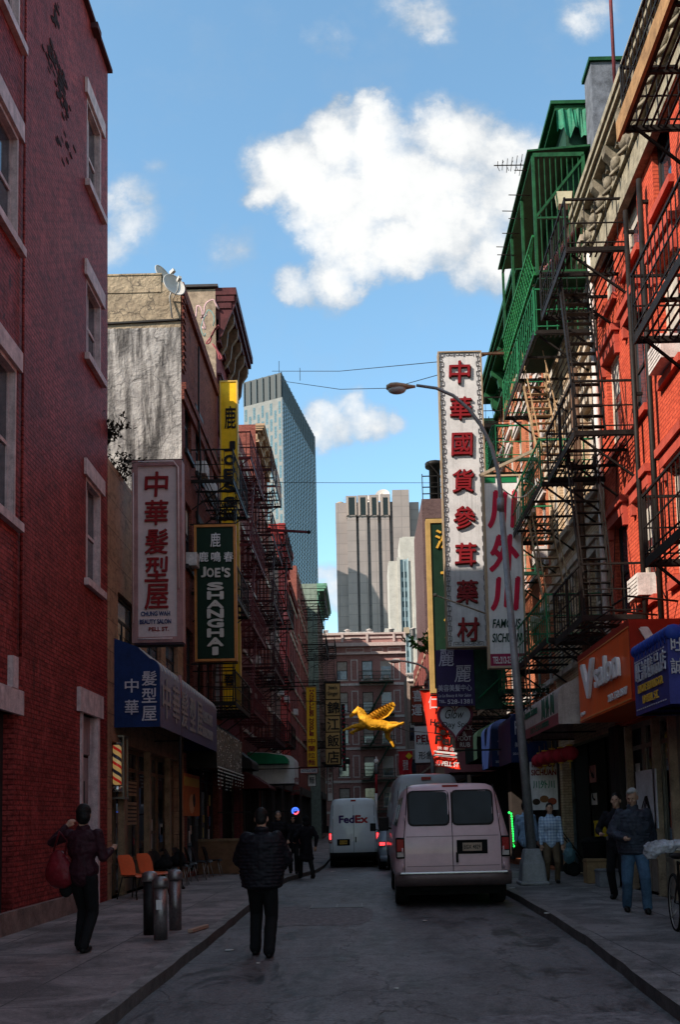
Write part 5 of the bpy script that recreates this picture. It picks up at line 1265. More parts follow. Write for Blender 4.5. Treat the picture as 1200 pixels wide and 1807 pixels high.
for (s, px_, py_, pw, ph, m_, bd) in (('仁', 764, 1240, 15, 22, M_sw, .03), ('He', 768, 1275, 16, 12, M_blk, .03), ('Le', 777, 1290, 18, 12, M_blk, .03), ('Pell', 786, 1307, 34, 15, M_blk, .03), ('快 樂 店', 787, 1321, 30, 6, M_sw, .01), ('18 PELL ST', 790, 1348, 40, 8, M_sw, .03)):
    q = MB(); put_text(q, s, atY(px_, py_, 28.23), pw*k, ph*k, bold=bd, thick=.01, rot=-.12 if py_ > 1260 else 0); q.build('lettering', m_, t, fix=False)
q = MB()
for yy_ in (1327, 1333): a_, b_ = atY(766, yy_-1, 28.25), atY(807, yy_+3, 28.25); q.beam(a_, b_, .01, .06)
q.build('stripe', M_sw, t)
q = MB(); a_, b_ = atY(740, 1217, 28.4), atY(790, 1217, 28.4); q.tube([a_, b_, Vector((WR, 28.6, b_.z+.3))], .025, 6); q.build('pole', M_black, t)
t, P4 = cloth('banner', 'small red flag with a yellow diamond beside the globe lamp', 'banner', ((703, 1326), (728, 1325), (727, 1366), (705, 1367)), 44, mat('flag_red', (.5, .02, .03), .7), 8, 10, .04)
q = MB(); c = atY(722, 1334, 43.9); s_ = .17; q.prism([c+Vector((-s_, 0, 0)), c+Vector((0, 0, -s_)), c+Vector((s_, 0, 0)), c+Vector((0, 0, s_))], (0, .03, 0)); q.build('diamond', mat('diamond_yellow', (.75, .5, .02), .5), t)
q = MB(); a_ = atY(700, 1325, 44); q.tube([a_, atY(731, 1323, 44), Vector((4.9, 44.2, a_.z+.2))], .025, 6); q.build('pole', M_white, t)
q = MB(); put_text(q, '張燈', atY(716, 1350, 43.86), .25, .5, bold=.01, thick=.01); q.build('lettering', M_sw, t, fix=False)

# ================================================================ AWNINGS AND SHOP FRONT SIGNS
def awning(name, label, side, wall, out, y0, y1, z0, z1, ztop, m, mi=None, endm=None, cat='awning', round_=.25, group=None, ribs=0):
    """boxy vinyl awning: vertical valance face from z0 to z1, curving back up to ztop at the wall"""
    s = 1 if side == 'L' else -1
    def X(n): return wall+s*n
    prof = [(out, z0), (out, z1-round_)]
    for i in range(1, 7):
        a = i/6*R(80); prof.append((out-round_*(1-math.cos(a)), z1-round_+round_*math.sin(a)))
    prof += [(out*.5, (prof[-1][1]+ztop)/2+.03), (0.003, ztop)]
    t = thing(name, label, cat, (X(out/2), (y0+y1)/2, z0), group=group)
    q = MB(); vs = []; n = len(prof); N = max(2, int((y1-y0)/.4))
    for j in range(N+1):
        y = y0+(y1-y0)*j/N
        for (a, z) in prof: vs.append((X(a), y, z-.012*math.sin(j*math.pi)*0))
    q.add(vs, [(j*n+i, j*n+i+1, (j+1)*n+i+1, (j+1)*n+i) for j in range(N) for i in range(n-1)], True); q.build('cover', m, t, fix=False)
    q = MB()
    for y in (y0-.003, y1+.003): q = MB(); q.add([(X(a), y, z) for (a, z) in prof]+[(X(.003), y, z0)], [tuple(range(n+1))]); q.build('end_panel', endm or m, t, fix=False)
    q = MB()
    for y in (y0+.03, (y0+y1)/2, y1-.03): q.beam((X(0), y, z0+.02), (X(out-.03), y, z0+.02), .03); q.beam((X(out-.04), y, z0+.02), (X(out-.04), y, z1-round_), .03)
    q.beam((X(out-.03), y0, z0+.03), (X(out-.03), y1, z0+.03), .03)
    q.build('frame', M_black, t)
    if ribs:
        q = MB()
        for j in range(ribs): y = y0+(y1-y0)*(j+.5)/ribs; q.tube([(X(a-.0), y, z+.008) for a, z in prof[1:-1]], .012, 5)
        q.build('piping', mi or m, t)
    return t, X
def street_text(t, X, out, side, items, m, name='lettering', thick=.012):
    """text on the valance facing the street. items: (text, y, z, w, h, bold)"""
    ux = (0, 1, 0) if side == 'L' else (0, -1, 0)
    for it in items: q = MB(); put_text(q, it[0], (X(out+.006), it[1], it[2]), it[3], it[4], ux=ux, uy=(0, 0, 1), bold=(it[5] if len(it) > 5 else .01), thick=thick); q.build(name, m, t, fix=False)
M_blue = mat('awning_blue', (.008, .024, .10), .5, var=.25, streak=.3, bump=.2); M_blueg = mat('awning_blue_grey', (.085, .085, .17), .35, var=.3, streak=.45, bump=.2)
za, zb_ = atY(285, 1283, 18).z, atY(285, 1165, 18).z
t, X = awning('awning', 'blue barber shop awning with white characters, left pavement', 'L', WL, .92, 17.9, 24.9, za, zb_+.03, zb_+.45, M_blueg, M_pale, M_blue, ribs=22)
def on_end(t, y, items, m, name='lettering', thick=.012):
    for (s, px, py, pw, ph, *bd) in items: q = MB(); c = atY(px, py, y-.01); k = y/F; put_text(q, s, c, pw*k, ph*k, bold=bd[0] if bd else .01, thick=thick); q.build(name, m, t, fix=False)
M_awt = mat('awning_white_print', (.46, .44, .50), .6)
on_end(t, 17.89, [('髮', 263, 1197, 26, 26, .02), ('型', 263, 1227, 26, 26, .02), ('屋', 263, 1259, 26, 26, .02), ('中', 232, 1210, 24, 24, .02), ('華', 232, 1248, 24, 26, .02)], M_awt)
street_text(t, X, .92, 'L', [(c, 18.45+i*.95, za+.62, .7, .8, .02) for i, c in enumerate('中華髮型屋')]+[('CHUNG WAH', 23.4, za+.75, 1.4, .3), ('BEAUTY SALON', 23.4, za+.35, 1.5, .25)], mat('awning_faded_print', (.30, .26, .25), .6))
# clear plastic covered awning with bead strings
M_clear = mat('cloudy_plastic', (.22, .2, .17), .25, var=.6, scale=8, bump=.8, streak=.5)
t, X = awning('awning', 'cloudy plastic covered awning hung with tiny icicle lights, left pavement', 'L', WL, .85, 25.3, 30.6, 3.05, 4.35, 4.7, M_clear, M_black, M_black, ribs=12)
sl = thing('string_lights', 'icicle string lights hanging from the cloudy plastic awning', 'string lights', (X(.9), 28, 3.05)); q = MB(); q2 = MB()
for i in range(46):
    y = 25.2+i*.12; L_ = rnd.uniform(.15, .75); q.tube([(X(.89), y, 3.12), (X(.89), y, 3.12-L_)], .004, 4)
    for k_ in range(int(L_/.1)): q2.ellip((X(.9), y, 3.08-k_*.1), (.013, .013, .02), n=5, m=3)
for i in range(70): y = rnd.uniform(25.3, 30.6); q2.ellip((X(.87), y, rnd.uniform(3.2, 4.2)), (.013, .013, .015), n=5, m=3)
q.build('wire', M_black, sl); q2.build('bulb', mat('icicle_bulb', (.7, .66, .6), .3), sl)
t, X = awning('awning', 'small black awning beneath the maroon fire escape', 'L', WL, 1.1, 31.4, 33.4, 3.35, 3.75, 4.3, M_black)
t, X = awning('awning', 'dark red sloping awning past the black one', 'L', WL, 1.4, 34.4, 37.0, 2.75, 2.95, 3.6, mat('awning_darkred', (.08, .015, .015), .7))
t, X = awning('awning', 'white and green shop awning with red characters far down the left pavement', 'L', -4.8, 1.9, 39.0, 41.5, 3.1, 4.3, 4.5, M_sw, endm=M_sw)
on_end(t, 38.99, [('食', 523, 1376, 10, 9, .02), ('品', 523, 1389, 10, 9, .02), ('公司', 520, 1400, 16, 6, .02)], M_redch)
t, X = awning('awning', 'small green awning strip just before the white one', 'L', -4.8, 1.7, 38.0, 38.9, 3.9, 4.25, 4.4, mat('awning_green', (.01, .16, .07), .6))
# black banner pole on the left pavement
t = thing('signpost', 'slim black post with a pale top in front of the blue awning', 'post', (atY(318, 1400, 20).x, 20, .12))
c = atY(318, 1400, 20); q = MB(); q.tube([(c.x, 20, .12), (c.x, 20, atY(318, 1232, 20).z)], .035, 8); q.lathe((c.x, 20, .12), [(.09, 0), (.09, .03), (.04, .08)], 10); q.build('post', M_black, t)
q = MB(); q.tube([(c.x, 20, atY(318, 1232, 20).z), (c.x, 20, atY(318, 1192, 20).z)], .045, 8); q.build('sleeve', M_pinkfr, t)
# barber pole in glass case
c = atY(206, 1350, 18.35); t = thing('barber_pole', 'striped barber pole in a glass case beside the shop door', 'barber pole', (c.x, 18.35, c.z-.5))
q = MB(); ns = 24; nh = 30; vs = []
def bp():
    m, nt, b = _new('barber_stripes'); s = nt.nodes.new('ShaderNodeSeparateXYZ'); tc_ = nt.nodes.new('ShaderNodeTexCoord'); nt.links.new(tc_.outputs['Object'], s.inputs[0])
    ang = _math(nt, 'ARCTAN2', s.outputs[1], s.outputs[0]); v = _math(nt, 'FRACT', _math(nt, 'ADD', _math(nt, 'MULTIPLY', s.outputs[2], 3.2), _math(nt, 'DIVIDE', ang, 2*math.pi)))
    r_ = nt.nodes.new('ShaderNodeValToRGB'); r_.color_ramp.interpolation = 'CONSTANT'; e = r_.color_ramp.elements
    for i_, (p_, c_) in enumerate([(0, (.50, .30, .10, 1)), (.3, (.40, .012, .01, 1)), (.5, (.50, .33, .14, 1)), (.75, (.012, .012, .02, 1))]):
        if i_ > 1: e.new(p_)
        e[i_].position = p_; e[i_].color = c_
    nt.links.new(v, r_.inputs[0]); nt.links.new(r_.outputs[0], b.inputs['Base Color']); nt.links.new(r_.outputs[0], b.inputs['Emission Color']); b.inputs['Emission Strength'].default_value = .22; b.inputs['Roughness'].default_value = .3; return m
q = MB(); q.lathe((0, 0, .1), [(.085, 0), (.085, .8)], 24); o = q.build('striped_cylinder', bp(), t, local=True)
for z_, p_ in ((-.05, [(.11, 0), (.13, .05), (.11, .14)]), (.9, [(.11, 0), (.13, .05), (.06, .16)])): q = MB(); q.lathe((0, 0, z_), p_, 20); q.build('cap', mat('chrome', (.5, .48, .46), .2, .9), t, local=True)
q = MB()
for sx in (-.17, .17): q.box(sx-.015, sx+.015, -.17, -.14, -.15, 1.05); q.box(sx-.015, sx+.015, .14, .17, -.15, 1.05)
q.box(-.19, .19, -.18, .18, 1.05, 1.09); q.box(-.19, .19, -.18, .18, -.19, -.15); q.build('case', mat('case_metal', (.3, .27, .22), .35, .7), t, local=True)
q = MB(); q.box(-.9, -.18, -.03, .03, .4, .45); q.build('arm', M_black, t, local=True)
# posters in the shop windows, left
for (lab, x0, x1, y0, y1, Xp, col, nm) in (('orange beer poster of a smiling face behind the dark post', 323, 352, 1363, 1440, -4.95, (.55, .16, .05), 'poster'), ('pale price list on the barber shop glass', 224, 241, 1375, 1405, -4.95, (.3, .2, .12), 'notice'), ('lower pale price list on the barber shop glass', 224, 241, 1415, 1455, -4.95, (.3, .2, .12), 'notice')):
    a_, b_ = atX(x0, y0, Xp+.06), atX(x1, y1, Xp+.06); t = thing(nm, lab, nm, (Xp+.06, (a_.y+b_.y)/2, b_.z))
    q = MB(); q.box(Xp+.05, Xp+.06, a_.y, b_.y, b_.z, a_.z); q.build('sheet', mat('poster_'+nm+str(x0)+str(y0), col, .6, var=.3), t)
    if nm == 'poster':
        q = MB(); q.ellip((Xp+.062, (a_.y+b_.y)/2, b_.z+.35), (.01, .42, .28)); q.build('picture', mat('poster_face', (.62, .36, .2), .6), t)
        q = MB(); q.ellip((Xp+.068, (a_.y+b_.y)/2+.3, b_.z+.45), (.01, .22, .2)); q.build('picture_hair', M_blk, t)
        q = MB(); q.box(Xp+.06, Xp+.066, a_.y+.1, b_.y-.1, a_.z-.35, a_.z-.1); q.build('header', mat('poster_yellow', (.65, .42, .1), .6), t)
    else:
        q = MB()
        for k_ in range(5): q.box(Xp+.06, Xp+.064, a_.y+.05, b_.y-.05, b_.z+.06+k_*.08, b_.z+.09+k_*.08)
        q.build('print', M_blk, t)

# --- right shop fronts
M_or = mat('orange_sign_face', (.78, .105, .02), .35, var=.1, streak=.2); M_or2 = mat('dark_red_sign_side', (.30, .022, .012), .4)
za = 3.28
t = thing('shop_sign', 'big orange boxed salon sign with raised white letters on the right', 'sign', (4.65, 15.5, 3.3))
q = MB(); q.box(4.2, WR-.003, 13.9, 17.2, za, 4.55); q.build('box', M_or, t)
q = MB(); q.box(4.2, WR-.003, 13.86, 13.899, za, 4.55); q.box(4.195, 4.2, 13.86, 17.2, 4.45, 4.56); q.build('side_face', M_or2, t)
q = MB()
for (z_) in (za+.03, 4.43): q.box(4.185, 4.1995, 13.9, 17.2, z_, z_+.02)
q.build('trim', mat('orange_trim', (.7, .25, .08), .4), t)
q = MB(); put_text(q, 'V', (4.19, 16.35, 3.98), .85, .62, ux=(0, -1, 0), bold=.03, thick=.06); put_text(q, 'salon', (4.19, 15.1, 3.98), 1.45, .45, ux=(0, -1, 0), bold=.02, thick=.06); put_text(q, '212-732-0387', (4.19, 14.6, 3.48), 1.1, .12, ux=(0, -1, 0), bold=.01, thick=.02); put_text(q, '@18', (4.19, 16.9, 3.42), .3, .08, ux=(0, -1, 0), bold=.01, thick=.02)
q.build('lettering', mat('sign_letter_white', (.75, .7, .7), .4), t, fix=False)
q = MB(); put_text(q, 'V', (4.66, 13.85, 4.15), .6, .5, bold=.03, thick=.03); q.build('lettering', mat('sign_letter_white', (.75, .7, .7), .4), t, fix=False)
q = MB()
for y_ in (14.2, 15.2, 16.2, 17.0): q.tube([(WR, y_, 4.9), (4.3, y_, 5.0), (4.05, y_, 4.85)], .018, 6)
q.build('lamp_arm', M_black, t)
# blue awning near
M_blb = mat('awning_bright_blue', (.028, .06, .33), .45, var=.2, streak=.3); M_bld = mat('awning_indigo', (.045, .05, .22), .45, var=.2, streak=.3)
t, X = awning('awning', 'bright blue shop awning with gold and white print at the right frame edge', 'R', WR, 1.5, 10.45, 11.75, 2.82, 3.75, 4.0, M_bld, M_blb, M_bld, round_=.22, ribs=9)
q = MB()
for j in range(11): y = 10.45+1.3*j/10; q.ellip((X(1.42), y, 3.66), (.12, .075, .1), n=10, m=6)
q.build('scalloped_top', M_blb, t)
street_text(t, X, 1.5, 'R', [(c, 11.55-i*.24, 3.36, .2, .24, .02) for i, c in enumerate('旺誠精品店')], M_awt); street_text(t, X, 1.5, 'R', [('KINGLIE TRADING CO.', 11.1, 3.14, .95, .1, .01), ('19 PELL ST.', 11.1, 2.99, .6, .1, .01)], M_gold)
q = MB()
for k in range(14): q.box(X(1.503), X(1.507), 10.55+k*.085, 10.6+k*.085, 3.5, 3.515); q.box(X(1.503), X(1.507), 10.55+k*.085, 10.6+k*.085, 2.88, 2.895)
q.build('stitching', M_awt, t)
on_end(t, 10.44, [('旺', 1196, 1135, 24, 28, .02), ('誠', 1196, 1175, 24, 28, .02)], M_awt)
# cream awning
M_crm = mat('awning_cream_pink', (.42, .33, .30), .5, var=.3, streak=.5, bump=.3)
t, X = awning('awning', 'cream vinyl restaurant awning with green characters behind the lamp post', 'R', WR, 1.25, 17.5, 21.6, 3.3, 4.15, 4.5, M_crm, M_crm, M_crm, round_=.35)
street_text(t, X, 1.25, 'R', [(c, 18.9-i*.45, 3.75, .32, .42, .01) for i, c in enumerate('川外川')]+[('Famous Sichuan', 20.3, 3.85, 1.5, .2, .0), ('212-233-8888', 19.4, 3.42, 2.0, .12, 0)], mat('letter_dark_green', (.012, .08, .05), .5))
q = MB(); q.box(X(1.252), X(1.258), 17.5, 21.6, 3.3, 3.52); q.build('valance_strip', mat('valance_maroon', (.22, .05, .06), .6), t)
# icicle lights on the right
sl = thing('string_lights', 'tangle of white string lights between the lamp post and the cream awning', 'string lights', (3.9, 21.9, 3.6)); q = MB(); q2 = MB()
for i in range(26):
    y = 21.7+rnd.uniform(0, .5); x_ = rnd.uniform(3.95, 4.75); z_ = 4.0+rnd.uniform(.2, 1.0)*((x_-3.4)/1.3); q.tube([(x_, y, z_), (x_+.02, y, z_-.5)], .003, 4)
    for k_ in range(9): q2.ellip((x_+rnd.uniform(-.05, .05), y, z_-k_*.07), (.012, .012, .014), n=5, m=3)
q.build('wire', M_black, sl); q2.build('bulb', mat('icicle_bulb', (.7, .66, .6), .3), sl)
# red lanterns
M_lan = mat('lantern_red', (.35, .02, .035), .6, var=.15)
lp = None
for i, (px_, py_) in enumerate([(962, 1338), (975, 1335), (990, 1333), (1006, 1329), (953, 1342)]):
    Y_ = 20.4-i*.42 if i < 4 else 20.9; c = atY(px_, py_, Y_)
    if i == 0:
        lp = thing('paper_lantern', 'round red paper lantern in the row under the cream awning', 'lantern', (0, 0, 0), group='red paper lanterns under the cream awning', local=True)
        q = MB(); q.ellip((0, 0, 0), (.19, .19, .16), n=18, m=10); g = q.build('globe', M_lan, lp, local=True)
        q = MB()
        for k_ in range(9): a_ = k_*2*math.pi/9; q.tube([(.192*math.sin(b_*math.pi/8)*math.cos(a_), .192*math.sin(b_*math.pi/8)*math.sin(a_), .162*math.cos(b_*math.pi/8)) for b_ in range(1, 8)], .004, 4)
        q.build('rib', M_redch, g, local=True)
        q = MB(); q.lathe((0, 0, .15), [(.07, 0), (.07, .03)], 12); q.lathe((0, 0, -.18), [(.06, 0), (.06, .03)], 12); q.tube([(0, 0, .18), (0, 0, .34)], .005, 4); q.tube([(0, 0, -.18), (0, 0, -.32)], .012, 5); q.build('hanger', M_gold, lp, local=True)
        o = lp
    else: o = copy_tree(lp)
    o.location = c
# big window poster on the right
t, U, _b = sign('poster_board', 'tall white restaurant poster with red and green lettering behind the lamp post', 936, 985, 1343, 1430, 21.4, M_sw, None, .02, .05, cat='poster')
chars(t, U, [('FAMOUS', 959, 1349, 40, 9, .03), ('SICHUAN', 960, 1363, 44, 10, .03)], M_redch, thick=.01); chars(t, U, [('川外川', 960, 1384, 38, 14, .03)], mat('letter_green', (.02, .2, .1)), thick=.01)
q = MB()
for (x_, y_, r_, mm) in ((947, 1415, 7, 0), (961, 1410, 8, 1), (975, 1414, 8, 2)):
    c = U(x_, y_); q.cur = mm; q.prism([c+Vector((r_/F*21.4*math.cos(a*.45), -.01, r_/F*21.4*.8*math.sin(a*.45))) for a in range(14)], (0, .008, 0))
q.build('dish_picture', [mat('pic_dark', (.05, .03, .02)), mat('pic_brown', (.25, .1, .04)), mat('pic_red', (.3, .06, .03))], t)
# blue banners further on
for k, (lab, Y_, x0, x1, y0, y1, txt) in enumerate([('far navy shop awning with a round emblem', 27.0, 866, 903, 1272, 1352, '麗'), ('near navy shop awning with white print', 24.3, 900, 930, 1258, 1345, 'FEET')]):
    a_, b_ = atY(x0, y0, Y_), atY(x1, y1, Y_-.0)
    ou = WR-a_.x
    t, X = awning('awning', lab, 'R', WR, ou, Y_, Y_+2.2, b_.z, a_.z, a_.z+.3, M_bld if 0 else mat('awning_navy', (.009, .02, .075), .6, var=.25, streak=.3), endm=mat('awning_navy', (.015, .035, .12)))
    on_end(t, Y_-.003, [(txt, (x0+x1)/2+4, y0+26, 20, 24, .02), ('美容', (x0+x1)/2+2, y0+56, 16, 9), ('212-528-1381', (x0+x1)/2+2, y0+72, 22, 4)], M_awt)
t, X = awning('awning', 'dark green canvas awning behind the upper navy ones', 'R', WR, 1.3, 29.5, 33, 3.4, 4.4, 4.8, mat('awning_darkgreen', (.008, .022, .016), .8))
t, X = awning('awning', 'small pink awning far along the right pavement', 'R', WR, 1.7, 34.5, 37, 3.2, 3.9, 4.2, mat('awning_pink', (.4, .15, .16), .7))
# green led strip in a doorway
t = thing('led_strip', 'upright green LED light strip in the dark doorway right of the pink van', 'light strip', atY(907, 1495, 24))
q = MB()
for k in range(14): p = atY(903+k*.35, 1436+k*4.4, 24); q.ellip(p, (.022, .022, .028), n=6, m=4)
p = atY(899, 1434, 24); q.ellip(p, (.03, .03, .03), n=6, m=4)
q.build('led', mat('led_green', (.0, .4, .05), .4, emit=(.02, 1, .1), es=1.6), t)
q = MB(); q.beam(atY(903, 1432, 24.03), atY(909, 1500, 24.03), .03); q.build('strip', M_black, t)
# ================================================================ VEHICLES
M_tyre = mat('tyre_rubber', (.012, .012, .012), .85); M_rim = mat('wheel_rim', (.3, .28, .27), .4, .7)
M_chrome = mat('bumper_chrome', (.5, .5, .52), .22, .9); M_vg = glass('vehicle_glass', (.006, .008, .010), .10); M_vg.node_tree.nodes['Principled BSDF'].inputs['Specular IOR Level'].default_value = .12
M_tail = mat('tail_light', (.28, .008, .012), .25, var=.1); M_taillit = mat('tail_light_lit', (.6, .02, .03), .3, emit=(1, .05, .06), es=1.3)
M_under = mat('underbody', (.008, .008, .008), .9)
def van(label, loc, rz, L, levels, paint, rear_lean, roof_w, wins, lights, plate, bumper, cat='van', name='delivery_van', wheels=(), side_win=None, lit=False, extra=None, seam=True, mirrors=True, group=None):
    """levels: (z, half width, y inset at the rear, y inset at the front, corner radius). rear faces -y"""
    t = thing(name, label, cat, loc, rz, group=group, local=True)
    q = MB(); vs = []; fs = []; nc = 5
    def ring(z, hw, a, b, r):
        out = []
        for (cx, cy, s0) in ((hw-r, L-b-r, 0), (-hw+r, L-b-r, 90), (-hw+r, a+r, 180), (hw-r, a+r, 270)):
            for i in range(nc+1): an = R(s0+90*i/nc); out.append((cx+r*math.cos(an), cy+r*math.sin(an), z))
        return out
    n = 4*(nc+1)
    for lv in levels: vs += ring(*lv)
    for k in range(len(levels)-1):
        for i in range(n): fs.append((k*n+i, k*n+(i+1) % n, (k+1)*n+(i+1) % n, (k+1)*n+i))
    fs.append(tuple(range(n))[::-1]); fs.append(tuple(range((len(levels)-1)*n, len(levels)*n)))
    q.add(vs, fs, True); q.sm[-1] = False; body = q.build('body', paint, t, local=True)
    def ry(z):
        for a, b in zip(levels, levels[1:]):
            if a[0] <= z <= b[0]: e = (z-a[0])/(b[0]-a[0]); return a[2]+(b[2]-a[2])*e
        return levels[-1][2]
    def rr(x0, x1, z0, z1, r, off, th):
        pts = []
        for (cx, cz, s0) in ((x1-r, z1-r, 0), (x0+r, z1-r, 90), (x0+r, z0+r, 180), (x1-r, z0+r, 270)):
            for i in range(4): an = R(s0+30*i); x, z = cx+r*math.cos(an), cz+r*math.sin(an); pts.append((x, ry(z)-off, z))
        m_ = MB(); m_.prism(pts, (0, th, 0)); return m_
    H = levels[-1][0]
    for (x0, x1, z0, z1) in wins:
        d = rr(x0-.03, x1+.03, z0-.03, z1+.03, .09, .008, .012).build('window_seal', M_black, t, local=True)
        rr(x0, x1, z0, z1, .07, .014, .012).build('rear_window', M_vg, d, local=True)
    zb = levels[1][0]+.04; hwb = levels[2][1]
    if seam:
        q = MB(); zt = wins[0][3]+.12 if wins else H*.9
        for x in (0, -hwb*.84, hwb*.84):
            k = 12; pts = [(x*(1 if z_ < wins[0][2] else 1) * (1-.11*max(0, (z_-H*.55)/(H*.45)) if x else 1), ry(z_)-.002, z_) for z_ in [zb+(zt-zb)*i/k for i in range(k+1)]] if wins else [(x*(1-.05*max(0, (z_-H*.5)/(H*.5))), ry(z_)-.002, z_) for z_ in [zb+(zt-zb)*i/k for i in range(k+1)]]
            q.tube(pts, .007, 5)
        q.build('door_seam', M_black, body, local=True)
        for s in (-1, 1):
            for z in (zb+.18, H*.46, H*.72): q = MB(); q.tube([(s*hwb*.87*(1 if z < H*.6 else .94), ry(z)-.02, z-.05), (s*hwb*.87*(1 if z < H*.6 else .94), ry(z)-.02, z+.05)], .018, 6); q.build('hinge', paint, body, local=True)
        q = MB(); q.box(.05, .09, ry(H*.4)-.045, ry(H*.4)-.01, H*.36, H*.44); q.build('door_handle', M_black, body, local=True)
    for (x0, x1, z0, z1) in lights:
        for s in (-1, 1):
            a_, b_ = (x0, x1) if s > 0 else (-x1, -x0); y_ = ry((z0+z1)/2)
            q = MB(); q.box(a_, b_, y_-.025, y_+.18, z0, z1); h_ = q.build('tail_light_housing', M_under if not lit else M_tail, t, local=True, bevel=.02)
            q = MB(); q.box(a_+.02, b_-.02, y_-.034, y_-.02, z0+(z1-z0)*.35, z1-.03); q.build('tail_light', M_taillit if lit else M_tail, h_, local=True)
            q = MB(); q.box(a_+.02, b_-.02, y_-.033, y_-.02, z0+.03, z0+(z1-z0)*.3); q.build('reverse_light', mat('reverse_light', (.4, .35, .33), .3), h_, local=True)
    if bumper:
        (bz0, bz1, bh, bm) = bumper; q = MB(); vs = []; pf = [(0, bz0), (-.10, bz0+.02), (-.14, (bz0+bz1)/2), (-.14, bz1-.05), (-.11, bz1), (.0, bz1)]
        N = 12
        for i in range(N+1):
            x = -bh+2*bh*i/N; e = max(0, abs(x)-bh*.86)/(bh*.14); dy = .12*e*e
            for (y, z) in pf: vs.append((x, y+dy, z))
        m_ = len(pf); q.add(vs, [(i*m_+j, i*m_+j+1, (i+1)*m_+j+1, (i+1)*m_+j) for i in range(N) for j in range(m_-1)], True); q.build('bumper', bm, t, local=True)
    if plate:
        (x0, x1, z0, z1, pc, txt, tc_) = plate; y_ = ry((z0+z1)/2)
        q = MB(); q.box(x0-.1, x1+.1, y_-.012, y_+.01, z0-.05, z1+.05); r_ = q.build('plate_recess', M_under, t, local=True)
        q = MB(); q.box(x0, x1, y_-.022, y_-.0125, z0, z1); p_ = q.build('licence_plate', pc, r_, local=True)
        q = MB(); put_text(q, txt, ((x0+x1)/2, y_-.0225, (z0+z1)/2), (x1-x0)*.86, (z1-z0)*.5, thick=.004, bold=.01); q.build('plate_number', tc_, r_, local=True, fix=False)
    for (wy, wr_, hw) in wheels:
        for s in (-1, 1):
            q = MB(); w0 = .25; x_ = s*(hw-w0/2)
            q.lathe((x_, wy, wr_), [(wr_*.55, -w0/2), (wr_*.93, -w0/2), (wr_, -w0/2+.03), (wr_, w0/2-.03), (wr_*.93, w0/2), (wr_*.55, w0/2)], 28, axis='x')
            w_ = q.build('wheel', M_tyre, t, local=True)
            q = MB(); q.lathe((x_, wy, wr_), [(.0, s*(w0/2-.06)), (wr_*.25, s*(w0/2-.05)), (wr_*.5, s*(w0/2-.03)), (wr_*.56, s*(w0/2+.002))], 24, axis='x'); q.build('rim', M_rim, w_, local=True, fix=True)
    q = MB(); q.box(-hwb+.16, hwb-.16, .2, L-.3, levels[0][0]-.18, levels[0][0]+.05); q.box(-hwb+.1, hwb-.1, wheels[0][0]-.09, wheels[0][0]+.09, wheels[0][1]-.09, wheels[0][1]+.09)
    q.tube([(.5, .1, levels[0][0]-.12), (.5, 1.2, levels[0][0]-.1)], .035, 8); q.lathe((0, .7, levels[0][0]-.22), [(.33, 0), (.36, .05), (.36, .18), (.3, .2)], 20); q.build('underbody', M_under, t, local=True)
    if side_win:
        for s in (-1, 1):
            for (y0, y1, z0, z1, hw0, hw1) in side_win:
                q = MB(); q.prism([(s*(hw0+.006), y0, z0), (s*(hw0+.006), y1, z0), (s*(hw1+.006), y1, z1), (s*(hw1+.006), y0, z1)], (-s*.02, 0, 0)); q.build('side_window', M_vg, t, local=True)
    if mirrors:
        for s in (-1, 1):
            q = MB(); q.box(s*(hwb+.02), s*(hwb+.24), L-1.35, L-1.25, 1.28, 1.58); q.beam((s*(hwb-.1), L-1.3, 1.3), (s*(hwb+.05), L-1.3, 1.35), .04); q.build('wing_mirror', M_black, t, local=True, bevel=.02)
    if extra: extra(t, body, ry, rr)
    return t
def paintm(name, col, dirt=.25, rough=.35):
    m, nt, b = _new(name); p = nt.nodes.new('ShaderNodeTexCoord').outputs['Object']; s = nt.nodes.new('ShaderNodeSeparateXYZ'); nt.links.new(p, s.inputs[0])
    n_ = _noise(nt, p, 2.2, 6, .7); f_ = _noise(nt, p, 45, 3, .7); low = _math(nt, 'MULTIPLY', _ramp(nt, _math(nt, 'ADD', s.outputs[2], _math(nt, 'MULTIPLY', n_, .5)), [(.55, 1.0), (1.0, 0.0)]), dirt*1.6)
    c = _mix(nt, _math(nt, 'ADD', low, _math(nt, 'MULTIPLY', _ramp(nt, n_, [(.4, 0.0), (.75, 1.0)]), dirt), clamp=True), col, (.08, .065, .06))
    c = _mix(nt, _math(nt, 'MULTIPLY', _ramp(nt, f_, [(.5, 0.0), (.8, 1.0)]), dirt*.6), c, (.12, .1, .1))
    nt.links.new(c, b.inputs['Base Color']); nt.links.new(_math(nt, 'ADD', _math(nt, 'MULTIPLY', n_, .3), rough-.12), b.inputs['Roughness']); b.inputs['Coat Weight'].default_value = .3; return m
P_pink = paintm('van_paint_pinkish', (.62, .41, .45)); P_fx = paintm('van_paint_white', (.62, .66, .70), .15); P_gr = paintm('van_paint_grey', (.28, .27, .29)); P_car = paintm('car_paint_silver', (.32, .38, .45), .2)
def ex_pink(t, body, ry, rr):
    q = MB(); q.box(-.14, .14, ry(2.1)-.03, ry(2.1)+.06, 2.075, 2.12); q.build('brake_light', M_tail, t, local=True)
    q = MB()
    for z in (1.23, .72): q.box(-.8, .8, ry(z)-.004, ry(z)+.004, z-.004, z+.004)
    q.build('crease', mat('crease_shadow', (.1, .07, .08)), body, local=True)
    q = MB(); q.box(-.93, .93, -.145, -.02, .585, .635); q.build('bumper_top', M_chrome, t, local=True, bevel=.02)
    q = MB(); q.ellip((-.45, .05, .34), (.16, .1, .05)); q.build('tow_hitch', M_under, t, local=True)
gz0 = 0
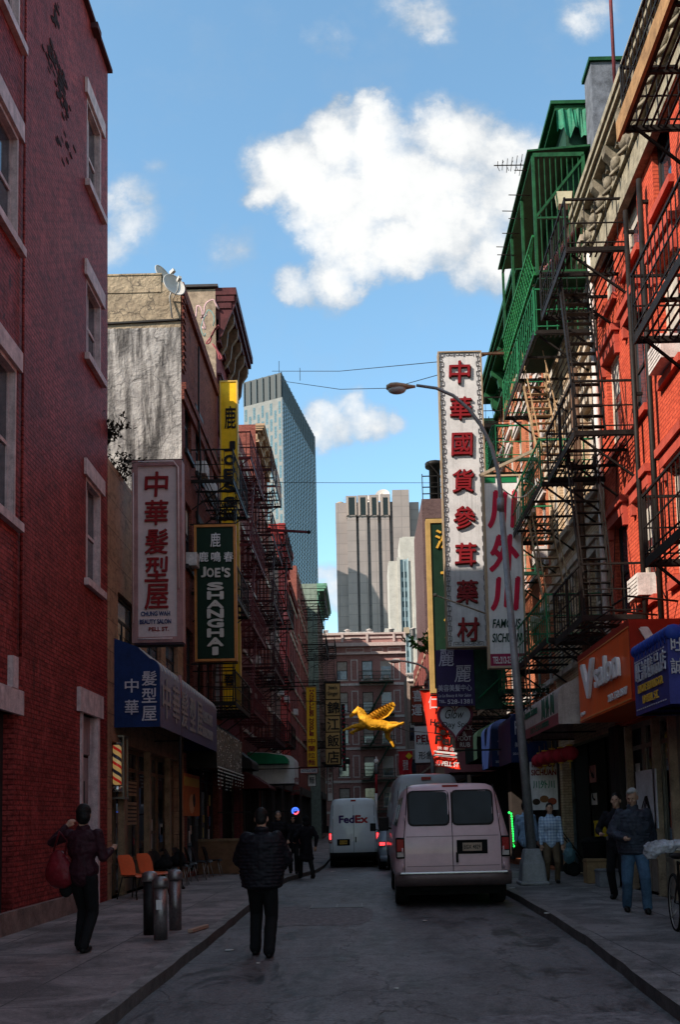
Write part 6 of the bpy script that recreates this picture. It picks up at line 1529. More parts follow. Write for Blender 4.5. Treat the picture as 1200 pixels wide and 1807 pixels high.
van('dusty pinkish-white van seen from behind, parked on the right', (1.545, 15.75, 0), R(-.6), 5.4,
    [(.40, .93, .03, .1, .1), (.50, .985, .0, .03, .16), (.72, 1.0, .0, .0, .17), (1.0, 1.0, .0, .0, .17), (1.23, .99, .01, .2, .17), (1.34, .965, .03, .5, .17), (1.7, .88, .07, 1.1, .2), (2.0, .80, .12, 1.6, .2), (2.09, .755, .2, 1.7, .2), (2.14, .66, .32, 1.9, .2), (2.16, .45, .55, 2.1, .2)],
    P_pink, .1, .8, [(-.735, -.065, 1.44, 2.0), (.03, .70, 1.44, 2.0)], [(.83, .985, .86, 1.22)], (.17, .50, .97, 1.11, mat('plate_tan', (.35, .26, .2), .5), 'EGX 4829', M_blk), (.38, .62, 1.0, mat('bumper_dirty', (.12, .085, .085), .45, .3)), wheels=((.95, .37, .99), (4.3, .37, .99)),
    side_win=[(.35, 1.5, 1.42, 1.92, .95, .83), (1.7, 3.0, 1.42, 1.92, .95, .83)], extra=ex_pink)
def ex_fx(t, body, ry, rr):
    y = ry(1.95)-.004
    q = MB(); put_text(q, 'Fed', (-.27, y, 1.86), .58, .28, bold=.04, thick=.006); q.build('lettering', mat('logo_purple', (.05, .015, .12), .4), body, local=True, fix=False)
    q = MB(); put_text(q, 'Ex', (.31, y, 1.86), .48, .28, bold=.04, thick=.006); q.build('lettering', mat('logo_red', (.4, .02, .03), .4), body, local=True, fix=False)
    q = MB(); put_text(q, 'Express', (.30, y, 1.66), .36, .09, thick=.005); q.tube([(-.42+.2*math.cos(a*math.pi/4), y-.002, 1.25+.2*math.sin(a*math.pi/4)) for a in range(8)], .008, 5, closed=True); q.tube([(-.42, y-.002, 1.12), (-.42, y-.002, 1.4)], .008, 5); q.build('lettering', mat('logo_faint', (.2, .2, .24), .4), body, local=True, fix=False)
    q = MB()
    for k in range(8): a = math.pi*k/7; q.tube([(.18+.2*math.cos(a), y-.003, 1.27+.09*math.sin(a)), (.18+.14*math.cos(a), y-.003, 1.27+.05*math.sin(a))], .014, 4)
    q.build('badge', M_blk, body, local=True)
    q = MB(); q.box(-.1, .1, ry(2.6)-.03, ry(2.6)+.03, 2.55, 2.62); q.build('brake_light', M_tail, t, local=True)
    q = MB(); q.box(-.96, -.92, -.01, .02, 1.0, 1.03); q.build('reflector', M_tail, t, local=True)
FXY = 35.4
van('white courier van with purple and red lettering and lit tail lights', (-.36, FXY, gz(FXY)), 0, 5.9,
    [(.40, .93, .04, .1, .1), (.50, .975, .0, .03, .12), (1.0, .985, .0, .0, .13), (1.5, .975, .01, .3, .13), (2.0, .93, .03, .9, .14), (2.4, .875, .06, 1.6, .16), (2.58, .83, .09, 1.9, .17), (2.65, .74, .17, 2.1, .18), (2.68, .5, .3, 2.3, .2)],
    P_fx, .1, .8, [], [(.86, .975, .95, 1.35)], (-.56, -.26, .90, 1.05, mat('plate_gold', (.5, .3, .05), .5), 'DL 7104', M_blk), (.36, .58, .95, M_under), wheels=((1.0, .35, .97), (4.7, .35, .97)), lit=True, extra=ex_fx)
van('grey high roofed van whose roof shows above the pinkish one', (1.72, 24.2, gz(24.2)), 0, 5.6,
    [(.40, .9, .04, .1, .1), (.50, .96, .0, .03, .12), (1.0, .97, .0, .0, .13), (1.5, .96, .01, .3, .13), (2.1, .9, .03, .9, .14), (2.5, .83, .06, 1.6, .16), (2.66, .78, .09, 1.9, .17), (2.74, .68, .17, 2.1, .18), (2.77, .45, .3, 2.3, .2)],
    P_gr, .1, .8, [(-.68, -.08, 1.55, 2.2), (.08, .68, 1.55, 2.2)], [(.85, .96, .95, 1.3)], None, (.36, .58, .95, M_under), wheels=((1.0, .35, .97), (4.6, .35, .97)),
    extra=lambda t, b, ry, rr: (lambda q: (q.box(-.13, .13, ry(2.62)-.05, ry(2.62)+.05, 2.6, 2.68), q.build('brake_light', M_tail, t, local=True)))(MB()))
van('silver-blue car just left of the pinkish van, partly hidden by it', (1.42, 31.0, gz(31)), 0, 4.6,
    [(.30, .8, .05, .1, .1), (.42, .88, .0, .03, .14), (.8, .91, .0, .0, .16), (1.0, .90, .04, .9, .18), (1.35, .78, .35, 1.6, .2), (1.6, .7, .6, 1.9, .22), (1.68, .6, .8, 2.1, .22), (1.7, .4, 1.0, 2.3, .2)],
    P_car, .1, .8, [(-.6, .6, 1.08, 1.5)], [(.66, .89, .78, .98)], None, (.3, .5, .85, P_car), wheels=((.8, .33, .9), (3.6, .33, .9)), cat='car', name='parked_car', lit=True, seam=False)

# ================================================================ PEOPLE
def remeshed(mb, name, m, parent, voxel=.012, smooth=4, disp=None):
    me = bpy.data.meshes.new('tmp'); me.from_pydata(mb.v, [], mb.f)
    bm = bmesh.new(); bm.from_mesh(me); bmesh.ops.recalc_face_normals(bm, faces=bm.faces); bm.to_mesh(me); bm.free()
    o = bpy.data.objects.new('tmp', me); C.objects.link(o)
    r = o.modifiers.new('r', 'REMESH'); r.mode = 'VOXEL'; r.voxel_size = voxel; r.use_smooth_shade = True
    s = o.modifiers.new('s', 'SMOOTH'); s.iterations = smooth; s.factor = .5
    if disp:
        tx = bpy.data.textures.new('cl', 'CLOUDS'); tx.noise_scale = disp[1]; d = o.modifiers.new('d', 'DISPLACE'); d.texture = tx; d.strength = disp[0]; d.mid_level = .5
    dg = bpy.context.evaluated_depsgraph_get(); dg.update()
    nm = bpy.data.meshes.new_from_object(o.evaluated_get(dg)); nm.name = name
    bpy.data.objects.remove(o); nm.materials.clear(); nm.materials.append(m)
    ob = bpy.data.objects.new(name, nm); C.objects.link(ob); ob.parent = parent; return ob
def cap(mb, a, b, ra, rb, n=12):
    a, b = Vector(a), Vector(b); mb.tube([a, b], [ra, rb], n); mb.ellip(a, (ra,)*3, n=12, m=8); mb.ellip(b, (rb,)*3, n=12, m=8)
def chain(mb, pts, rs):
    for i in range(len(pts)-1): cap(mb, pts[i], pts[i+1], rs[i], rs[i+1])
def ik(a, b, l1, l2, hint):
    a, b, hint = Vector(a), Vector(b), Vector(hint); d = b-a; L = min(d.length, (l1+l2)*.999); d.normalize()
    b = a+d*L; x = (l1*l1-l2*l2+L*L)/(2*L); h = math.sqrt(max(0, l1*l1-x*x)); p = hint-d*hint.dot(d)
    if p.length < 1e-5: p = Vector((0, -1, 0))
    return a+d*x+p.normalized()*h, b
M_skin = mat('skin', (.42, .24, .17), .55, var=.1); M_hairb = mat('hair_black', (.012, .010, .010), .5, var=.4, bump=.5, bscale=90)
M_hairg = mat('hair_grey', (.38, .36, .35), .6, var=.3, bump=.6, bscale=90)
def clothm(name, c, rough=.85, var=.2, bump=.5, scale=6): return mat(name, c, rough, var=var, bump=bump, bscale=scale*6, scale=scale, obj=True)
def person(label, loc, rz, H=1.7, feet=((.1, 0, 0), (-.1, 0, 0)), hands=((.28, -.05, .82), (-.28, -.05, .82)), elb=((.3, .3, -.2), (-.3, .3, -.2)), lean=0.0, head=(0, 0), top=None, legs=None, shoes=None, hair=None, puffy=False, hem=.78, bulk=1.0, voxel=.012, skirt=False, hairstyle='short', holds=None, sleeves=True, group=None, legw=1.0):
    k = H/1.75; t = thing('person', label, 'person', loc, rz, group=group, local=True); V = Vector
    S = lambda v: V(v)*k
    hipc = V((0, 0, .93)); sh = V((0, -lean, 1.42)); nk = V((0, -lean*1.1, 1.5)); hd = V((0, -lean*1.25-.01, 1.635))
    yaw, pit = head; HR_ = Matrix.Rotation(yaw, 3, 'Z') @ Matrix.Rotation(pit, 3, 'X')
    hp = lambda x, y, z: hd + HR_ @ V((x, y, z))
    B = MB()
    B.ellip(hipc, (.15, .11, .12)); cap(B, hipc, sh-V((0, 0, .12)), .11, .13); B.ellip(sh-V((0, 0, .1)), (.16, .085, .14)); cap(B, sh+V((0, .01, .0)), nk+V((0, .01, .06)), .062, .055)
    B.ellip(hp(0, .012, .03), (.076, .095, .10), n=20, m=14); B.ellip(hp(0, -.018, -.045), (.056, .066, .065), n=16, m=10); B.ellip(hp(0, -.075, -.085), (.024, .018, .018))
    cap(B, hp(0, -.083, .03), hp(0, -.105, -.015), .010, .016); B.ellip(hp(0, -.085, -.055), (.026, .012, .008)); B.ellip(hp(0, -.078, .042), (.056, .016, .012))
    for s in (-1, 1): B.ellip(hp(s*.077, .01, -.005), (.012, .022, .034)); B.ellip(hp(s*.04, -.062, -.02), (.024, .02, .022))
    joints = []
    for i, s in ((0, 1), (1, -1)):
        shd = sh + V((s*.18, 0, -.015)); e, w = ik(shd, V(hands[i]), .29, .26, V(elb[i])); joints.append((shd, e, w))
        chain(B, [shd, e, w], [.05, .042, .028])
        d = (w-e).normalized(); up = V((0, -1, 0)) if abs(d.y) < .8 else V((0, 0, 1)); x = d.cross(up).normalized(); n_ = x.cross(d)
        pc = w+d*.05; cap(B, w, pc, .026, .030); B.ellip(pc+d*.02, (.036, .036, .036))
        for j, (off, L_) in enumerate(((-.030, .062), (-.010, .074), (.010, .070), (.029, .054))):
            p0 = w+d*.075+x*off; p1 = p0+d*L_*.55-n_*(-.012)*s; p2 = p1+d*L_*.35+n_*.022; p3 = p2+d*L_*.12+n_*.02; chain(B, [p0, p1, p2, p3], [.0105, .0095, .0088, .008])
        th = w+d*.03+x*(-.03*1); chain(B, [th, th+d*.03-x*.022, th+d*.058-x*.026+n_*.008], [.013, .011, .009])
    knees = []
    for i, s in ((0, 1), (1, -1)):
        hip = hipc+V((s*.085, 0, -.04)); f = V(feet[i]); an = f+V((0, .02, .09)); kn, an = ik(hip, an, .44, .43, V((s*.05, -1, 0))); knees.append((hip, kn, an, f)); chain(B, [hip, kn, an], [.08, .054, .036])
        cap(B, an-V((0, 0, .03)), f+V((0, -.12, .04)), .035, .03)
    B.v = [tuple(V(v)*k) for v in B.v]; remeshed(B, 'body', M_skin, t, voxel, 2)
    # eyes
    E = MB()
    for s in (-1, 1): E.ellip(hp(s*.031, -.079, .022)*k, (.011*k, .007*k, .006*k), n=8, m=6)
    E.build('eye', mat('eye_dark', (.03, .02, .015), .2), t, local=True)
    # trousers
    T = MB(); w_ = legw
    T.ellip(hipc-V((0, 0, .01)), (.17, .135, .15))
    for (hip, kn, an, f) in knees: chain(T, [hip, hip.lerp(kn, .5), kn, kn.lerp(an, .55), an+V((0, 0, .0))], [.098*w_, .086*w_, .072*w_, .066*w_, .064*w_])
    T.v = [tuple(V(v)*k) for v in T.v]; remeshed(T, 'trousers', legs, t, voxel, 3, (.012, .09))
    # coat
    J = MB(); b = bulk
    z0 = hem; ht = sh.z
    if puffy:
        n = 13
        for i in range(n):
            e = i/(n-1); z = z0+.04+(ht-.06-z0-.04)*e; c = hipc.lerp(sh, max(0, (z-.93)/(ht-.93))); c = V((c.x, c.y, z)); wv = (.215+.03*math.sin(e*2.6))*b; J.ellip(c, (wv, .168*b*(1-.1*e), .05), n=18, m=8)
        cap(J, V((0, 0, z0+.14)), sh-V((0, 0, .12)), .16*b, .16*b); J.ellip(V((0, 0, z0+.2)), (.205*b, .158*b, .2)); J.ellip(sh-V((0, 0, .2)), (.225*b, .155*b, .2))
        J.ellip(sh-V((0, 0, .03)), (.21*b, .13*b, .09))
    else:
        J.ellip(sh-V((0, 0, .06)), (.215*b, .14*b, .12)); J.ellip(sh-V((0, .01, .16)), (.205*b, .16*b, .16)); J.ellip(sh.lerp(hipc, .35), (.195*b, .155*b, .22)); cap(J, V((0, 0, max(z0+.06, .7))), sh-V((0, 0, .2)), .155*b, .14*b)
        J.ellip(V((0, 0, z0+.12)), (.195*b, .145*b, .16)); 
        if z0 < .65: J.ellip(V((0, 0, z0+.06)), (.21*b, .16*b, .1))
    for (shd, e, w) in joints:
        if puffy:
            for a_, b_, n in ((shd, e, 6), (e, w, 6)):
                for i in range(n): c = a_.lerp(b_, (i+.3)/n); J.ellip(c, (.080*b, .080*b, .045)) 
            chain(J, [shd, e, w-(w-e)*.08], [.076*b, .070*b, .05])
        else: chain(J, [shd, e, w-(w-e)*.06], [.072*b, .060*b, .044])
    # collar
    J.ellip(nk-V((0, -.01, .02)), (.085, .08, .05))
    if puffy: J.ellip(nk+V((0, .02, .01)), (.09, .085, .045))
    J.v = [tuple(V(v)*k) for v in J.v]; remeshed(J, 'jacket', top, t, voxel, 7 if puffy else 3, (.03, .07))
    # shoes
    for (hip, kn, an, f) in knees:
        Q = MB(); cap(Q, f+V((0, .03, .05)), f+V((0, -.13, .042)), .048, .042); Q.ellip(f+V((0, -.05, .03)), (.05, .135, .03)); Q.ellip(an-V((0, 0, .01)), (.046, .05, .05))
        Q.v = [tuple(V(v)*k) for v in Q.v]; remeshed(Q, 'shoe', shoes, t, .012, 2)
    # hair
    Hh = MB()
    if hairstyle == 'short': Hh.ellip(hp(0, .022, .045), (.083, .098, .098)); Hh.ellip(hp(0, .05, -.01), (.07, .06, .07))
    elif hairstyle == 'bob': Hh.ellip(hp(0, .022, .045), (.09, .103, .1)); Hh.ellip(hp(0, .05, -.03), (.088, .07, .095))
    elif hairstyle == 'hood': Hh.ellip(hp(0, .02, .03), (.1, .115, .12)); Hh.ellip(hp(0, .05, -.08), (.11, .09, .08))
    elif hairstyle == 'receding': Hh.ellip(hp(0, .035, .04), (.084, .092, .098)); Hh.ellip(hp(0, -.03, .105), (.06, .05, .03))
    Hh.v = [tuple(V(v)*k) for v in Hh.v]; remeshed(Hh, 'hair', hair, t, .010, 2, (.012, .03))
    return t, k, joints
M_bc = clothm('black_coat_cloth', (.010, .009, .012)); M_bt = clothm('black_trouser_cloth', (.009, .009, .010)); M_shoe = mat('black_shoe', (.012, .011, .011), .45, obj=True)
# woman on the left pavement
t, k, jj = person('person in dark jacket raising a hand beside the maroon wall, red bag on the arm', (-3.26, 10.6, .12), R(172), 1.68, feet=((.08, -.10, 0), (-.06, .10, 0)), hands=((.33, -.22, 1.50), (-.24, -.26, 1.20)), elb=((.7, .1, -.5), (-.15, .5, -.7)), head=(R(18), R(6)), top=clothm('dark_maroon_jacket', (.035, .010, .016), .6, .3), legs=M_bt, shoes=M_shoe, hair=M_hairb, hairstyle='bob', hem=.86, bulk=.98, voxel=.010)
bg_ = thing('handbag', 'big dark red slouchy bag hanging beside the maroon wall', 'bag', (-3.66, 10.62, .95))
q = MB(); b0 = Vector((-3.53, 10.58, 1.18)); q.ellip(b0+Vector((0, 0, -.14)), (.17, .10, .19)); q.ellip(b0+Vector((-.02, 0, -.02)), (.11, .07, .14)); q.ellip(b0+Vector((.04, 0, -.2)), (.14, .1, .13))
q.v = [(v[0]-bg_.location.x, v[1]-bg_.location.y, v[2]-bg_.location.z) for v in q.v]; o = remeshed(q, 'sack', mat('red_leather', (.15, .012, .018), .3, var=.3, bump=.4, bscale=12), bg_, .012, 3, (.02, .06))
q = MB(); q.tube([b0+Vector((-.07, 0, .1)), b0+Vector((-.0, 0, .33)), b0+Vector((.09, .0, .22)), b0+Vector((.06, 0, .05))], .012, 6); q.build('strap', mat('red_leather', (.15, .012, .018)), bg_)
bg2 = thing('handbag', 'small black shoulder bag at the hip of the raised-hand person', 'bag', (-3.48, 10.68, .78))
q = MB(); q.ellip((-3.47, 10.64, .88), (.09, .06, .14)); q.v = [(v[0]-bg2.location.x, v[1]-bg2.location.y, v[2]-bg2.location.z) for v in q.v]; remeshed(q, 'pouch', M_bt, bg2, .012, 2)
q = MB(); q.tube([(-3.46, 10.66, .98), (-3.36, 10.68, 1.3), (-3.22, 10.66, 1.5)], .01, 5); q.build('strap', M_bt, bg2)
# man in the road
person('person in black padded jacket walking away in the road, hands in front', (-1.2, 10.75, 0), R(178), 1.71, feet=((.11, -.13, 0), (-.09, .12, 0)), hands=((.13, -.20, .98), (-.13, -.20, .98)), elb=((.9, .2, -.2), (-.9, .2, -.2)), head=(0, R(8)), top=clothm('black_padded_nylon', (.010, .009, .013), .55, .3), legs=M_bt, shoes=M_shoe, hair=M_hairb, hairstyle='short', puffy=True, hem=.80, bulk=1.2, voxel=.010, legw=1.12)
# old man on the right
person('older grey haired person in dark blue padded coat and jeans walking towards us', (3.95, 13.3, .12), R(-14), 1.78, feet=((.14, -.12, 0), (-.13, .16, 0)), hands=((.27, .16, .90), (-.16, -.30, 1.08)), elb=((.6, .5, -.2), (-.6, .5, -.3)), lean=.05, head=(R(-18), R(26)), top=clothm('navy_padded_nylon', (.035, .040, .058), .5, .35), legs=clothm('blue_denim', (.065, .12, .20), .85, .35), shoes=M_shoe, hair=M_hairg, hairstyle='receding', puffy=True, hem=.82, bulk=1.1, voxel=.010, legw=1.08)
def plaid():
    m, nt, b = _new('plaid_shirt'); p = nt.nodes.new('ShaderNodeTexCoord').outputs['Object']; s = nt.nodes.new('ShaderNodeSeparateXYZ'); nt.links.new(p, s.inputs[0])
    a = _math(nt, 'GREATER_THAN', _math(nt, 'FRACT', _math(nt, 'MULTIPLY', s.outputs[0], 16)), .72); c_ = _math(nt, 'GREATER_THAN', _math(nt, 'FRACT', _math(nt, 'MULTIPLY', s.outputs[2], 16)), .72)
    nt.links.new(_mix(nt, _math(nt, 'MULTIPLY', _math(nt, 'ADD', a, c_), .45), (.42, .50, .62), (.08, .14, .3)), b.inputs['Base Color']); b.inputs['Roughness'].default_value = .8; return m
person('person in pale blue checked shirt and brown trousers standing right of the lamp post', (3.93, 19.1, .12), R(-5), 1.66, feet=((.12, 0, 0), (-.12, -.05, 0)), hands=((.24, -.05, .84), (-.22, -.1, .86)), top=plaid(), legs=clothm('brown_cotton', (.12, .08, .05)), shoes=M_shoe, hair=M_hairb, hem=.84, bulk=1.0)
person('person in light blue top almost hidden behind the lamp post', (3.72, 20.8, .12), R(150), 1.72, top=clothm('light_blue_cotton', (.25, .36, .5)), legs=M_bt, shoes=M_shoe, hair=M_hairb)
person('person in dark clothes behind the older grey haired one', (4.30, 15.4, .12), R(-30), 1.76, top=M_bc, legs=M_bt, shoes=M_shoe, hair=M_hairb, hands=((.2, -.3, 1.1), (-.2, -.3, 1.1)))
gg = 'walkers far down the left kerb'
zt3 = gz(26)+.12
person('person in dark open coat facing us at the left kerb, bareheaded', (-2.42, 26, zt3), R(5), 1.78, feet=((.1, -.1, 0), (-.1, .1, 0)), hands=((.27, -.12, .95), (-.27, -.05, .85)), top=M_bc, legs=M_bt, shoes=M_shoe, hair=mat('hair_grey_dark', (.12, .11, .11), .6), hem=.6, group=gg)
person('hooded person in black carrying a red and a white bag at the left kerb', (-2.02, 26.3, zt3), R(0), 1.68, feet=((.1, -.14, 0), (-.1, .12, 0)), hands=((.27, -.05, .82), (-.27, -.05, .82)), top=M_bc, legs=M_bt, shoes=M_shoe, hair=M_bt, hem=.7, hairstyle='hood', bulk=1.1, group=gg)
person('person in long black coat striding across the left kerb with a pink item', (-1.62, 25.8, gz(25.8)), R(200), 1.74, feet=((.1, -.3, 0), (-.1, .3, 0)), hands=((.3, -.12, 1.05), (-.25, .1, .9)), top=M_bc, legs=M_bt, shoes=M_shoe, hair=M_bt, hem=.5, bulk=1.1, hairstyle='hood', group=gg)
for (lab, x, y, col) in (('red carrier bag held by the hooded walker', -2.28, 26.15, (.45, .03, .04)), ('white carrier bag held by the hooded walker', -2.16, 26.1, (.55, .5, .5))):
    b_ = thing('carrier_bag', lab, 'bag', (x, y, zt3+.4)); q = MB(); q.prism([(x-.1, y-.05, zt3+.35), (x+.1, y-.05, zt3+.35), (x+.08, y-.04, zt3+.72), (x-.08, y-.04, zt3+.72)], (0, .1, 0)); q.build('bag_body', mat('bag'+str(col[0]), col, .5), b_, bevel=.02)
    q = MB(); q.tube([(x-.05, y, zt3+.7), (x, y, zt3+.84), (x+.05, y, zt3+.7)], .006, 5); q.build('handle', mat('bag'+str(col[0]), col), b_)

# ================================================================ STREET FURNITURE
M_lampst = mat('lamp_post_grey', (.27, .26, .27), .5, .25, var=.25, bump=.2, streak=.3)
Zl = 18.0
lb_ = atZ(941, 1561, .12); Zl = lb_.y
t = thing('street_lamp', 'tall grey curved arm street lamp on the right kerb', 'street lamp', lb_)
q = MB(); x, y = lb_.x, lb_.y
q.add([(x-.27, y-.25, .12), (x+.27, y-.25, .12), (x+.27, y+.25, .12), (x-.27, y+.25, .12), (x-.23, y-.21, .55), (x+.23, y-.21, .55), (x+.23, y+.21, .55), (x-.23, y+.21, .55), (x-.16, y-.15, .86), (x+.16, y-.15, .86), (x+.16, y+.15, .86), (x-.16, y+.15, .86)], [(0, 1, 5, 4), (1, 2, 6, 5), (2, 3, 7, 6), (3, 0, 4, 7), (4, 5, 9, 8), (5, 6, 10, 9), (6, 7, 11, 10), (7, 4, 8, 11), (8, 9, 10, 11)])
q.box(x-.3, x+.3, y-.28, y+.28, .12, .2)
q.build('base', M_lampst, t, bevel=.03)
pt_ = lambda px, py: atY(px, py, Zl)
q = MB(); a_ = Vector((x, y, .85)); b_ = pt_(886, 905); q.tube([a_, b_], [.105, .062], 8); q.build('pole', M_lampst, t)
arm = [(886, 905), (884, 868), (879, 830), (868, 788), (850, 752), (828, 722), (800, 698), (770, 685), (735, 680)]
q = MB(); q.tube([pt_(*p) for p in arm], [.058, .052, .046, .043, .041, .039, .036, .033, .030], 10); q.tube([pt_(884, 880), pt_(884, 900)], .08, 10); q.build('arm', M_lampst, t)
q = MB(); c = pt_(712, 683); hl = .34
for (dx, w_, z0, z1) in ((0, 0, 0, 0),): pass
vs = []; prof = [(.26, .035, .03), (.15, .06, .045), (.0, .12, .07), (-.15, .16, .085), (-.28, .15, .08), (-.37, .08, .04)]
for (dx, w_, h_) in prof:
    for j in range(10): a = 2*math.pi*j/10; vs.append((c.x+dx, c.y+w_*math.cos(a), c.z+h_*math.sin(a)*(1 if math.sin(a) > 0 else .7)))
q.add(vs, [(i*10+j, i*10+(j+1) % 10, (i+1)*10+(j+1) % 10, (i+1)*10+j) for i in range(5) for j in range(10)]+[tuple(range(10)), tuple(range(50, 60))], True); q.build('lamp_head', mat('lamp_head_tan', (.42, .3, .22), .5), t)
q = MB(); q.ellip((c.x-.14, c.y, c.z-.06), (.2, .12, .09)); q.build('lens', mat('lamp_lens', (.45, .45, .46), .15), t)
# wire looped from the lamp post to the green fire escape
wi = thing('cable', 'white cable sagging from the lamp post to the green fire escape', 'cable', pt_(886, 862))
q = MB(); p0, p1 = pt_(886, 862), atY(948, 852, 21); q.tube([p0.lerp(p1, i/10)-Vector((0, 0, .28*math.sin(math.pi*i/10))) for i in range(11)], .014, 6); q.tube([p1+Vector((.05*math.sin(i), .03*i/6, .12*math.cos(i*1.3))) for i in range(9)], .012, 5); q.build('strand', M_sw, wi)
# far lamp
t = thing('street_lamp', 'distant cream street lamp arm reaching left behind the green and gold sign', 'street lamp', (3.2, 38, 0))
q = MB(); pf = lambda px, py: atY(px, py, 38); bx = pf(762, 1300).x; q.tube([(bx, 38, -.2), (bx, 38, pf(760, 1200).z)], [.1, .07], 8); q.build('pole', M_lampst, t)
q = MB(); q.tube([(bx, 38, pf(760, 1200).z), pf(752, 1180), pf(738, 1172), pf(715, 1167), pf(700, 1166)], [.06, .05, .045, .04, .035], 8); q.build('arm', mat('lamp_cream', (.5, .38, .33), .5), t)
q = MB(); q.ellip(pf(697, 1167), (.26, .13, .08)); q.build('lamp_head', mat('lamp_cream', (.5, .38, .33)), t)
# globe lamp
t = thing('globe_lamp', 'white globe lamp on a red and white post before the end building', 'street lamp', atY(664, 1440, 62)-Vector((0, 0, 1.6)))
P = lambda px, py: atY(px, py, 62)
q = MB(); q.tube([P(664, 1450), P(664, 1400)], .09, 8); q.build('post', M_sw, t)
q = MB(); q.tube([P(664, 1400), P(664, 1366)], .085, 8); q.build('sleeve', mat('post_red', (.4, .03, .04)), t)
q = MB(); q.lathe(P(664, 1366), [(.07, 0), (.2, .15), (.12, .35), (.16, .6), (.1, .75)], 10); q.build('fitter', mat('lamp_metal_grey', (.2, .2, .2), .4, .5), t)
q = MB(); q.ellip(P(664, 1344), (.17, .17, .2)); q.ellip(P(664, 1338), (.05, .05, .12)); q.build('globe', mat('globe_white', (.75, .73, .7), .3), t)
# bollards
M_steel = mat('brushed_steel_dirty', (.26, .23, .23), .38, .75, var=.4, bump=.2, streak=.5); M_steeld = mat('dark_steel', (.03, .027, .028), .5, .5, var=.4)
for i, (lab, px_, py_, h, m_) in enumerate([('nearest steel bollard with a pale sticker, front of three', 283, 1658, .79, M_steel), ('steel bollard on the right, back of three', 309, 1641, .82, M_steel), ('dark painted bollard on the left of three', 264, 1649, .83, M_steeld)]):
    g_ = atZ(px_, py_, .12); t = thing('bollard', lab, 'bollard', g_, group='bollards on the left pavement')
    q = MB(); q.lathe(g_, [(.085, 0), (.085, h-.14)], 24); q.build('post', m_, t)
    q = MB(); q.lathe(g_, [(.098, h-.139), (.104, h-.12), (.104, h-.07), (.095, h-.035), (.06, h-.008), (0, h)], 24); q.build('cap', M_steel, t)
    if i == 0: q = MB(); q.box(g_.x-.035, g_.x+.035, g_.y-.0875, g_.y-.083, .12+.38, .12+.5); q.build('sticker', M_sw, t)
# chairs
def chair(label, loc, rz, shell, legm, group=None):
    t = thing('chair', label, 'chair', loc, rz, group=group, local=True)
    def sheet_(prof, wf, nm):
        q = MB(); vs = []; n = 8; th = .012
        for s_ in (0, 1):
            for (y, z, w, curl) in prof:
                for i in range(n+1): u = -1+2*i/n; vs.append((u*w/2, y+(-curl*(u*u) if nm == 'backrest' else 0)-(s_*th if nm == 'backrest' else 0), z+(curl*(u*u) if nm == 'seat' else 0)-(s_*th if nm == 'seat' else 0)))
        m_ = len(prof)*(n+1); fs = []
        for s_ in (0, 1):
            for j in range(len(prof)-1):
                for i in range(n): a = s_*m_+j*(n+1)+i; fs.append((a, a+1, a+n+2, a+n+1))
        q.add(vs, fs, True); q.build(nm, shell, t, local=True, fix=False)
    sheet_([(-.24, .43, .40, .0), (-.2, .45, .43, .02), (0, .435, .44, .03), (.14, .43, .42, .04), (.2, .45, .40, .05)], 0, 'seat')
    sheet_([(.2, .45, .40, .05), (.23, .52, .41, .06), (.26, .65, .43, .06), (.30, .78, .40, .05), (.315, .84, .30, .03)], 0, 'backrest')
    for (x, y) in ((-.2, -.2), (.2, -.2), (-.2, .2), (.2, .2)):
        q = MB(); q.tube([(x*.8, y*.8, .43), (x*1.05, y*1.25, 0)], .012, 8); q.build('leg', legm, t, local=True)
    q = MB(); q.tube([(-.17, -.17, .41), (.17, -.17, .41)], .01, 6); q.tube([(-.17, .17, .41), (.17, .17, .41)], .01, 6); q.build('seat_frame', legm, t, local=True)
    return t
M_orp = mat('orange_plastic', (.62, .12, .045), .35, var=.1, obj=True)
ch1 = chair('front orange plastic chair outside the barber shop', (-4.45, 17.7, .12), R(62), M_orp, M_black, 'orange chairs')
chair('rear orange plastic chair outside the barber shop', (-4.25, 18.35, .12), R(62), M_orp, M_black, 'orange chairs')
M_drk = mat('dark_vinyl', (.02, .018, .018), .4, obj=True); M_leg = mat('chair_chrome', (.3, .28, .26), .3, .8, obj=True)
src = None
for i, (y, x, a, w) in enumerate([(19.8, -4.35, 70, 'nearest'), (21.0, -4.3, 95, 'second'), (22.2, -4.35, 80, 'third'), (23.4, -4.3, 100, 'fourth'), (24.6, -4.35, 85, 'fifth'), (26.0, -4.3, 90, 'farthest')]):
    lab = w+' dark chair in the row along the shop fronts under the awnings'
    if src is None: src = chair(lab, (x, y, .12), R(a), M_drk, M_leg, 'dark chairs along the left shop fronts')
    else: o = copy_tree(src); o.location = (x, y, .12+gz(y)); o.rotation_euler = (0, 0, R(a)); o['label'] = lab
for (lab, x, y, z, sx) in (('black bundle lying on the nearest dark chair', -4.35, 19.8, .62, .2), ('black bag piled on the second dark chair', -4.3, 21.0, .64, .22)):
    t = thing('bundle', lab, 'bag', (x, y, z)); q = MB(); q.ellip((0, 0, .04), (sx, .17, .14)); q.ellip((.05, .05, .14), (.12, .12, .12)); remeshed(q, 'sack', M_bt, t, .02, 2, (.05, .08)); q = MB(); q.tube([(-.05, 0, .2), (.03, 0, .32), (.1, 0, .2)], .01, 5); q.build('handle', M_bt, t, local=True)
t = thing('plywood_barrier', 'low brown plywood hoarding past the dark chairs', 'barrier', (-4.4, 27.2, gz(27)+.12))
q = MB(); q.box(-4.9, -3.7, 27.0, 27.04, gz(27)+.14, gz(27)+1.15); q.box(-3.74, -3.7, 27.04, 30.5, gz(27)+.1, gz(27)+1.15); q.build('panel', mat('plywood_brown', (.17, .09, .05), .8, var=.3), t)
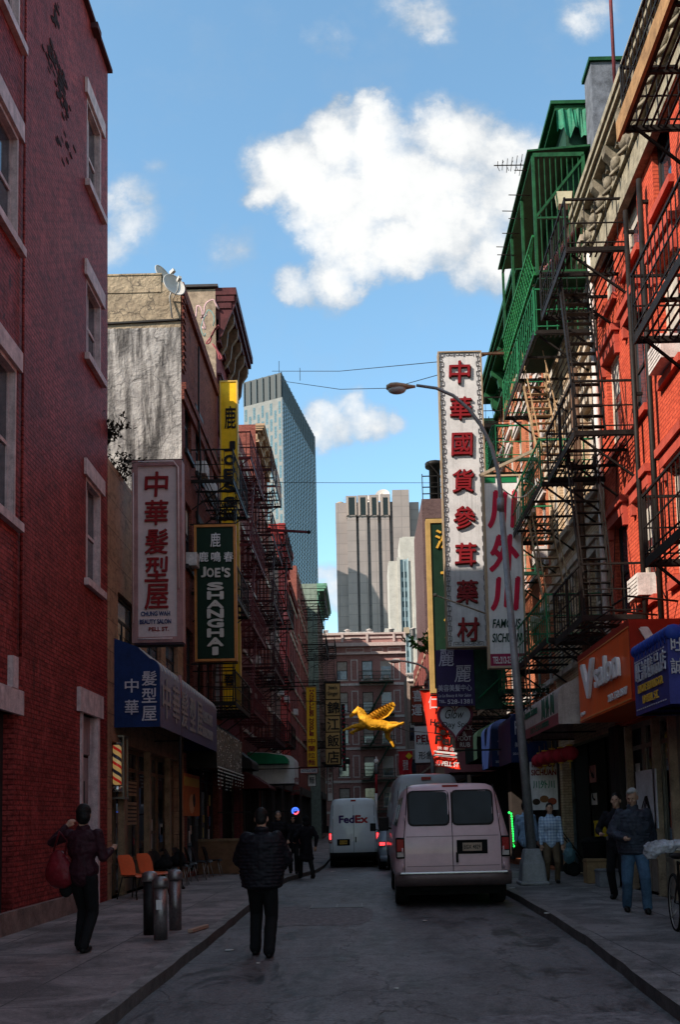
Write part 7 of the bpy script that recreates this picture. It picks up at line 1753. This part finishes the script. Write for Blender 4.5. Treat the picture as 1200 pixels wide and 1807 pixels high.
q = MB(); q.box(-4.9, -3.68, 26.96, 26.998, gz(27)+1.1, gz(27)+1.18); q.build('top_rail', M_pil, t)
# piece of wood
a_ = atZ(335, 1643, .15); b_ = atZ(364, 1634, .15); t = thing('wood_offcut', 'short piece of pale timber lying on the left pavement by the kerb', 'wood', a_); q = MB(); q.beam(a_, b_, .07, .045); q.build('timber', mat('raw_timber', (.42, .27, .2), .8), t, bevel=.006)
# manhole and utility covers
t = thing('manhole_cover', 'round iron manhole cover at the bottom edge of the picture', 'manhole cover', (.85, 6.72, .004))
q = MB(); q.lathe((.85, 6.72, -.02), [(.30, .026), (.34, .028), (.345, .03), (.37, .03), (.375, .02)], 40); q.build('ring', mat('iron_ring', (.2, .19, .18), .4, .6, var=.3), t)
q = MB(); q.lathe((.85, 6.72, .0), [(0, .006), (.3, .006)], 40); c_ = q.build('lid', mat('iron_lid', (.05, .045, .042), .5, .6, var=.4, bump=.6), t)
q = MB()
for i in range(-5, 6):
    for j in range(-5, 6):
        if i*i+j*j < 26: q.box(.85+i*.052-.014, .85+i*.052+.014, 6.72+j*.052-.014, 6.72+j*.052+.014, .006, .011)
q.build('stud', mat('iron_lid', (.05, .045, .042)), c_)
t = thing('utility_cover', 'rectangular iron utility cover in the road left of the van', 'utility cover', (-.5, 16.5, .004))
q = MB(); q.box(-.95, -.05, 16.2, 16.8, .001, .012); q.build('plate', mat('iron_plate', (.14, .135, .14), .45, .6, var=.4), t)
q = MB()
for e in (-.95, -.5, -.05): q.beam((e, 16.15, .012), (e, 16.85, .012), .03, .012)
q.build('rib', mat('iron_ring', (.11, .105, .1)), t)
M_paper = mat('paper_litter', (.55, .53, .5), .8)
for i, (px_, py_, s_) in enumerate([(403, 1677, .07), (750, 1625, .05), (588, 1538, .12), (965, 1612, .05), (1062, 1560, .06), (905, 1567, .08), (610, 1553, .1), (455, 1700, .03), (700, 1745, .025)]):
    zz = .124 if (px_ > 900) else .006; g_ = atZ(px_, py_, zz); t = tag(MB().prism([(g_.x+s_*rnd.uniform(.6, 1)*math.cos(a*1.05), g_.y+s_*rnd.uniform(.6, 1)*math.sin(a*1.05), g_.z+.002) for a in range(6)], (0, 0, .008)).build('paper_scrap', M_paper), 'scrap of white paper lying flat on the ground', 'paper scrap', group='paper scraps on the ground')
# hand cart, bag, bin, box on the right pavement
g_ = atZ(1012, 1545, .12)
t = thing('hand_cart', 'two wheeled black hand cart by the restaurant poster', 'hand cart', g_)
q = MB(); x, y = g_.x, g_.y
for e in (-.18, .18): q.tube([(x+.35, y+e, .3), (x-.25, y+e, 1.15)], .015, 8)
for e in (.3, .55, .8): q.tube([(x+.35-.6*e, y-.18, .3+.85*e), (x+.35-.6*e, y+.18, .3+.85*e)], .01, 6)
q.build('frame', M_black, t)
for e in (-.22, .22):
    q = MB(); q.lathe((x-.02, y+e, .28), [(.10, -.02), (.16, -.02), (.16, .02), (.10, .02)], 20, axis='y'); w_ = q.build('wheel', M_tyre, t); q = MB(); q.lathe((x-.02, y+e, .28), [(0, -.012), (.1, -.012), (.1, .012), (0, .012)], 16, axis='y'); q.build('rim', M_rim, w_)
t = thing('plastic_bag', 'pale blue plastic bag hanging on the hand cart', 'bag', atY(1005, 1500, y-.2)); q = MB(); q.ellip((0, 0, -.12), (.15, .1, .2)); q.ellip((0, 0, .05), (.08, .06, .14)); remeshed(q, 'sack', mat('plastic_blue', (.12, .22, .26), .3, var=.4, obj=True), t, .014, 2, (.04, .06)); q = MB(); q.tube([(-.05, 0, .15), (0, 0, .28), (.05, 0, .15)], .008, 5); q.build('handle', mat('plastic_blue', (.12, .22, .26)), t, local=True)
t = thing('rubbish_bin', 'black bin between the hand cart and the older walker', 'bin', atZ(1052, 1556, .12)); g_ = t.location
q = MB(); q.lathe((g_.x, g_.y, .12), [(.2, 0), (.25, .75), (.27, .78), (.27, .82)], 20); q.build('body', M_under, t); q = MB(); q.lathe((g_.x, g_.y, .94), [(.28, 0), (.27, .05), (.1, .12), (0, .13)], 20); q.build('lid', M_under, t)
t = thing('crate', 'small yellow box on top of the black bin', 'box', (g_.x+.14, g_.y-.1, 1.07)); q = MB(); q.box(g_.x+.02, g_.x+.26, g_.y-.2, g_.y+.0, 1.07, 1.36); q.build('box_body', mat('yellow_card', (.55, .36, .02), .7), t, bevel=.01); q = MB(); q.box(g_.x+.01, g_.x+.27, g_.y-.21, g_.y+.01, 1.36, 1.4); q.build('lid', mat('yellow_card', (.55, .36, .02)), t)
# bicycle at the right edge
def bicycle(label, loc, rz):
    t = thing('bicycle', label, 'bicycle', loc, rz, local=True); r = .34
    for y in (-.52, .52):
        q = MB(); q.tube([(0, y+r*math.cos(a*math.pi/16), r+r*math.sin(a*math.pi/16)) for a in range(32)], .02, 8, closed=True); w_ = q.build('wheel', M_tyre, t, local=True)
        q = MB()
        for a in range(18): an = a*2*math.pi/18; q.tube([(0, y, r), (0, y+(r-.03)*math.cos(an), r+(r-.03)*math.sin(an))], .0018, 4)
        q.tube([(0, y+(r-.025)*math.cos(a*math.pi/16), r+(r-.025)*math.sin(a*math.pi/16)) for a in range(32)], .009, 6, closed=True); q.build('rim', M_rim, w_, local=True)
    q = MB(); q.tube([(0, -.52, r), (0, -.38, .85), (0, -.35, 1.0)], .017, 8); q.tube([(0, -.38, .82), (0, .15, .35), (0, .22, .85), (0, -.37, .78)], .017, 8); q.tube([(0, .15, .35), (0, .52, r), (0, .2, .75)], .012, 8); q.build('frame', M_black, t, local=True)
    q = MB(); q.tube([(-.3, -.28, 1.06), (-.12, -.36, 1.02), (.12, -.36, 1.02), (.3, -.28, 1.06)], .014, 8); q.build('handlebar', M_leg, t, local=True)
    q = MB(); q.ellip((0, .24, .92), (.08, .14, .04)); q.build('saddle', M_black, t, local=True)
    q = MB(); q.tube([(-.04, .15, .3), (-.12, .15, .2)], .01, 6); q.tube([(.04, .15, .34), (.12, .15, .45)], .01, 6); q.lathe((0, .15, .33), [(.09, -.005), (.09, .005)], 20, axis='x'); q.build('crank', M_leg, t, local=True)
    return t
bk_ = bicycle('black bicycle half cut off by the right frame edge', (3.74, 10.75, .12), R(-8))
t = thing('plastic_bag', 'crumpled clear plastic bag wrapped over the bicycle handlebar', 'bag', (3.34, 10.2, 1.19)); q = MB(); q.ellip((0, 0, 0), (.19, .1, .08)); q.ellip((-.12, 0, -.04), (.09, .09, .1)); q.ellip((.2, 0, .02), (.1, .06, .05)); remeshed(q, 'wrap', mat('crumpled_plastic', (.36, .36, .40), .25, var=.5, bump=1, bscale=14, obj=True), t, .012, 1, (.07, .05)); q = MB(); q.tube([(.25, 0, .03), (.34, .02, .0)], .015, 6); q.build('knot', mat('crumpled_plastic', (.36, .36, .40)), t, local=True)
# blue and red neon disc, flowers
c = atY(521, 1431, 30); t = thing('neon_sign', 'round blue and red glowing sign above the far walkers', 'neon sign', c)
q = MB(); q.tube([c+Vector((.10*math.cos(a*.5), 0, .10*math.sin(a*.5))) for a in range(9)], .03, 6); q.tube([c+Vector((.03*math.cos(a*.7), 0, .04*math.sin(a*.7))) for a in range(6)], .02, 6); q.build('blue_tube', mat('neon_blue', (.05, .1, .5), emit=(.05, .15, 1), es=1.0), t)
q = MB(); q.tube([c+Vector((.10*math.cos(a*.5+4.2), 0, .10*math.sin(a*.5+4.2))) for a in range(5)], .03, 6); q.build('red_tube', mat('neon_red', (.5, .03, .05), emit=(1, .1, .15), es=1.0), t)
q = MB(); q.lathe(c+Vector((0, .05, 0)), [(.14, 0), (.14, .04)], 20, axis='y'); q.beam(c+Vector((0, .08, 0)), Vector((-4.8, c.y+.08, c.z)), .04); q.build('backing', M_black, t)
# winged horse
YH = 27.6
P = lambda px, py, dy=0: atY(px, py, YH+dy)
c = P(660, 1280); t = thing('winged_horse', 'golden winged horse figure flying above the street on wires', 'street decoration', c)
k = YH/F; q = MB()
def L(pts, rs):
    chain(q, [P(*p)-c for p in pts], [r*k for r in rs])
L([(644, 1273), (655, 1279), (672, 1279), (686, 1283)], [11.5, 10.5, 9.5, 9.5])
L([(643, 1270), (636, 1258), (632, 1254)], [9, 6, 5]); L([(632, 1253), (623, 1260), (619, 1264)], [5.2, 3.4, 3]); L([(631, 1249), (632, 1246)], [1.5, .8])
L([(640, 1280, -.12), (622, 1282, -.2), (606, 1289, -.2)], [6, 3, 1.6]); L([(641, 1282, .15), (628, 1289, .2), (618, 1293, .2), (624, 1296, .2)], [5.5, 3, 2, 1.4])
L([(688, 1283, -.12), (700, 1280, -.2), (712, 1275, -.2)], [6, 3.2, 1.6]); L([(684, 1288, .15), (684, 1301, .2), (693, 1312, .2), (695, 1318, .2)], [6.5, 3.8, 2.6, 2.2])
L([(690, 1276), (700, 1276), (708, 1279), (713, 1276)], [3, 2.6, 2, 1]); L([(636, 1250), (642, 1256), (647, 1264)], [2, 3, 3])
remeshed(q, 'body', mat('gold_tinsel', (.70, .33, .02), .6, var=.35, bump=1, bscale=40, scale=9), t, .018, 2, (.03, .03))
for s, dy in ((-1, -.3), (1, .35)):
    q = MB(); pts = [(655, 1272), (650, 1262), (660, 1254), (676, 1245), (692, 1238), (695, 1243), (691, 1252), (683, 1262), (672, 1268), (664, 1273)]
    if s > 0: pts = [(x+3, y+1) for x, y in pts]
    w3 = [P(x, y, dy*min(1, max(0, (1272-y)/30))) for x, y in pts]; q.prism(w3, (0, .04, 0)); w_ = q.build('wing', mat('gold_tinsel', (.78, .36, .02)), t)
    q = MB()
    for i in range(9): a_ = w3[1].lerp(w3[4], i/9); b_ = w3[9].lerp(w3[5], i/9); q.tube([a_+Vector((0, -.02, 0)), b_+Vector((0, -.02, 0))], .022, 5)
    q.build('feather', mat('gold_feather', (.45, .19, .012), .6, var=.4), w_)
# overhead wires
for lab, pts in (('upper thin wire high across the gap, left of the tall white sign', [(480, 655, 37), (600, 655, 31), (779, 638, 24.3)]), ('second sagging wire below the highest one', [(495, 672, 37), (600, 687, 31), (690, 685, 28), (779, 660, 24.3)]), ('long thin wire crossing level with the tower bays', [(430, 851, 36), (600, 852, 36), (785, 852, 36), (868, 850, 36)]), ('wire holding the winged horse across the street', [(425, 1232, 35), (560, 1238, 29), (655, 1268, 27.7), (720, 1290, 27.7), (800, 1296, 27.7)])):
    p3 = [atY(*p) for p in pts]; t = thing('overhead_wire', lab, 'wire', p3[0]); q = MB(); out = []
    for i in range(len(p3)-1):
        for j in range(5): out.append(p3[i].lerp(p3[i+1], j/5)-Vector((0, 0, .0)))
    out.append(p3[-1]); q.tube(out, .011, 5); q.build('strand', M_black, t)
# mast arms
for (lab, a, b, Y) in (('dark red pole jutting left to right over the street from the maroon fire escape', (470, 935), (545, 939), 36.5), ('thin angled aerial beside the top of the tall white sign', (755, 815), (783, 848), 26)):
    t = thing('projecting_pole', lab, 'pole', atY(*a, Y)); q = MB(); q.beam(atY(*a, Y), atY(*b, Y), .09 if Y > 30 else .03); q.build('pole', M_maroon if Y > 30 else M_black, t)
    q = MB(); q.ellip(atY(*b, Y), (.08, .08, .08)); q.build('tip', M_black, t)
# hanging plant box and green tree in the gap by the signs
twigs('planter', 'green plants spilling between the end building and the green and gold sign', 'plant', atY(757, 1150, 50), 1.4, 20, M_twig, mat('fresh_leaf', (.05, .16, .03), .6, var=.5), 11, leaf=.16)
# pale posters and doors seen in the right hand shop fronts
for (lab, x0, x1, y0, y1, col) in (('pale poster of line drawings in the glass behind the older walker', 1122, 1163, 1362, 1462, (.55, .56, .6)), ('small poster with red print low in the right shop window', 1040, 1052, 1352, 1380, (.5, .2, .17)), ('faded notice hanging in the doorway left of the older walker', 1044, 1054, 1400, 1420, (.6, .55, .5))):
    Xq = WR-.03; a_, b_ = atX(x0, y0, Xq), atX(x1, y1, Xq); t = thing('poster', lab, 'poster', (Xq, (a_.y+b_.y)/2, b_.z)); q = MB(); q.box(Xq, Xq+.012, a_.y, b_.y, b_.z, a_.z); q.build('sheet', mat('pp%d' % x0, col, .5, var=.2), t)
    q = MB(); ym = (a_.y+b_.y)/2; w_ = abs(a_.y-b_.y)
    for k in range(3): q.tube([(Xq-.004, ym-w_*.3+.05*k, b_.z+.1), (Xq-.004, ym-w_*.05+.05*k, b_.z+(a_.z-b_.z)*.55), (Xq-.004, ym+w_*.15+.05*k, b_.z+.15+.1*k)], .012, 4)
    q.build('print', M_blk, t)
for (u, m_) in ((14.9, 'warm_frame'), (15.75, 'warm_frame'), (17.35, 'warm_frame')):
    q = MB(); FR.box(q, u-.04, u+.04, -.1, .03, .12, 3.2); q.build('mullion', mat('warm_frame', (.34, .24, .17), .4, var=.4), br)
# knotted wires and conduits down the vermilion wall
for k, (pxa, pya, pxb, pyb) in enumerate([(1128, 800, 1178, 1060), (1090, 700, 1083, 1040)]):
    a_, b_ = atX(pxa, pya, WR-.02), atX(pxb, pyb, WR-.02); q = MB(); q.tube([a_.lerp(b_, i/12)+Vector((0, .25*math.sin(math.pi*i/12)*(1 if k == 0 else .1), -.3*math.sin(math.pi*i/12))) for i in range(13)], .009, 5); q.build('conduit', M_black, br)
mk = MB()
for (a, b) in (((664, 1790), (676, 1783)), ((676, 1783), (700, 1783)), ((664, 1790), (660, 1804))): p0, p1 = atZ(*a, .004), atZ(*b, .004); mk.beam(p0, p1, .045, .004)
mk.build('road_marking', mat('worn_road_paint', (.22, .21, .2), .8, var=.5), kind='structure')
# goods and clutter on the right pavement in front of the shops
for i, (lab, px_, py_, w_, h_, c_) in enumerate([('flattened brown carton leaning by the right shop front', 1150, 1556, .42, .5, (.3, .19, .1)), ('grey plastic crate standing against the right shop front', 1172, 1562, .4, .34, (.2, .2, .22))]):
    g_ = atZ(px_, py_, .12); t = thing('carton' if i == 0 else 'plastic_crate', lab, 'box', g_); x, y = min(g_.x, WR-.3), g_.y
    q = MB(); q.box(x-w_/2, x+w_/2, y-.15, y+.2, .12, .12+h_); q.build('box_body', mat('goods_%d' % i, c_, .8, var=.3, streak=.2), t, bevel=.01)
    q = MB(); q.box(x-w_/2-.01, x+w_/2+.01, y-.16, y+.21, .12+h_*.86, .12+h_*.93); q.build('rim', mat('goods_rim_%d' % i, tuple(v*.6 for v in c_), .8), t)
for o in bpy.data.objects:
    if o.parent is None and o.type == 'MESH' and 'kind' not in o: pass
